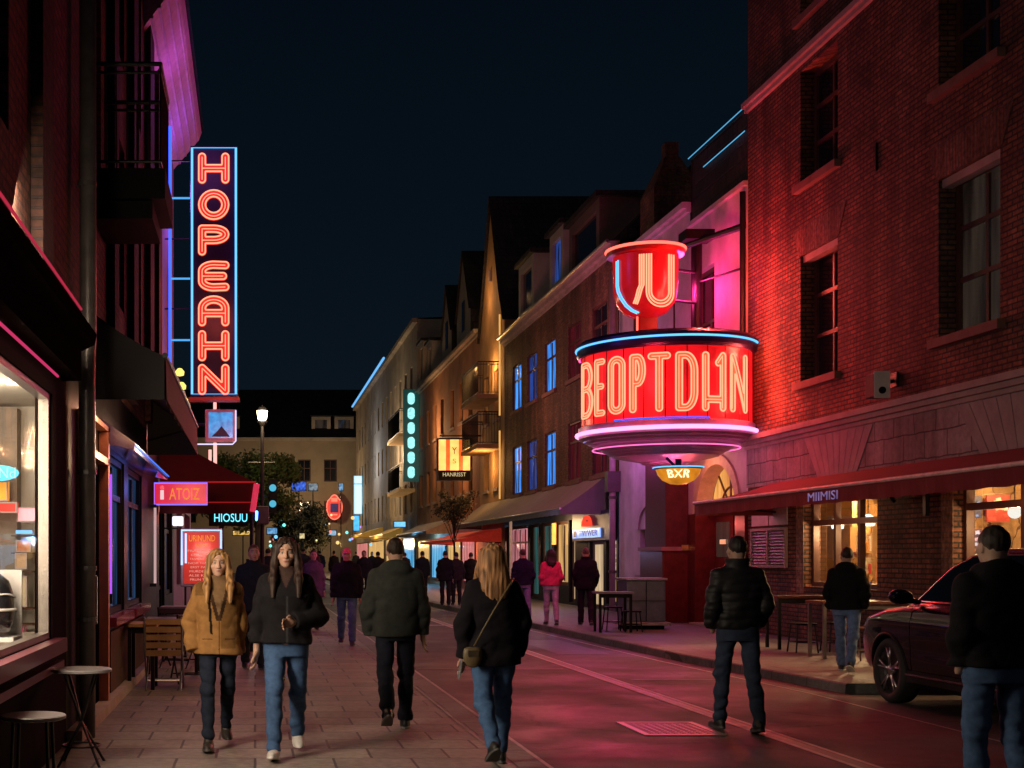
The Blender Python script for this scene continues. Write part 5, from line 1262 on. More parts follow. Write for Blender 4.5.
Q = PE(119); m = MB(); m.pbox(Q,9.0,9.75,5.5,9.0,-.3,0); m.build('case', plastic_lit('azure_edge', (.1,.55,.9), .7), S); m = MB(); m.pbox(Q,9.04,9.7,5.55,8.2,.004,.05); m.build('panel', neon('white_panel_glow', (.75,.95,1.0), 1.1), S); m = MB(); m.pbox(Q,9.04,9.7,8.3,8.95,.004,.05); m.build('panel', neon('white_panel_glow', (.75,.95,1.0), 1.1), S)
for i, (y, x, z, w_, h_, c, lb) in enumerate(((84,9.3,3.5,.8,.4,(.2,.6,1),'small blue-white sign under the teal vertical sign'),(116,9.0,3.9,.6,1.4,(.1,.5,1.0),'narrow azure sign below the white glowing panel'))):
    Q = PE(y); S = thing('small_sign', lb, 'sign', (x,y,z)); m = MB(); m.pbox(Q,x-w_/2,x+w_/2,z,z+h_,-.15,0); m.build('case', M['iron'], S); m = MB(); m.pbox(Q,x-w_/2+.04,x+w_/2-.04,z+.04,z+h_-.04,.004,.03); m.build('panel', neon('small_sign_glow_%d' % i, c, 1.2, .3, 3), S)

# ---------------- house closing the street
B = thing('end_house', 'broad cream house with a dark roof closing the end of the street', 'building', (4,130,0))
Q = PE(130); xs = [-8.6,-6.0,-3.5,1.6,4.6,7.2,10]
xs = [2.0,4.4,7.0,9.0]; xs = [-6.5,-3.5,-.5,2.4,4.9,7.5]
holes = [(x-.65,x+.65,a,a+2.2) for x in xs for a in (5.0,9.1)]
m = MB(); m.wall(Q, -14, 13, 0, 13.4, holes, .25); m.build('wall', mat('end_plaster', (.36,.29,.2), .85, var=.15, scale=.6, bump=.2, bscale=20), B)
for h in holes: window(B, Q, h, .25, M['frame_dark'], M['dark_glass'], 2, (.6,), .1)
m = MB(); molding(m, Q, -14, 13, [(13.1,13.45,.4)]); m.build('cornice', M['plaster_cream'], B)
m = MB(); m.quad((-14.3,129.5,13.46),(13.3,129.5,13.46),(13.3,136,19),(-14.3,136,19)); m.quad((-14.3,136,19),(13.3,136,19),(13.3,143,13.4),(-14.3,143,13.4)); m.build('roof', M['roof'], B)
for x in (6.6,8.9,-2.5):
    QQ = PE(130.6); m = MB(); m.wall(QQ, x-.95, x+.95, 13.9, 15.6, [(x-.6,x+.6,14.2,15.3)], .1)
    for u in (x-.95, x+.95): m.quad(QQ(u,13.9,0),QQ(u,15.6,0),QQ(u,15.6,-3),QQ(u,13.9,-3))
    d = m.build('dormer', M['plaster_cream'], B); m = MB(); m.pbox(QQ,x-1.1,x+1.1,15.603,15.75,-3,.15); m.build('roof', M['roof'], d); m = MB(); m.quad(QQ(x-.62,14.18,-.08),QQ(x+.62,14.18,-.08),QQ(x+.62,15.32,-.08),QQ(x-.62,15.32,-.08)); m.build('pane', M['dim_glass'], d)
# keg-shaped red sign on it
S = thing('keg_sign', 'red neon keg-shaped sign far down the street', 'sign', (7.8,129,5))
Q = PE(128.6); m = MB(); m.prism([(7.8+.75*math.cos(R(a))*(.75 if math.sin(R(a)) > .5 else 1), 6.5+1.2*math.sin(R(a))) for a in range(0,360,15)], Q, -.2, 0); m.build('board', plastic_lit('keg_red', (.8,.05,.03), .5), S)
m = MB(); m.pbox(Q,7.42,8.18,6.0,6.85,.004,.04); m.build('screen', mat('keg_screen', (.02,.01,.06), .3, emit=(.05,.02,.2), es=.3), S)
m = MB(); m.tube([Q(7.8+.75*math.cos(R(a))*(.75 if math.sin(R(a)) > .5 else 1), 6.5+1.2*math.sin(R(a)), .05) for a in range(0,360,15)], .07, 6, True); m.tube([Q(7.5,5.75,.06),Q(8.1,5.75,.06)], .07, 6); m.pbox(Q,7.5,8.1,7.05,7.4,.004,.04); m.build('red_tube', neon('keg_tube', (1,.2,.12), 1.4), S)
for i, (px, py, w_, h_, c, nm) in enumerate(((299,486,14,9,(.08,.2,1),'deep blue neon sign at the street end'),(313,487,9,7,(.3,.36,.42),'faint white sign beside the deep blue one'),(341,487,4,7,(.25,.5,.8),'pale blue square on the end house'),(281,520,4,16,(.1,.8,.9),'slim teal sign in the far crowd of lights'),(318,526,11,14,(.7,.75,.65),'white notice sign before the end house'),(290,540,16,7,(.1,.5,.75),'low azure sign above the far crowd'),(331,533,10,5,(.4,.65,.9),'pale blue shop light near the yellow awning'),(243,533,20,4,(1,.6,.15),'amber shop light behind the menu board'),(272,531,10,6,(.2,.5,.9),'blue shop light beside the lamp post'),(302,536,5,5,(1,.8,.4),'little warm light above the far crowd'))):
    y = 112-3*i; s = F/y; x = (px-255)/s; z = 1.6+(557-py)/s; Q = PE(y)
    S = thing('distant_sign', nm, 'sign', (x,y,z)); m = MB(); m.pbox(Q,x-w_/2/s-.05,x+w_/2/s+.05,z-h_/2/s-.05,z+h_/2/s+.05,-.2,0); m.tube([(x,y+.1,z),(x,y+.1,0)], .05, 6); m.build('case', M['iron'], S)
    m = MB(); m.pbox(Q,x-w_/2/s,x+w_/2/s,z-h_/2/s,z+h_/2/s,.005,.04); m.build('panel', neon('far_glow_%d' % i, c, .6, .9, 4.0), S)

rs = random.Random(21)
lampcols = [(1,.6,.2),(.2,.6,1),(.9,.85,.7),(1,.25,.2),(.2,.9,.8),(1,.75,.35),(.6,.3,1)]
for i in range(26):                                              # small lamps hung over the far crowd
    y = rs.uniform(70, 124); px = rs.uniform(266, 372); py = rs.uniform(514, 546); s_ = F/y; x = (px-255)/s_; z = 1.6+(557-py)/s_; r_ = rs.uniform(.8, 1.9)/s_; k = i % 7
    t = thing('hanging_lamp', 'tiny coloured lamp hung over the far end of the street', 'lamp', (x,y,z), 0, 'tiny coloured lamps hung over the far end of the street')
    m = MB(); m.lathe([(0,-r_),(r_*.9,-r_*.5),(r_,r_*.2),(r_*.5,r_),(0,r_)], (x,y,z), 10); m.build('lamp_shade', neon('far_lamp_%d' % k, lampcols[k], 1.3), t)
    m = MB(); m.tube([(x,y,z+r_),(x,y,z+.5)], .012, 4); m.build('cord', M['iron'], t)
# ================================================================== LEFT SIDE OF THE STREET
XL = -1.62; P = PL(XL)
B = thing('dark_brick_building', 'dark brick building with shopfronts beside the pavement, balcony above', 'building', (XL,13,0))
m = MB(); m.wall(P, 3, 21.6, 3.5, 15, [(15.2,16.2,4.6,6.6),(17.6,18.6,4.6,6.6),(12.9,13.75,5.5,8.0),(15.2,16.2,7.6,10),(17.6,18.6,7.6,10),(7.6,8.6,4.4,6.4)], .2); m.quad((XL,21.6,0),(XL-8,21.6,0),(XL-8,21.6,15),(XL,21.6,15)); m.quad((XL,3,0),(XL-8,3,0),(XL-8,3,15),(XL,3,15)); m.quad((XL,3,15),(XL-8,3,15),(XL-8,21.6,15),(XL,21.6,15)); m.build('upper_wall', M['brick_dark'], B)
for a, b in ((15.2,16.2),(17.6,18.6)):
    window(B, P, (a,b,4.6,6.6), .2, M['frame_dark'], M['dark_glass'], 2, (.6,), .06); window(B, P, (a,b,7.6,10), .2, M['frame_dark'], M['dark_glass'], 2, (.6,), .06)
window(B, P, (12.9,13.75,5.5,8.0), .2, M['frame_dark'], M['dark_glass'], 2, (.5,), .06, name='balcony_door'); window(B, P, (7.6,8.6,4.4,6.4), .2, M['frame_dark'], M['dark_glass'], 2, (.6,), .06)
for u0, u1 in ((9.45,9.95),(14.3,14.75),(16.6,17.2),(19.2,19.9),(20.9,21.58)):
    m = MB(); m.pbox(P,u0,u1,3.6,15,.003,.09); m.build('pilaster', brick('sooty_brick', (.1,.04,.03), (.07,.03,.02), (.05,.03,.03), bump=.8), B)
# fascia over the first shop
m = MB(); m.pbox(P,3,11.0,3.08,3.42,.003,.16); m.build('fascia', MATS.get('oxblood_trim') or mat('oxblood_trim', (.012,.008,.008), .7, spec=.0), B)
m = MB(); m.hexa([P(3,3.33,.165),P(11.0,3.33,.165),P(11.0,3.38,.27),P(3,3.38,.27),P(3,3.52,.165),P(11.0,3.52,.165),P(11.0,3.47,.29),P(3,3.47,.29)]); m.build('cornice', mat('oxblood_trim', (.012,.008,.008), .7, spec=.0), B)
m = MB(); m.tube([P(3,3.475,.305),P(9.9,3.475,.305)], .010, 6); m.build('edge_tube', neon('faint_red_tube', (1,.05,.12), .45), B)
m = MB(); m.tube([P(3,3.03,.06),P(10.35,3.03,.06)], .011, 6); m.build('edge_tube', neon('rose_tube', (1,.06,.22), .6), B)
m = MB(); m.wall(P, 3, 11.2, 0, 3.07, [(4.2,10.45,.95,2.9)], .13); m.build('shopfront', mat('plum_paint', (.012,.008,.008), .7, spec=.01, var=.3, bump=.1), B)
m = MB(); m.pbox(P,4.1,10.6,.84,.948,-.1,.10); m.build('sill', mat('plum_sill', (.12,.02,.035), .3, var=.2), B)
m = MB(); m.pbox(P,4.1,10.7,.70,.76,.003,.06); m.build('sill', MATS['plum_sill'], B)
f = MB(); h = (4.2,10.45,.95,2.82)
f.pbox(P,4.2,10.45,.95,1.0,-.1,-.02).pbox(P,4.2,10.45,2.85,2.9,-.1,-.02).pbox(P,10.38,10.45,1.0,2.85,-.1,-.02).pbox(P,4.2,4.27,1.0,2.85,-.1,-.02).pbox(P,7.2,7.27,1.0,2.85,-.1,-.02)
f = f.build('shop_window', mat('pewter_frame', (.2,.18,.16), .35, metal=.5), B)
g = MB(); g.quad(P(4.22,.97,-.06),P(10.42,.97,-.06),P(10.42,2.88,-.06),P(4.22,2.88,-.06)); g.build('pane', GL_CLEAR, f)
# the room behind
m = MB(); x0, x1, y0, y1, zf, zc = -5.2, XL-.14, 3.6, 12.7, .9, 3.06
m.quad((x0,y1,zf),(x1,y1,zf),(x1,y1,zc),(x0,y1,zc)); m.quad((x0,y0,zf),(x0,y1,zf),(x0,y1,zc),(x0,y0,zc)); m.quad((x0,y0,zf),(x1,y0,zf),(x1,y0,zc),(x0,y0,zc)); m.quad((x1,10.46,zf),(x1,y1,zf),(x1,y1,zc),(x1,10.46,zc)); m.quad((x1,y0,zf),(x1,4.19,zf),(x1,4.19,zc),(x1,y0,zc))
m.quad((x0,y0,zc),(x1,y0,zc),(x1,y1,zc),(x0,y1,zc)); m.quad((x0,y0,zf),(x1,y0,zf),(x1,y1,zf),(x0,y1,zf)); m.quad((x1+.001,y0,2.91),(x1+.001,y1,2.91),(x1+.001,y1,zc),(x1+.001,y0,zc))
m.build('shop_interior', mat('beige_room', (.45,.40,.33), .7, var=.1, scale=1), B)
for i, (px, py) in enumerate(((-6,368),(16,382),(37,412),(-40,340))):
    Y = F*(zc-1.6)/(557-py); X = (px-255)/F*Y
    t = thing('downlight', 'round ceiling downlight in the lit shop room, %s' % ('over the near display','third from the back wall','nearest the back wall','above the window frame')[i], 'downlight', (X,Y,zc))
    m = MB(); m.lathe([(0,-.006),(.075,-.006)], (X,Y,zc), 20); m.build('lens', neon('downlight_glow', (1,.88,.68), 5), t)
    m = MB(); m.lathe([(.076,-.004),(.09,-.014),(.1,-.004)], (X,Y,zc), 20); m.build('ring', M['white_paint'], t)
    lamp('downlight_lamp', (X,Y,zc-.1), (1,.78,.5), 13, .08)
YB = 12.3; sB = F/YB
def pxbox(x0, x1, y0, y1, Y=YB, th=.08):
    s = F/Y; return ((x0-255)/s, (x1-255)/s, Y, Y+th, 1.6+(557-y1)/s, 1.6+(557-y0)/s)
m = MB(); m.box(*pxbox(-30,17,408,690,12.45,.2)); m.build('interior_column', mat('taupe_column', (.2,.165,.13), .7), B)
def shopthing(nm, lb, cat, b, mt, extra=None):
    t = thing(nm, lb, cat, ((b[0]+b[1])/2,b[2],b[4])); m = MB(); m.box(*b); m.build('board', mt, t, bevel=.004)
    m = MB(); fw = .012; e = (b[2]-.012, b[2]-.001)
    m.box(b[0],b[1],*e,b[4],b[4]+fw); m.box(b[0],b[1],*e,b[5]-fw,b[5]); m.box(b[0],b[0]+fw,*e,b[4]+fw,b[5]-fw); m.box(b[1]-fw,b[1],*e,b[4]+fw,b[5]-fw); m.build('frame', extra or M['frame_light'], t)
shopthing('poster', 'pink poster pinned in the lit shop room', 'poster', pxbox(17,37,507,522), plastic_lit('pink_poster_glow', (.9,.42,.5), .7)); shopthing('display_box', 'orange printed carton standing in the lit shop', 'box', pxbox(-8,8,481,501,12.2), plastic_lit('orange_carton_glow', (.9,.36,.03), .7)); shopthing('display_box', 'glossy red carton under the orange one in the shop', 'box', pxbox(-10,17,502,513,12.2), plastic_lit('red_carton_glow', (.8,.03,.02), .7))  # poster and cartons glow by themselves to look lamplit
shopthing('display_box', 'terracotta box on the upper shelf of the lit shop', 'box', pxbox(16,31,540,552,12.2), mat('terracotta_box', (.45,.16,.06), .6)); shopthing('display_box', 'cream and terracotta box on the middle shelf of the lit shop', 'box', pxbox(15,27,553,569,12.2), mat('sand_box', (.5,.33,.2), .6)); shopthing('display_box', 'tall cream box on the low shelf of the lit shop', 'box', pxbox(14,27,576,607,12.2), mat('cream_tall_box', (.55,.45,.3), .6)); shopthing('display_box', 'magenta box at the bottom of the lit shop display', 'box', pxbox(12,25,626,640,12.2), plastic_lit('magenta_box_glow', (.5,.03,.12), .3), M['frame_dark'])  # magenta one has some lamplight put in as glow
m = MB(); a = pxbox(16,32,529,532,12.2); m.tube([(a[0],a[2],a[4]),(a[1],a[2],a[4])], .018, 8); tag(m.build('neon_strip', neon('sky_tube', (.25,.6,1), 1.6)), 'short blue tube light on the shop shelf below the pink poster', 'neon strip')
t = thing('display_shelf', 'open shelf holding boxes behind the lit shop window', 'shelf', (-2.2,12.3,1.0))
for py in (535,552.4,571,608,624):
    a = pxbox(11,33,py,py+1.5,12.2,.25); m = MB(); m.box(*a); m.build('shelf', M['brown_wood'], t)
S = thing('script_sign', 'glowing cyan script sign in the lit shop window', 'sign', (-2.3,12.0,2.4))
m = MB(); b = pxbox(-22,19,465,481,12.0,.02); m.prism([((b[0]+b[1])/2+(b[1]-b[0])/2*math.cos(R(a)), (b[4]+b[5])/2+(b[5]-b[4])/2*math.sin(R(a))) for a in range(0,360,20)], PE(12.02), 0, .02); m.build('board', plastic_lit('cyan_board', (.05,.5,.8), .7), S)
m = MB(); add_text(m, 'CoNd', PE(12.0), (b[0]+b[1])/2, (b[4]+b[5])/2, .015, .32, .1, extrude=.004); m.build('lettering', neon('pale_cyan_letter', (.6,.95,1), 1.4), S)
t = thing('display_helmet', 'glossy black helmet in a white stand in the shop window', 'helmet', (-1.93,9.95,1.3))
hx, hy, hz = -2.03, 10.0, 1.22
m = MB(); m.lathe([(0,-.2),(.16,-.19),(.19,-.05),(.19,.08),(.15,.2),(.07,.26),(0,.27)], (hx,hy,hz), 24); m.build('shell', mat('helmet_black', (.015,.015,.018), .12, coat=.6, bump=0), t, smooth=True)
m = MB(); m.tube([(hx+.2*math.cos(R(a)), hy-.2*math.sin(R(a)), hz-.02) for a in range(0,181,10)], .012, 6); m.tube([(hx+.2*math.cos(R(a)), hy-.2*math.sin(R(a)), hz+.07+.03*math.sin(R(a*2))) for a in range(0,181,10)], .007, 6); m.build('trim', M['white_paint'], t)
m = MB(); m.box(hx-.2,hx+.2,hy+.26,hy+.29,.96,1.5); m.box(hx-.2,hx+.2,hy-.1,hy+.258,.955,.99); m.build('stand', M['white_paint'], t)

# ---- drain pipe and the second shop
t = thing('drain_pipe', 'thick dark drain pipe between the two dark shopfronts', 'drain pipe', (-1.5,11.55,0))
m = MB(); m.tube([(-1.49,11.6,0),(-1.49,11.6,3.2),(-1.48,11.6,3.6),(-1.49,11.6,14)], .075, 14); m.build('pipe', mat('dark_pipe', (.13,.11,.105), .38, metal=.3, var=.25, bump=.15, bscale=20), t, smooth=True)
m = MB()
for z in (1.05,1.5,2.35,4.9,7.7): m = MB(); m.lathe([(.078,-.02),(.09,-.02),(.09,.02),(.078,.02)], (-1.49,11.6,z), 14); m.build('pipe_clip', M['pipe'], t)
m = MB(); m.wall(P, 11.21, 21.6, 0, 3.5, [(12.05,13.5,.02,2.5),(14.3,16.2,.95,2.75),(16.7,18.7,.95,2.75)], .12); m.build('shopfront', M['black_paint'], B)
m = MB(); m.pbox(P,12.05,13.5,.02,2.5,-.13,-.08); m.pbox(P,12.2,13.35,.2,1.0,-.08,-.06); d = m.build('door', M['black_paint'], B)
m = MB(); m.quad(P(12.2,1.1,-.075),P(13.35,1.1,-.075),P(13.35,2.4,-.075),P(12.2,2.4,-.075)); m.build('pane', M['dark_glass'], d)
m = MB(); m.tube([P(13.35,.9,-.06),P(13.35,.92,.0),P(13.35,1.4,.0),P(13.35,1.42,-.06)], .014, 8); m.build('handle', M['metal'], d)
cop = mat('copper_trim', (.55,.22,.12), .4, metal=.3, var=.2)
for u in (11.98, 13.62):
    m = MB(); m.pbox(P,u-.06,u+.06,.02,2.95,.004,.1); m.build('door_post', cop, B)
    m = MB(); m.tube([P(u+.09,1.25,.05),P(u+.09,2.0,.05)], .012, 6); m.build('violet_tube', neon('violet_tube', (.3,.08,1.0), 2.0), B)
m = MB(); m.pbox(P,11.9,13.7,2.55,2.62,.004,.1).pbox(P,11.9,13.7,2.9,2.95,.004,.1); m.build('transom', cop, B)
for (a, b) in ((14.3,16.2),(16.7,18.7)):
    window(B, P, (a,b,.95,2.75), .12, M['black_paint'], curtain_glow('night_blue_pane', (.06,.2,.5), .22, .05, 5), 2, (.75,), .07, name='shop_window')
    m = MB(); m.pbox(P,a-.1,b+.1,.84,.94,-.05,.12); m.build('sill', mat('crimson_sill', (.25,.02,.05), .25, coat=.3), B)
    m = MB(); m.pbox(P,a-.05,b+.05,.12,.78,.003,.05); m.build('timber_panel', M['brown_wood'], B)
m = MB(); m.tube([P(14.25,1.2,.05),P(14.25,2.5,.05)], .012, 6); m.build('red_tube', neon('window_violet_tube', (.4,.08,1), 1.3), B)
m = MB(); m.pbox(P,11.21,21.6,.004,.11,.003,.14); m.build('plinth', M['stone_trim'], B)
m = MB(); m.hexa([P(13.7,2.8,.01),P(19.0,2.8,.01),P(19.0,2.72,.35),P(13.7,2.72,.35),P(13.7,3.05,.01),P(19.0,3.05,.01),P(19.0,2.8,.36),P(13.7,2.8,.36)]); m.build('glass_canopy', mat('mauve_canopy', (.2,.12,.3), .2, coat=.4), B)
m = MB(); m.tube([P(13.7,2.77,.37),P(19.0,2.77,.37)], .007, 6); m.build('blue_tube', neon('canopy_blue', (.06,.22,1.0), 1.1), B)
balcony('small black iron balcony on the dark brick building', P, 13.0, 14.1, 5.45, .68, 1.05, .3, under=M['black_paint'])
m = MB(); m.pbox(P,13.02,14.08,4.97,5.145,.01,.6); m.build('balcony_console', M['black_paint'], B)
# black box awning
awning('black canvas awning with a dull red front beside the balcony', P, 12.7, 19.6, 4.0, 3.55, .74, .42, M['canvas_black'], trim=M['iron'])
m = MB(); m.quad(P(12.72,3.13,.762),P(19.58,3.13,.762),P(19.58,3.54,.752),P(12.72,3.54,.752)); tag(m.build('awning_skirt', mat('dull_red_canvas', (.13,.02,.018), .8, bump=.2)), 'dull red skirt hanging from the black awning edge', 'awning skirt')
# ---- violet house with overhanging eave
B = thing('violet_house', 'violet lit house with overhanging eave behind the tall vertical sign', 'building', (XL,23.8,0))
MATS.setdefault('night_blue_pane', curtain_glow('night_blue_pane', (.06,.2,.5), .22, .05, 5))
m = MB(); m.wall(P, 21.62, 26, 3.5, 9.9, [(22.0,22.8,5.0,7.0),(24.3,25.2,5.0,7.0)], .2); m.quad((XL,26,.1),(XL-8,26,.1),(XL-8,26,9.9),(XL,26,9.9)); m.build('wall', M['plaster_purple'], B)
m = MB(); m.wall(P, 21.62, 26, .02, 3.5, [(22.1,23.4,.1,2.5),(23.9,25.6,.9,2.6)], .15); m.build('shopfront', M['black_paint'], B)
window(B, P, (23.9,25.6,.9,2.6), .14, M['black_paint'], MATS['night_blue_pane'], 2, (.7,), .07, name='shop_window'); window(B, P, (22.1,23.4,.1,2.5), .14, M['black_paint'], M['dark_glass'], 1, (.4,), .1, name='door')
window(B, P, (22.0,22.8,5.0,7.0), .2, M['frame_dark'], M['dark_glass'], 2, (.6,), .06); window(B, P, (24.3,25.2,5.0,7.0), .2, M['frame_dark'], M['dark_glass'], 2, (.6,), .06)
m = MB(); m.hexa([P(19.0,9.3,.003),P(26,9.3,.003),P(26.2,9.95,.5),P(19.0,9.95,.5),P(19.0,10.1,.003),P(26,10.1,.003),P(26.2,10.1,.55),P(19.0,10.1,.55)])
for k in range(4): m.tube([P(19.0,9.45+k*.15,.12+k*.11),P(26.05,9.45+k*.15,.12+k*.11)], .03, 6)
m.build('eave', mat('violet_eave', (.5,.3,.5), .6, var=.2), B)
m = MB(); m.quad(P(19.0,10.12,.6),P(26.2,10.12,.6),P(26.2,13,-4),P(19.0,13,-4)); m.build('roof', M['roof'], B)
m = MB(); m.wall(P, 26.02, 33, .02, 5.4, [(27,29,1,2.6),(30,32.5,1,2.6)], .2); m.quad((XL,33,.1),(XL-6,33,.1),(XL-6,33,5.4),(XL,33,5.4)); m.quad((XL,26.02,5.4),(XL-6,26.02,5.4),(XL-6,33,5.4),(XL,33,5.4))
tag(m.build('low_annex', mat('ribbed_cladding', (.26,.22,.27), .6, var=.3, scale=3)), 'low pale ribbed annex behind the red canopy', 'building')
for i in range(4):
    m = MB(); x = -1.45+.04*i; z = 5.15-.28*i; m.lathe([(0,-.07),(.08,-.05),(.09,.02),(.04,.08),(0,.09)], (x,25.2-.1*i,z), 12); tag(m.build('festoon_bulb', neon('bulb_yellow', (1,.72,.15), 1.6)), 'yellow bulb in the short string beside the vertical sign foot', 'bulb', 'yellow bulbs strung beside the vertical sign')

# ---- the tall vertical sign
S = thing('vertical_sign', 'tall dark vertical sign with red neon HOPEAHN letters and blue border', 'sign', (-.75,23.3,4.4))
Q = PE(23.3); u0, u1, v0, v1 = -1.155, -.305, 4.45, 8.93
m = MB(); m.pbox(Q,u0,u1,v0,v1,-.28,0); m.build('case', mat('sign_navy', (.022,.016,.06), .35, var=.15, bump=.04), S, bevel=.02)
m = MB(); m.tube([Q(a,b,.03) for a, b in ((u0+.035,v0+.05),(u1-.035,v0+.05),(u1-.035,v1-.05),(u0+.035,v1-.05))], .02, 8, True); m.build('blue_border', NBs, S)
m = MB(); m.pbox(Q,u0-.03,u1+.03,v0-.06,v0-.002,-.3,.02); m.build('foot', mat('rust_red', (.2,.05,.04), .5), S)
halo = plastic_lit('red_letter_halo', (1.0,.035,.03), .55, (.4,.02,.02), .4, .2, 6)  # letter plate widened past the tubes, its glow standing in for their halo
hts = [.50,.53,.50,.50,.50,.50,.50]; zt = [8.78,8.13,7.5,6.86,6.24,5.62,5.02]
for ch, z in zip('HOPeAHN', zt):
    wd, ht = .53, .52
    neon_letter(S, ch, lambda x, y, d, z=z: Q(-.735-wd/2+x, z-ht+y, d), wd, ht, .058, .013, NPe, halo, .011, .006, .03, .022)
m = MB()
for z in (8.02,6.58,5.48): m.tube([Q(-1.52,z,-.1),Q(u0,z,-.1)], .018, 6)
m.build('blue_arm', neon('arm_blue', (.1,.45,1.0), 1.0), S)
m = MB(); m.tube([(-1.52,23.4,5.0),(-1.52,23.4,9.3)], .028, 8); m.build('blue_riser', neon('riser_blue', (.04,.1,1.0), 2.2), S)
m = MB()
for z in (8.7,7.3,6.05): m.tube([(-1.62,23.45,z),(u0,23.45,z)], .015, 6)
m.build('stay_rod', M['iron'], S)
# small screen sign below
S = thing('screen_sign', 'small square sign with a blue picture below the vertical sign', 'sign', (-.7,24.6,3.6))
Q = PE(24.6); s = F/24.6
m = MB(); m.pbox(Q,-.94,-.36,3.76,4.38,-.12,0); m.build('case', mat('pale_case', (.5,.45,.5), .4), S, bevel=.015)
m = MB(); m.pbox(Q,-.87,-.42,3.84,4.32,.003,.012); m.build('screen', plastic_lit('blue_picture', (.04,.33,.75), .8, var=.7, scale=9), S)
m = MB(); m.prism([(-.82,3.86),(-.47,3.86),(-.56,3.98),(-.63,4.06),(-.7,3.98)], Q, .013, .016); m.build('motif', mat('dark_motif', (.01,.08,.2), .5), S)
m = MB(); m.tube([Q(-1.1,3.72,.02),Q(-.42,3.72,.02),Q(-.36,3.78,.02),Q(-.36,4.36,.02)], .014, 6); m.build('white_tube', neon('lilac_tube', (.8,.7,1), 1.2), S)
m = MB(); m.tube([(-1.62,24.7,4.1),(-.9,24.7,4.1)], .03, 6); m.tube([(-.7,24.7,3.75),(-.7,24.7,4.6)], .03, 6); m.build('bracket', M['iron'], S)
m = MB(); m.tube([(-.78,25.6,3.0),(-.78,25.6,4.9)], .035, 8); m.tube([(-.88,25.6,3.0),(-.88,25.6,3.7)], .03, 8); tag(m.build('neon_tube', neon('salmon_tube', (1,.42,.38), 1.5)), 'upright salmon pink neon tube behind the small blue screen', 'neon tube')
# ---- red canopy and what hangs at it
t = thing('entrance_canopy', 'deep red sloping canopy over the pavement beyond the black awning', 'awning', (-.8,24.2,2.3))
y0, y1 = 22.0, 26.8
def Z(k): return 3.72-(3.72-2.86)*k-.04*math.sin(k*math.pi)
n = 12; m = MB()
for i in range(n):
    a, b = i/n, (i+1)/n; xa, xb = -1.6+1.6*a, -1.6+1.6*b
    m.quad((xa,y0,Z(a)),(xb,y0,Z(b)),(xb,y1,Z(b)),(xa,y1,Z(a)))
    m.quad((xa,y0,2.86),(xb,y0,2.86),(xb,y0,Z(b)),(xa,y0,Z(a)))
m.build('canopy', M['canvas_red'], t)
m = MB(); m.quad((-1.6,y0-.01,2.33),(0,y0-.01,2.33),(0,y0-.01,2.85),(-1.6,y0-.01,2.85)); m.quad((.002,y0-.01,2.33),(.002,y1,2.33),(.002,y1,2.86),(.002,y0-.01,2.86)); m.build('valance', M['canvas_red'], t)
m = MB(); m.tube([(-1.6,y0-.02,2.86),(.01,y0-.02,2.86)], .014, 6); m.tube([(-1.6,y0-.02,2.52),(.01,y0-.02,2.52)], .008, 6); m.build('edge_tube', neon('dull_red_edge', (1,.03,.04), .35), t)
m = MB(); m.tube([(.03,y0+.05,2.36),(.03,y1-.05,2.36)], .022, 8); m.build('street_tube', neon('car_streak_azure', (.05,.2,1.0), 12.0), t)  # tube added to put a blue streak on the car
m = MB(); m.tube([(.03,y0+.05,2.82),(.03,y1-.05,2.82)], .022, 8); m.build('street_tube', neon('canopy_rose', (1.0,.05,.12), 9.0), t)
m = MB(); m.tube([(.03,y0-.03,2.83),(-.04,y0-.03,2.36)], .05, 8); m.build('corner_flag', plastic_lit('rose_flag', (.9,.05,.12), .6), t)
m = MB(); m.tube([(-.06,y0+.1,0),(-.06,y0+.1,2.86)], .03, 8); m.tube([(-.06,y1-.1,0),(-.06,y1-.1,2.86)], .03, 8); m.build('post', M['iron'], t)
S = thing('light_box_sign', 'red light box with orange letters and blue edge before the red canopy', 'sign', (-1.1,20,2.4))
Q = PE(20.0); m = MB(); m.pbox(Q,-1.54,-.73,2.40,2.73,-.1,0); m.build('light_box', plastic_lit('red_light_box', (.9,.02,.06), .75, (.5,.02,.03)), S)
m = MB(); add_text(m, 'ATOIZ', Q, -1.08, 2.565, .008, .46, .18, extrude=.003); m.build('lettering', neon('orange_letter', (1,.3,.04), .9), S); m = MB(); m.tube([Q(-1.42,2.48,.012),Q(-1.42,2.62,.012)], .03, 6); m.lathe([(0,0),(.035,0),(.035,.02),(0,.02)], Q(-1.42,2.66,0), 12, 'y'); m.build('emblem', neon('pale_pink_emblem', (1,.7,.75), .9), S)
m = MB(); m.tube([Q(a,b,.01) for a, b in ((-1.54,2.40),(-.73,2.40),(-.73,2.73),(-1.54,2.73))], .012, 6, True); m.build('blue_border', neon('violet_border', (.18,.15,1), 1.5), S)
S = thing('hanging_sign', 'cyan neon lettering hanging under the red canopy', 'sign', (-.8,27,2.1))
Q = PE(27.0); m = MB(); m.pbox(Q,-.95,-.15,2.24,2.56,-.06,0); m.build('board', M['black_paint'], S); m = MB(); add_text(m, 'HIOSUU', Q, -.5, 2.41, .02, .68, .17, extrude=.01); m.build('lettering', NC, S); m = MB(); m.tube([(-.8,27.05,2.5),(-.8,27.05,2.86)], .01, 6); m.tube([(-.25,27.05,2.5),(-.25,27.05,2.86)], .01, 6); m.build('hanger', M['iron'], S)
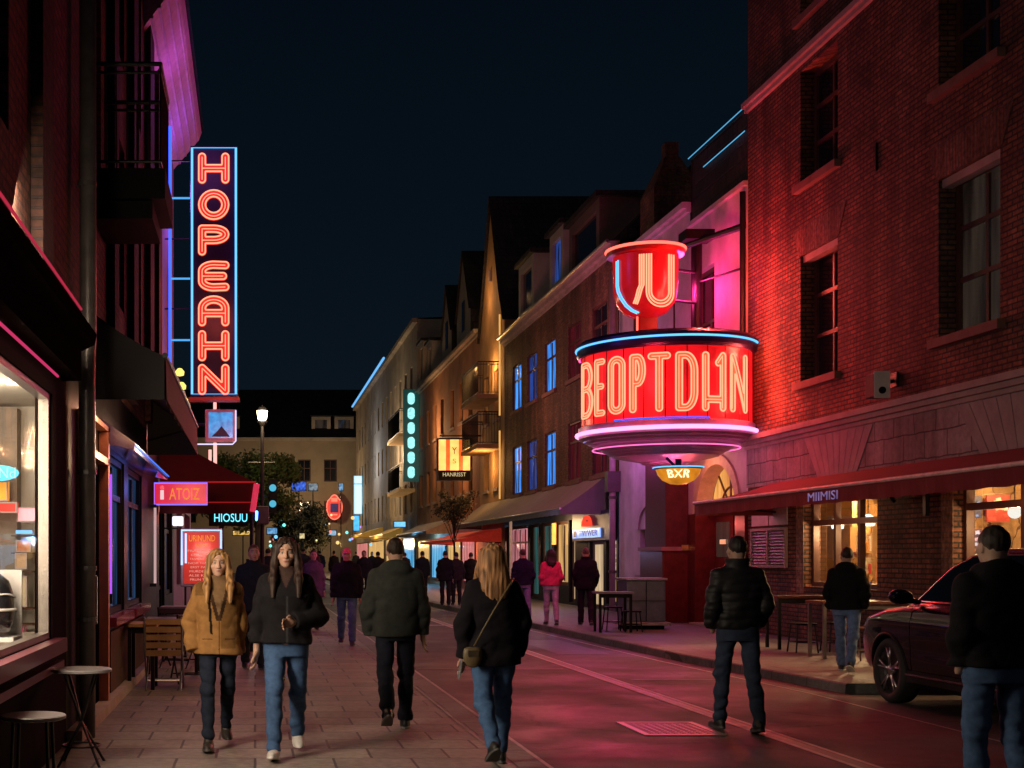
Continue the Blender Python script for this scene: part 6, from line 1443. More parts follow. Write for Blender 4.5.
# illuminated menu board
S = thing('menu_board', 'red illuminated menu board framed by pale blue tubes on the pavement', 'menu board', (-.98,22.6,0))
Q = PE(21.0); x0, x1, z0_, z1_ = -1.2, -.52, 1.12, 2.06
m = MB(); m.pbox(Q,x0,x1,z0_,z1_,-.1,0); m.build('case', mat('pale_blue_case', (.3,.35,.5), .4), S, bevel=.02)
m = MB(); m.pbox(Q,x0+.06,x1-.06,z0_+.05,z1_-.06,.003,.012); m.build('lit_panel', plastic_lit('menu_red', (.45,.03,.02), .6, (.3,.03,.02)), S)
m = MB(); add_text(m, 'URINUND', Q, -.85, 1.90, .014, .42, .10, extrude=.002); add_text(m, 'NOVT', Q, -.85, 1.79, .014, .2, .05, extrude=.002); m.build('title', neon('menu_orange', (1,.33,.05), 1.0), S)
m = MB()
for i, tx in enumerate(('FRAELBURIT','KESBARNS UR','TASMENT RIG','NOR HALSTE','ERST PAN LO','MURDELST','ALSE KOR IN','PRUN TEL SA')): add_text(m, tx, Q, -.85+.03*math.sin(i*2.2), 1.70-i*.066, .014, .46-.06*(i % 3), .035, extrude=.002)
m.build('lettering', neon('menu_pale', (1,.5,.4), .7), S)
m = MB(); m.tube([Q(x0+.025,z0_+.35,.02),Q(x0+.025,z1_-.03,.02),Q(x1-.025,z1_-.03,.02),Q(x1-.025,z0_+.05,.02)], .018, 6); m.tube([Q(x0+.09,1.5,.03),Q(x0+.09,1.98,.03)], .018, 6); m.build('blue_tube', neon('menu_blue', (.45,.65,1.0), 1.5), S)
m = MB()
for x in (x0+.08, x1-.08): m.tube([(x,21.06,0),(x,21.06,1.12)], .02, 6); m.box(x-.03,x+.03,20.85,21.27,0,.03)
m.build('leg', M['iron'], S)
t = thing('light_tube', 'upright pale pink light tube on the dark shopfront', 'light tube', (-1.5,19.9,1))
m = MB(); m.tube([(-1.52,19.9,1.2),(-1.52,19.9,2.35)], .02, 8); m.build('tube', neon('pale_rose_tube', (1,.62,.62), .55), t); 
for z in (1.15,2.35): m = MB(); m.box(-1.6,-1.5,19.87,19.93,z,z+.05); m.build('holder', M['iron'], t)
t = thing('wall_lantern', 'white cube lantern on the wall under the red light box', 'lantern', (-1.2,22.4,2.1))
m = MB(); m.box(-1.38,-1.2,21.8,21.95,2.12,2.28); m.build('lamp_shade', neon('lantern_white', (.9,.9,1), 1.3), t, bevel=.02); m = MB(); m.tube([(-1.6,21.88,2.08),(-1.29,21.88,2.08),(-1.29,21.88,2.12)], .015, 6); m.build('bracket', M['iron'], t)

# ---- street lamp, trees
t = thing('street_lamp', 'lit street lamp on a slim pole beside the trees', 'street lamp', (.2,36,0))
m = MB(); m.tube([(.2,36,0),(.2,36,.9),(.2,36,1.0),(.2,36,5.2)], [.1,.09,.06,.045], 12); m.tube([(-.2,36,4.2),(.55,36,4.2)], .02, 6); m.lathe([(0,5.2),(.06,5.2),(.14,5.3),(.15,5.34),(0,5.34)], (.2,36,0), 16); m.lathe([(.15,5.624),(.17,5.64),(.1,5.72),(.02,5.76),(0,5.8)], (.2,36,0), 16); m.build('pole', M['iron'], t)
m = MB(); m.lathe([(.08,5.345),(.12,5.4),(.15,5.62),(0,5.622)], (.2,36,0), 16); m.build('lantern', neon('street_lamp_glow', (1,.76,.42), 14), t)
m = MB(); m.box(.05,.38,35.85,36.15,2.5,3.0); m.build('control_box', M['pipe'], t, bevel=.02)
lamp('street_lamp_light', (.2,35.6,5.5), (1,.72,.4), 260, .2)
t = thing('signal_head', 'dark signal head with two blue lights near the street lamp', 'signal', (.42,37,2.9))
m = MB(); m.box(.38,.62,36.9,37.1,2.85,3.8); m.tube([(.2,36.2,3.3),(.4,36.95,3.3)], .025, 6); m.build('case', M['black_paint'], t)
for z in (3.1,3.55): m = MB(); m.lathe([(0,-.01),(.1,-.01),(.1,.02)], (.5,36.89,z), 16, 'y'); m.build('lens', neon('signal_blue', (.12,.6,.85), .8), t)
tree('broad green tree behind the street lamp', .1, 58, 6.8, 1.8, 4.7, 9500, .13, (.06,.10,.026), .20, .85, seed=5)
tree('second green tree behind the red canopy corner', -1.6, 62, 6.2, 1.7, 4.8, 9000, .12, (.07,.13,.03), .19, .9, seed=8)
tree('dark leafy tree before the end house', 3.2, 92, 6.2, 2.3, 3.6, 8000, .12, (.016,.022,.012), .26, .8, seed=9)
tree('small dark tree in front of the orange house', 8.05, 52.9, 4.6, .82, 3.55, 1500, .05, (.012,.016,.01), .12, 1.15, z0=.12, seed=12)
# ------------------------------------------------------------------ furniture
def round_table(label, x, y, z, r, h, topm, cross=True, group=None, name='bistro_table'):
    t = thing(name, label, 'table', (x,y,z), 0, group)
    m = MB(); m.lathe([(0,h-.03),(r-.02,h-.03),(r,h-.022),(r,h-.006),(r-.008,h),(0,h)], (x,y,z), 40); m.build('tabletop', topm, t)
    for k in range(4):
        a = math.pi/4+k*math.pi/2; c, s = math.cos(a), math.sin(a)
        m = MB(); m.tube([(x-c*r*.7,y-s*r*.7,z+h-.03),(x,y,z+h*.45),(x+c*r*.95,y+s*r*.95,z)] if cross else [(x+c*r*.7,y+s*r*.7,z+h-.03),(x+c*r*.85,y+s*r*.85,z)], .011, 8); m.build('leg', M['iron'], t)
    m = MB(); m.tube([(x+r*.62*math.cos(2*math.pi*i/24),y+r*.62*math.sin(2*math.pi*i/24),z+h*.2) for i in range(24)], .008, 6, True); m.build('ring', M['iron'], t)
    return t
ttop = mat('grey_tabletop', (.2,.18,.18), .3, var=.2, bump=.05)
round_table('round grey bistro table on crossed legs beside the thick drain pipe', -1.34, 10.1, 0, .235, .74, ttop)
round_table('low round stool under the lit shop window', -1.41, 8.3, 0, .21, .6, ttop, False, name='stool')
def slat_chair(label, x, y, z, rz, wood, group=None, metal=None):
    t = thing('folding_chair', label, 'chair', (x,y,z), R(rz), group); mt = metal or M['metal']; W = .21
    for i in range(5):
        m = MB(); z0 = .86-i*.095; yy = .19+(z0-.45)*.12; m.box(-W,W,yy-.008,yy+.008,z0-.07,z0); m.build('back_slat', wood, t, local=True)
    for i in range(5): m = MB(); y0 = -.19+i*.075; m.box(-W,W,y0,y0+.062,.435,.455); m.build('seat_slat', wood, t, local=True)
    for s in (-1, 1):
        m = MB(); m.tube([(s*(W+.015),.25,.88),(s*(W+.015),.19,.44),(s*(W+.015),-.2,0)], .012, 8); m.build('leg', mt, t, local=True)
        m = MB(); m.tube([(s*(W-.005),-.2,.43),(s*(W-.005),.24,0)], .012, 8); m.build('leg', mt, t, local=True)
    m = MB(); m.tube([(-W,.12,.11),(W,.12,.11)], .01, 6); m.tube([(-W,-.1,.11),(W,-.1,.11)], .01, 6); m.build('stretcher', mt, t, local=True)
    return t
slat_chair('slatted honey wood chair on metal legs by the dark shopfront', -1.1, 15.9, 0, 180, M['shelf_wood'])
slat_chair('dark slatted chair half hidden behind the honey wood chair', -.82, 16.7, 0, 195, M['frame_dark'], metal=M['iron'])
slat_chair('dark slatted chair farther along under the menu board', -1.1, 19.0, 0, 160, M['frame_dark'], metal=M['iron'])
def bar_table(label, x0, x1, y0, y1, z, h, top, legm, group=None, name='pavement_table'):
    t = thing(name, label, 'table', ((x0+x1)/2,(y0+y1)/2,z), 0, group)
    m = MB(); m.box(x0,x1,y0,y1,z+h-.045,z+h); m.build('tabletop', top, t, bevel=.006)
    for x in (x0+.05, x1-.05):
        for y in (y0+.05, y1-.05): m = MB(); m.box(x-.022,x+.022,y-.022,y+.022,z,z+h-.046); m.build('leg', legm, t)
    m = MB(); m.box(x0+.03,x1-.03,y0+.045,y0+.055,z+h-.12,z+h-.046); m.build('apron', legm, t)
    return t
rt = mat('reddish_tabletop', (.2,.07,.05), .25, var=.25, bump=.05, coat=.3)
bar_table('wood table on the pavement near the chair by the dark window', -1.56, -1.18, 15.7, 16.3, 0, .80, M['shelf_wood'], M['iron'])
bar_table('dark pavement table beneath the menu board', -1.5, -.75, 17.8, 18.4, 0, .76, ttop, M['iron']); bar_table('second dark pavement table just beyond the first below the menu board', -1.45, -.8, 19.9, 20.5, 0, .84, ttop, M['iron'])
bar_table('reddish table beside the first lit brick window', 8.35, 9.4, 20.9, 21.5, .12, .86, rt, M['iron']); bar_table('reddish table with pale metal legs behind the walking man', 8.2, 9.55, 18.9, 19.5, .12, .84, rt, mat('dull_steel', (.3,.27,.27), .35, metal=.7))
def stool(label, x, y, z, h, mt, seat, group=None):
    t = thing('bar_stool', label, 'stool', (x,y,z), 0, group); m = MB(); m.box(x-.16,x+.16,y-.16,y+.16,z+h-.03,z+h); m.build('seat', seat, t, bevel=.01)
    for sx in (-1,1):
        for sy in (-1,1): m = MB(); m.tube([(x+sx*.13,y+sy*.13,z+h-.03),(x+sx*.17,y+sy*.17,z)], .012, 6); m.build('leg', mt, t)
    m = MB(); q = [(x+sx*.155,y+sy*.155,z+h*.35) for sx,sy in ((-1,-1),(1,-1),(1,1),(-1,1))]; m.tube(q, .009, 6, True); m.build('foot_ring', mt, t)
stool('dark square stool left out before the first reddish table', 8.5, 20.3, .12, .46, M['iron'], M['black_paint']); stool('dark square stool under the first reddish table', 9.1, 20.5, .12, .46, M['iron'], M['black_paint'])
stool('red seated metal stool before the second reddish table', 8.45, 18.45, .12, .5, MATS['dull_steel'], rt); stool('red seated metal stool beside the walking man', 9.2, 18.5, .12, .5, MATS['dull_steel'], rt)
bar_table('dark narrow table at the kerb beside the service cabinet', 6.72, 7.42, 25.6, 26.1, .12, .80, mat('mauve_tabletop', (.2,.16,.2), .3, var=.1), M['black_paint']); stool('dark stool behind the narrow table at the kerb', 7.25, 26.5, .12, .48, M['black_paint'], M['black_paint']); stool('dark stool between the narrow table and service cabinet', 7.45, 25.9, .12, .42, M['black_paint'], M['black_paint'])
t = thing('service_cabinet', 'waist-high grey blue service cabinet beside the red pilaster', 'cabinet', (7.98,27.1,.12))
m = MB(); m.box(7.6,8.4,26.75,27.45,.27,1.12); m.build('carcass', mat('slate_blue_panel', (.12,.15,.2), .35, var=.2, metal=.2, bump=.05), t, bevel=.02)
m = MB(); m.box(7.57,8.43,26.72,27.48,1.122,1.17); m.build('top', mat('pale_zinc', (.4,.37,.4), .35, metal=.5), t, bevel=.01)
m = MB(); m.box(7.52,8.48,26.66,27.54,.20,.268); m.build('base_ledge', MATS['pale_zinc'], t, bevel=.01); m = MB(); m.box(7.62,8.38,26.78,27.42,.12,.198); m.build('plinth', M['black_paint'], t)
for y in (26.74,): m = MB(); m.box(7.6,8.4,y-.004,y+.006,.7,.708); m.box(7.995,8.005,y-.004,y+.006,.29,1.1); m.build('door_gap', M['black_paint'], t)

# ------------------------------------------------------------------ car (local x forward, y left)
def poly_sd(x, z, P_):
    P_ = np.array(P_, np.float32); n = len(P_); d = np.full(x.shape, 1e9, np.float32); s = np.ones(x.shape, np.float32)
    for i in range(n):
        a = P_[i]; b = P_[i-1]; e = b-a; wx, wz = x-a[0], z-a[1]
        t = np.clip((wx*e[0]+wz*e[1])/(e@e), 0, 1); d = np.minimum(d, (wx-e[0]*t)**2+(wz-e[1]*t)**2)
        c1 = z >= a[1]; c2 = z < b[1]; c3 = e[0]*wz > e[1]*wx
        s = np.where((c1 & c2 & c3) | (~c1 & ~c2 & ~c3), -s, s)
    return s*np.sqrt(d)
LOW = [(-2.28,.42),(-2.33,.68),(-2.24,1.04),(-2.0,1.12),(.6,1.12),(1.1,1.10),(1.5,1.06),(1.86,.985),(2.08,.87),(2.17,.68),(2.16,.42),(2.04,.3),(-2.1,.3)]
GH = [(1.3,1.06),(.55,1.5),(.18,1.64),(-.3,1.705),(-1.1,1.70),(-1.75,1.58),(-2.05,1.30),(-2.2,1.04),(-2.1,.9),(1.3,.9)]
def wlow(x, z):
    w_ = .925-.05*((z-.72)/.4)**2-.15*np.clip((x-1.45)/.85, 0, 1.2)**2-.10*np.clip((-x-1.6)/.75, 0, 1.2)**2
    return w_+.012*np.exp(-((z-.9)/.045)**2)-.018*np.exp(-((z-.62)/.10)**2)*np.exp(-(x/1.0)**4)
def wgh(x, z): return .865-(z-1.02)*.36-.1*np.clip((-x-1.3)/.9, 0, 1)**2-.08*np.clip((x-.1)/.9,0,1)**2
def car_sd(p):
    x, y, z = p; ay = np.abs(y)
    d = smax(poly_sd(x, z, LOW)+.03, ay-wlow(x, z), .09)
    d = smin(d, smax(poly_sd(x, z, GH)+.02, ay-wgh(x, z), .08), .035)
    for ax in (1.35, -1.35): d = smax(d, -np.maximum(np.hypot(x-ax, z-.36)-.395, .52-ay), .02)
    return d
t = thing('parked_car', 'dark glossy hatchback parked at the kerb by the brick pier', 'car', (7.86,13.02,0), R(90))
V, Q = surface(car_sd, (-2.5,-1.05,.2), (2.45,1.05,1.8), .022)
def grad(f, V, e=.004):
    G = np.zeros_like(V)
    for a in range(3):
        A = V.copy(); B_ = V.copy(); A[:,a] += e; B_[:,a] -= e
        G[:,a] = (f(tuple(A.T))-f(tuple(B_.T)))/(2*e)
    return G
for _ in range(3):
    G = grad(car_sd, V); f_ = car_sd(tuple(V.T)); V = V-G*(np.clip(f_, -.01, .01)/np.maximum((G*G).sum(1), .3))[:,None]
G = grad(car_sd, V); G /= np.linalg.norm(G, axis=1)[:,None]+1e-9
paint = mat('midnight_car_paint', (.003,.003,.008), .25, spec=.05, metal=0.0, var=.05, bump=0, coat=.9)
ob = np_mesh('body', V, Q, paint, t)
ob.data.normals_split_custom_set_from_vertices(G.tolist())
cg = mat('car_glass', (.006,.006,.008), .03, var=.1, bump=0, spec=.9)
def side_patch(poly, off, name, mt, s, par=t, wf=wgh, inner=None):
    m = MB(); tri = tessellate_polygon([[Vector((a,b,0)) for a, b in poly]])
    bm = bmesh.new(); vs = [bm.verts.new((a,0,b)) for a, b in poly]
    for q in tri:
        try: bm.faces.new([vs[i] for i in q])
        except ValueError: pass
    bmesh.ops.subdivide_edges(bm, edges=bm.edges[:], cuts=3, use_grid_fill=True); bmesh.ops.triangulate(bm, faces=bm.faces[:])
    bm.verts.index_update()
    m.add([(v.co.x, s*(float(wf(np.float64(v.co.x), np.float64(v.co.z)))+off), v.co.z) for v in bm.verts], [[v.index for v in f.verts] for f in bm.faces]); bm.free()
    return m.build(name, mt, par, local=True, smooth=True)
FD = [(.98,1.14),(.44,1.47),(.08,1.59),(-.12,1.605),(-.16,1.14)]; RD_ = [(-.23,1.14),(-.19,1.61),(-1.0,1.61),(-1.5,1.50),(-1.42,1.14)]
for s in (1, -1):
    side_patch(FD, .006, 'window', cg, s); side_patch(RD_, .006, 'window', cg, s)
    m = MB(); top = [(1.1,1.115),(.98,1.14),(.44,1.475),(.08,1.60),(-.2,1.62),(-1.0,1.62),(-1.52,1.51)]
    m.tube([(a, s*(float(wgh(a,b))+.008), b) for a, b in top], .008, 6); m.tube([(a, s*(float(wgh(a,1.13))+.012), 1.128) for a in np.linspace(1.0,-1.5,14)], .008, 6); m.build('window_trim', mat('satin_trim', (.25,.25,.27), .25, metal=.9, bump=0), t, local=True)
    for xs, za in ((.86,1.08),(-.2,1.10),(-1.1,1.09)):
        m = MB(); m.tube([(xs-.03*(z_-.4), s*(float(wlow(xs-.03*(z_-.4),z_))+.0005), z_) for z_ in np.linspace(.40,za,12)], .0045, 5); m.build('door_seam', M['black_paint'], t, local=True)
    for xh in (-.05,-.95): m = MB(); m.tube([(xh-.1, s*(float(wlow(xh,.94))+.012), .94),(xh, s*(float(wlow(xh,.94))+.026), .945),(xh+.1, s*(float(wlow(xh,.94))+.012), .94)], .014, 8); m.build('handle', paint, t, local=True, smooth=True)
    m = MB(); m.hexa([(-.93,s*.80,.29),(.93,s*.80,.29),(.93,s*.915,.27),(-.93,s*.915,.27),(-.93,s*.80,.40),(.93,s*.80,.40),(.93,s*.905,.39),(-.93,s*.905,.39)]); m.build('sill_cladding', M['black_paint'], t, local=True)
    m = MB(); m.tube([(-.93,s*.92,.35),(.93,s*.92,.35)], .012, 6); m.build('chrome_strip', mat('chrome_strip', (.6,.55,.55), .15, metal=1, bump=0), t, local=True)
    for ax in (1.35,-1.35):
        m = MB(); m.tube([(ax+.40*math.cos(R(a)), s*(float(wlow(ax+.40*math.cos(R(a)), .36+.4*math.sin(R(a))))-.005), .36+.40*math.sin(R(a))) for a in range(-12,193,8)], .022, 6); m.build('arch_trim', M['black_paint'], t, local=True, smooth=True)
        yo = s*.915
        m = MB(); m.lathe([(.2,-.11*s),(.33,-.115*s),(.352,-.09*s),(.358,-.03*s),(.358,.03*s),(.352,.085*s),(.33,.108*s),(.262,.11*s),(.255,.085*s)], (ax,yo-s*.11,.358), 48, 'y'); w_ = m.build('wheel', mat('tyre_rubber', (.012,.012,.012), .75, var=.2, bump=.1), t, local=True, smooth=True)
        r_ = MB(); c = (ax, yo-s*.03, .358)
        r_.lathe([(.262,.028*s),(.268,.02*s),(.258,-.02*s),(.25,-.08*s)], c, 48, 'y'); r_.lathe([(0,.012*s),(.05,.012*s),(.06,0),(.06,-.04*s)], c, 24, 'y')
        for k in range(5):
            for dd in (-.16,.16):
                a = 2*math.pi*k/5+.3; ca, sa = math.cos(a), math.sin(a); cb_, sb = math.cos(a+dd), math.sin(a+dd)
                r_.tube([(c[0]+.045*ca, c[1]-.002*s, c[2]+.045*sa),(c[0]+.15*math.cos(a+dd*.6), c[1]+.004*s, c[2]+.15*math.sin(a+dd*.6)),(c[0]+.258*cb_, c[1]+.012*s, c[2]+.258*sb)], .014, 6)
        r_.build('rim', mat('alloy', (.45,.42,.44), .25, metal=.9, bump=0, var=.1), w_, local=True, smooth=True)
        b_ = MB(); b_.lathe([(0,-.05*s),(.24,-.05*s)], c, 32, 'y'); b_.build('brake_disc', mat('dark_disc', (.03,.03,.03), .5, metal=.5), w_, local=True)
    m = MB(); V_, Q_ = surface(lambda p: smin(smax(g_ell(p, (.82,s*1.03,1.18), (.10,.125,.085)), .75-p[0], .02), g_cap(p, (.82,s*.84,1.125), (.84,s*1.0,1.15), .03,.03), .03), (.62,s*.98-.25,1.03),(1.02,s*.98+.2,1.33), .014); np_mesh('wing_mirror', V_, Q_, paint, t)
    V_, Q_ = surface(lambda p: np.maximum(car_sd(p)-.007, g_ell(p, (2.0,s*.72,.87), (.26,.22,.085))), (1.6,s*.75-.4,.6),(2.4,s*.75+.4,1.05), .014); np_mesh('headlight', V_, Q_, mat('headlight_lens', (.25,.25,.28), .05, bump=0, coat=1), t)
    V_, Q_ = surface(lambda p: np.maximum(car_sd(p)-.007, g_ell(p, (-2.15,s*.72,.95), (.2,.25,.09))), (-2.5,s*.72-.4,.7),(-1.8,s*.72+.4,1.2), .014); np_mesh('tail_light', V_, Q_, mat('tail_lens', (.25,.01,.01), .1, bump=0, coat=1), t)
def slab(pts, name, mt):
    m = MB(); m.add(pts, [tuple(range(len(pts)))]); return m.build(name, mt, t, local=True)
slab([(1.21,-.68,1.125),(1.21,.68,1.125),(.58,.56,1.495),(.58,-.56,1.495)], 'windscreen', cg); slab([(-2.03,-.55,1.30),(-2.03,.55,1.30),(-1.79,.5,1.54),(-1.79,-.5,1.54)], 'rear_window', cg)
m = MB(); m.box(2.1,2.165,-.5,.5,.45,.68); m.build('grille', M['black_paint'], t, local=True)
m = MB(); m.box(-1.9,1.9,-.75,.75,.2,.5); m.build('underbody', M['black_paint'], t, local=True)

# ------------------------------------------------------------------ people
HANG = (((.20,.04,-1),(.04,-.16,-1)),((-.20,-.04,-1),(-.04,-.2,-1)))
POCK = (((.22,.14,-1),(-.14,-.34,-1)),((-.22,.14,-1),(.14,-.34,-1)))
def tan_front(v, c):
    front = v[:,1] < -.03; vz = v[:,2]; vx = v[:,0]
    c = c.copy()
    vee = front & (np.abs(vx) < np.clip((vz-1.16)*.26, 0, .09)); c[vee] = (.20,.12,.06)
    edge = front & (np.abs(np.abs(vx)-np.clip((vz-1.16)*.26+.012, 0.006, .1)) < .016) & (vz > 1.14); c[edge] = (.05,.025,.012)
    c[front & (np.abs(vx-.005) < .007) & (vz < 1.16)] = (.06,.03,.012)
    flap = front & (vx > .02) & (vx < .15) & (vz < 1.32) & (vz > .9); c[flap] *= .62
    c[front & (np.abs(np.abs(vx)-.1) < .045) & (np.abs(vz-.98) < .006)] *= .3
    c[(np.abs(vx) > .12) & (np.abs(vx) < .2) & (vz > 1.36) & front] *= .55
    strap = front & (np.abs(vx+.085-(1.36-vz)*.07) < .012) & (vz > 1.02) & (vz < 1.42); c[strap] = (.012,.008,.006)
    return c
def zip_front(v, c):
    c = c.copy(); f = v[:,1] < -.03
    c[f & (np.abs(v[:,0]-.01) < .006) & (v[:,2] < 1.3)] = (.035,.035,.037)
    c[f & (np.abs(v[:,0]) < np.clip((v[:,2]-1.36)*.45, 0, .06))] = (.06,.035,.03)
    return c
BLK = (.012,.011,.013)
pA,_ = person('blonde woman in an open tan jacket walking toward the viewer', -.31, 10.95, 4, 1.665, dict(fem=True, legs=((-17,18,26),(16,4,-6)), arms=(((.14,.16,-1),(-.02,.10,-1)),((-.34,.10,-1),(.10,-.34,-1))), hands=(0,0),
    jacket=(.30,.15,.05), jfun=tan_front, hem=.84, bulk=1.13, sleeve=1.12, collar=True, trousers=(.013,.018,.032), leg=(.082,.056,.04), shoe=(.03,.025,.022), sole=(.1,.09,.08), hair='long', hair_col=(.42,.22,.08), hair_low=1.36, lock_low=1.30, skin=(.56,.34,.25), lip=(.4,.16,.14)), .0078)
pB,_ = person('dark long-haired person in a black jacket and white trainers with one hand at the waist', .25, 10.5, -2, 1.76, dict(fem=True, legs=((-17,18,24),(18,4,-10)), arms=(((.42,.06,-1),(-.72,-.62,-.12)),((-.26,.05,-1),(-.06,-.12,-1))), thumb={1:(0,-.2,1)},
    jacket=BLK, jfun=zip_front, hem=.92, bulk=1.16, sleeve=1.15, collar=True, trousers=(.05,.10,.21), leg=(.092,.062,.05), shoe=(.55,.53,.5), sole=(.7,.68,.65), hair='long', hair_col=(.035,.016,.010), hair_low=1.40, lock_low=1.28, skin=(.5,.3,.22), lip=(.3,.1,.1)), .0078)
pC,_ = person('man in a grey green hooded jacket seen from behind, in the middle of the pavement', 1.3, 12.1, 178, 1.775, dict(legs=((-14,30,36),(11,4,0)), arms=(((.26,.12,-1),(-.02,-.34,-1)),((-.22,.02,-1),(-.07,-.12,-1))), hands=(0,1),
    jacket=(.036,.040,.037), hem=.865, bulk=1.13, sleeve=1.12, hood=True, trousers=(.012,.014,.024), leg=(.09,.066,.058), hair_col=(.03,.018,.012), skin=(.5,.3,.22)), .0085)
pD,_ = person('blonde woman in a loose black coat with a cross-body bag, seen from behind', 1.83, 10.06, 184, 1.69, dict(fem=True, legs=((-10,34,40),(8,2,0)), arms=(((.34,.12,-1),(-.02,-.16,-1)),((-.34,.06,-1),(.15,-.28,-1))), hands=(1,0),
    jacket=(.009,.008,.011), hem=.80, bulk=1.22, sleeve=1.15, trousers=(.055,.115,.24), leg=(.098,.062,.044), shoe=(.012,.012,.014), sole=(.08,.08,.08), hair='long', hair_col=(.40,.20,.085), hair_low=1.31, skin=(.5,.3,.22)), .0085)
pE,_ = person('man in a black quilted jacket standing in the roadway, seen from behind', 4.41, 11.95, 181, 1.785, dict(legs=((15,6,0),(-12,8,10)), arms=(((.24,.10,-1),(-.16,-.42,-1)),((-.24,.10,-1),(.16,-.42,-1))), hands=(0,0),
    jacket=(.010,.010,.012), jmat='puffer_cloth', puff=1, hem=.93, bulk=1.0, sleeve=1.0, collar=True, trousers=(.03,.042,.075), leg=(.088,.062,.052), shoe=(.012,.012,.013), sole=(.05,.05,.05), hair_col=(.012,.008,.008), skin=(.42,.26,.2)), .0085)
pF,_ = person('man in a black hoodie and blue jeans walking past the reddish tables', 7.6, 16.8, 148, 1.63, dict(legs=((22,10,0),(-22,14,28)), arms=POCK, hands=(0,0), jacket=(.010,.010,.012), hem=.90, bulk=1.08, sleeve=1.0, hood=True,
    trousers=(.12,.19,.36), leg=(.088,.064,.056), shoe=(.03,.03,.03), sole=(.7,.68,.65), hair_col=(.05,.03,.02), yaw=20), .011, .12)
pG,_ = person('man in a black hooded top close by the parked car, seen from behind', 4.47, 7.9, 183, 1.765, dict(legs=((5,4,0),(-5,8,8)), arms=(((.13,.08,-1),(-.06,-.3,-1)),((-.13,.08,-1),(.06,-.3,-1))), hands=(0,0), jacket=(.010,.010,.012), hem=.92, bulk=1.06, sleeve=1.05, hood=True,
    trousers=(.06,.11,.22), leg=(.092,.066,.056), hair_col=(.03,.02,.014), skin=(.5,.32,.24)), .0085)
pH,_ = person('man in a pink cap and dark jacket walking toward the viewer', 1.67, 23.8, -4, 1.76, dict(legs=((15,4,-6),(-14,18,24)), arms=HANG, jacket=(.014,.010,.02), hem=.86, bulk=1.15, sleeve=1.15, trousers=(.10,.14,.30), hair='cap', hair_col=(.7,.12,.2), skin=(.6,.26,.26), beard=True), .014)  # pink light on the face put into the skin colour
pI,_ = person('person in a pale violet coat behind the man in the pink cap', 1.28, 28.7, 6, 1.74, dict(fem=True, legs=((-8,10,10),(9,4,0)), arms=HANG, jacket=(.10,.08,.15), hem=.72, bulk=1.2, trousers=(.02,.02,.03), hair_col=(.02,.015,.02), skin=(.5,.3,.3)), .015)
pJ,_ = person('man in a dark coat with red lit face behind the blonde woman', -.02, 18.7, 8, 1.76, dict(legs=((8,4,0),(-8,10,10)), arms=HANG, jacket=(.02,.022,.035), hem=.80, bulk=1.15, collar=True, trousers=(.02,.02,.03), hair_col=(.10,.05,.03), skin=(.6,.28,.24)), .013)  # red sign light on the face mixed into the skin colour
pK,_ = person('dark person half hidden between the two walking women', .27, 17.0, 176, 1.60, dict(fem=True, legs=((6,4,0),(-6,8,8)), arms=HANG, jacket=(.06,.045,.05), hem=.78, bulk=1.1, trousers=(.02,.02,.02), hair='short', hair_col=(.02,.015,.012)), .014)
pL,_ = person('woman in a pink puffy jacket and pale trousers by the black shopfront', 6.38, 28.2, 176, 1.62, dict(fem=True, legs=((10,4,0),(-10,14,18)), arms=POCK, hands=(0,0), jacket=(.60,.05,.16), hem=.93, bulk=1.2, sleeve=1.2, trousers=(.36,.28,.42), leg=(.09,.06,.045), hair='long', hair_col=(.015,.01,.01), hair_low=1.36), .014, .12)
pM,_ = person('man in a navy jacket beside the woman in the pink jacket', 6.0, 29.3, 186, 1.64, dict(legs=((6,4,0),(-6,8,8)), arms=POCK, hands=(0,0), jacket=(.012,.012,.04), hem=.9, bulk=1.12, trousers=(.16,.15,.34), hair_col=(.08,.05,.04), skin=(.5,.3,.25)), .014, .12)
pN,_ = person('man in a long dark coat before the blue lettered shop sign', 7.08, 28.0, 172, 1.66, dict(legs=((9,4,0),(-10,14,20)), arms=POCK, hands=(0,0), jacket=(.010,.008,.016), hem=.82, bulk=1.15, trousers=(.015,.012,.02), hair_col=(.12,.08,.08), collar=True), .014, .12)
pO,_ = person('man in black standing under the small red awning', 5.75, 39.5, 178, 1.66, dict(legs=((3,2,0),(-3,4,0)), arms=HANG, jacket=BLK, hem=.8, bulk=1.15, trousers=(.015,.013,.015)), .018, .12)
pP,_ = person('person in black right beside the man under the small red awning', 6.2, 40.3, 186, 1.62, dict(legs=((3,2,0),(-3,4,0)), arms=HANG, jacket=(.03,.02,.02), hem=.8, bulk=1.1, trousers=(.02,.015,.015)), .018, .12)
pQ,_ = person('dark figure at the lit window beyond the red awning', 7.1, 43.0, 176, 1.62, dict(legs=((3,2,0),(-3,4,0)), arms=HANG, jacket=(.012,.01,.012), hem=.8, bulk=1.15, trousers=(.015,.015,.015)), .02, .12)
pR,_ = person('dark figure by the azure shop window', 5.95, 46.5, 182, 1.68, dict(legs=((5,2,0),(-5,8,4)), arms=HANG, jacket=(.015,.02,.03), hem=.8, bulk=1.15, trousers=(.015,.015,.02)), .02, .12)
crowd = [(268,549,40,(.02,.02,.03)),(303,548,52,(.03,.03,.05)),(314,549,60,(.08,.02,.05)),(283,551,58,(.02,.02,.02)),(292,550,72,(.05,.02,.02)),(334,551,64,(.02,.02,.03)),(364,551,46,(.02,.015,.03)),(378,552,56,(.04,.03,.03)),(372,552,75,(.02,.02,.02)),(320,551,80,(.03,.02,.05)),(345,552,86,(.06,.03,.04)),(405,553,62,(.02,.02,.03)),(299,552,95,(.03,.03,.03)),(356,552,98,(.05,.02,.03))]
proto = None
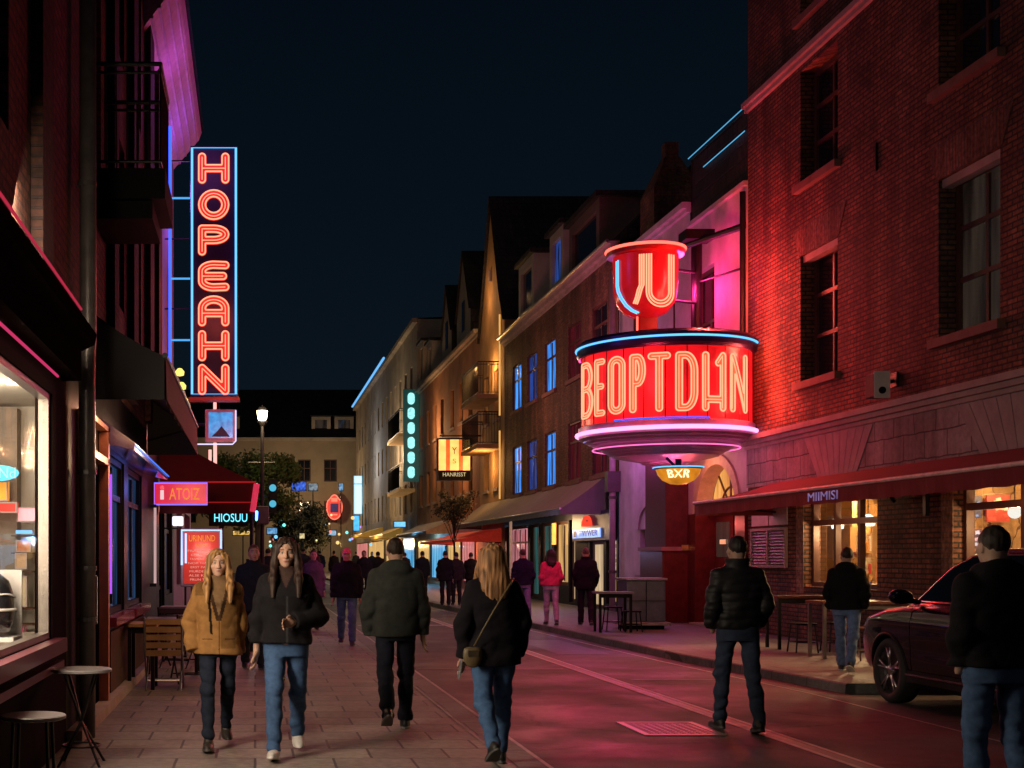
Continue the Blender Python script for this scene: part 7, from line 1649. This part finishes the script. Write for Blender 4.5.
for i, (px, hy, Yp, jc) in enumerate(crowd):
    Hh = 1.6+(557-hy)*Yp/F; lb = 'small figure in the far evening crowd down the street'
    if i < 4:
        r_, _ = person(lb, (px-255)/F*Yp, Yp, RNG.choice([0, 180])+RNG.uniform(-15,15), Hh, dict(legs=((6,4,0),(-6,8,8)), arms=HANG, jacket=jc, hem=.8+.03*(i % 3), bulk=1.1+.04*(i % 3), trousers=(.02,.02,.035), hair_col=(.02,.015,.01)), .02, 0, 'people in the far evening crowd')
        proto = r_ if i == 0 else proto
    else:
        src = proto; r_ = src.copy(); COL.objects.link(r_); r_.location = ((px-255)/F*Yp, Yp, 0); k = Hh/1.75; r_.scale = (k*(.88+.06*(i*7 % 5)),k,k); r_.rotation_euler = (0,0,R(180*(i % 2)+10*math.sin(i*3)))
        for ch in src.children: c = ch.copy(); COL.objects.link(c); c.parent = r_
# bags, phone
bagm = mat('olive_leather', (.12,.085,.04), .45, var=.3, bump=.25, bscale=80)
t = thing('shoulder_bag', 'small brown bag on a thin strap across the black coat', 'bag', (1.70,9.90,.88))
V, Q = surface(lambda p: smax(g_ell(p, (0,0,0), (.075,.035,.10)), p[2]-.06, .02), (-.16,-.12,-.17), (.16,.12,.15), .011); V = V+np.array([-.055,-.015,-.02])
np_mesh('pouch', V, Q, bagm, t)
m = MB(); pts = [(1.655,9.88,.925),(1.72,9.84,1.06),(1.80,9.845,1.20),(1.88,9.87,1.32),(1.945,9.93,1.40),(1.98,10.02,1.435)]
m.tube(pts, .008, 6); m.build('strap', bagm, t, smooth=True)
m = MB(); m.box(1.605,1.685,9.848,9.854,.85,.895); m.build('flap', mat('dark_flap', (.05,.035,.02), .4), t)
t = thing('phone', 'pale phone held low in the hand of the woman in the black coat', 'phone', (1.60,10.0,.74))
m = MB(); m.hexa([(1.555,9.985,.665),(1.567,9.985,.665),(1.567,10.05,.675),(1.555,10.05,.675),(1.575,9.985,.80),(1.587,9.985,.80),(1.587,10.05,.81),(1.575,10.05,.81)]); m.build('case', mat('phone_grey', (.3,.3,.32), .2, metal=.4, bump=0), t, bevel=.003)

# ------------------------------------------------------------------ light from the lit lamps and neon signs, and added fill lights
lamp('drum_neon_light', (8.8,24.9,6.4), (1,.09,.055), 190, .4); lamp('drum_neon_light', (9.3,24.6,4.6), (1,.07,.05), 110, .3); lamp('drum_neon_light', (9.25,25.0,5.5), (1,.10,.06), 250, .3); lamp('drum_neon_light', (8.9,25.3,7.1), (1,.06,.05), 120, .25); lamp('drum_neon_light', (9.2,27.6,7.2), (1,.03,.22), 230, .25)
lamp('drum_neon_light', (7.0,27.6,5.2), (1,.04,.16), 110, .3); lamp('drum_neon_light', (7.3,24.3,5.0), (1,.03,.04), 70, .3)
lamp('pink_tube_light', (8.2,25.6,3.3), (1,.14,.35), 120, .4); lamp('pink_tube_light', (9.2,30.6,4.1), (.8,.16,1.0), 90, .3); lamp('pink_tube_light', (8.6,33,4.8), (.75,.2,.9), 90, .3)
lamp('drum_street_light', (6.2,24.2,4.3), (1,.05,.055), 430, .5, 'SPOT', 82, (5.4,18.5,0)); lamp('drum_street_light', (6.2,25.8,4.2), (1,.07,.2), 260, .5, 'SPOT', 110, (4.5,29,0)); lamp('drum_street_light', (7.6,23.8,4.4), (1,.05,.05), 80, .4, 'SPOT', 90, (9.6,21.5,2.8))
lamp('awning_light', (9.3,22,2.5), (1,.5,.25), 20, .15); lamp('awning_light', (9.3,16.5,2.5), (1,.5,.25), 20, .15)
lamp('porch_light', (9.2,27.8,3.5), (1,.35,.2), 30, .12); lamp('fanlight_light', (9.4,27.8,2.3), (1,.15,.12), 22, .12)
lamp('hopeahn_light', (-.73,21.9,6.0), (1,.12,.1), 28, .3, mis=True); lamp('hopeahn_blue_light', (-1.35,23.9,8.2), (.45,.15,1.0), 75, .3, mis=True); lamp('hopeahn_blue_light', (-.9,21.2,9.0), (.7,.15,.9), 20, .3)
lamp('hopeahn_light', (-.5,22.6,3.9), (1,.16,.14), 60, .3); lamp('canopy_light', (-.8,24.3,2.4), (1,.2,.15), 26, .2); lamp('menu_board_light', (-.86,20.6,1.7), (1,.35,.3), 14, .15)
lamp('blue_glint_light', (-1.25,17.2,2.5), (.08,.2,1), 9, .12, mis=True); lamp('chair_fill_light', (-1.0,14.0,2.7), (1,.6,.32), 42, .15); lamp('second_shop_light', (-1.2,15.3,2.9), (1,.5,.3), 34, .15); lamp('post_light', (-1.35,12.8,3.0), (1,.45,.25), 10, .1)  # warm fill added for the chair, blue one for glints on the car
lamp('shop_window_light', (-1.95,8.2,2.85), (1,.78,.56), 280, (.6,3.0), 'AREA', None, (0.6,11.2,.6))
lamp('shop_room_light', (-2.6,10.8,2.8), (1,.88,.72), 62, .2)
lamp('grey_awning_light', (9.0,42,2.6), (1,.6,.3), 90, .2); lamp('grey_awning_light', (8.3,37.4,1.9), (.55,.45,1), 34, .2); lamp('red_awning_light', (8.6,58,2.2), (1,.45,.3), 120, .2); lamp('azure_shop_light', (8.6,70,2.5), (.2,.6,1), 260, .3); lamp('gold_shop_light', (8,92,2.6), (1,.6,.2), 320, .3); lamp('gold_shop_light', (7,106,2.6), (1,.6,.2), 320, .3)
lamp('gold_facade_light', (9.3,53.4,9.2), (1,.5,.15), 120, .2); lamp('gold_facade_light', (9.3,53.4,5.4), (1,.5,.15), 110, .2); lamp('gold_facade_light', (8.8,54.6,12.4), (1,.5,.18), 65, .2); lamp('gold_facade_light', (8.6,61,6.5), (1,.42,.15), 200, .3); lamp('gold_facade_light', (8.4,70,8.2), (1,.52,.22), 260, .3); lamp('facade_light', (7.6,88,8.5), (1,.72,.42), 650, .3); lamp('facade_light', (7,105,9), (.75,.8,.9), 420, .3); lamp('end_house_light', (4.5,122,7.0), (1,.68,.36), 900, .5)
lamp('town_house_light', (7.6,44,6.6), (1,.38,.26), 130, .4); lamp('town_house_light', (7.8,37.2,7.2), (1,.2,.3), 190, .4)
lamp('street_lamp_light', (.3,52,6.2), (1,.78,.45), 210, .2)
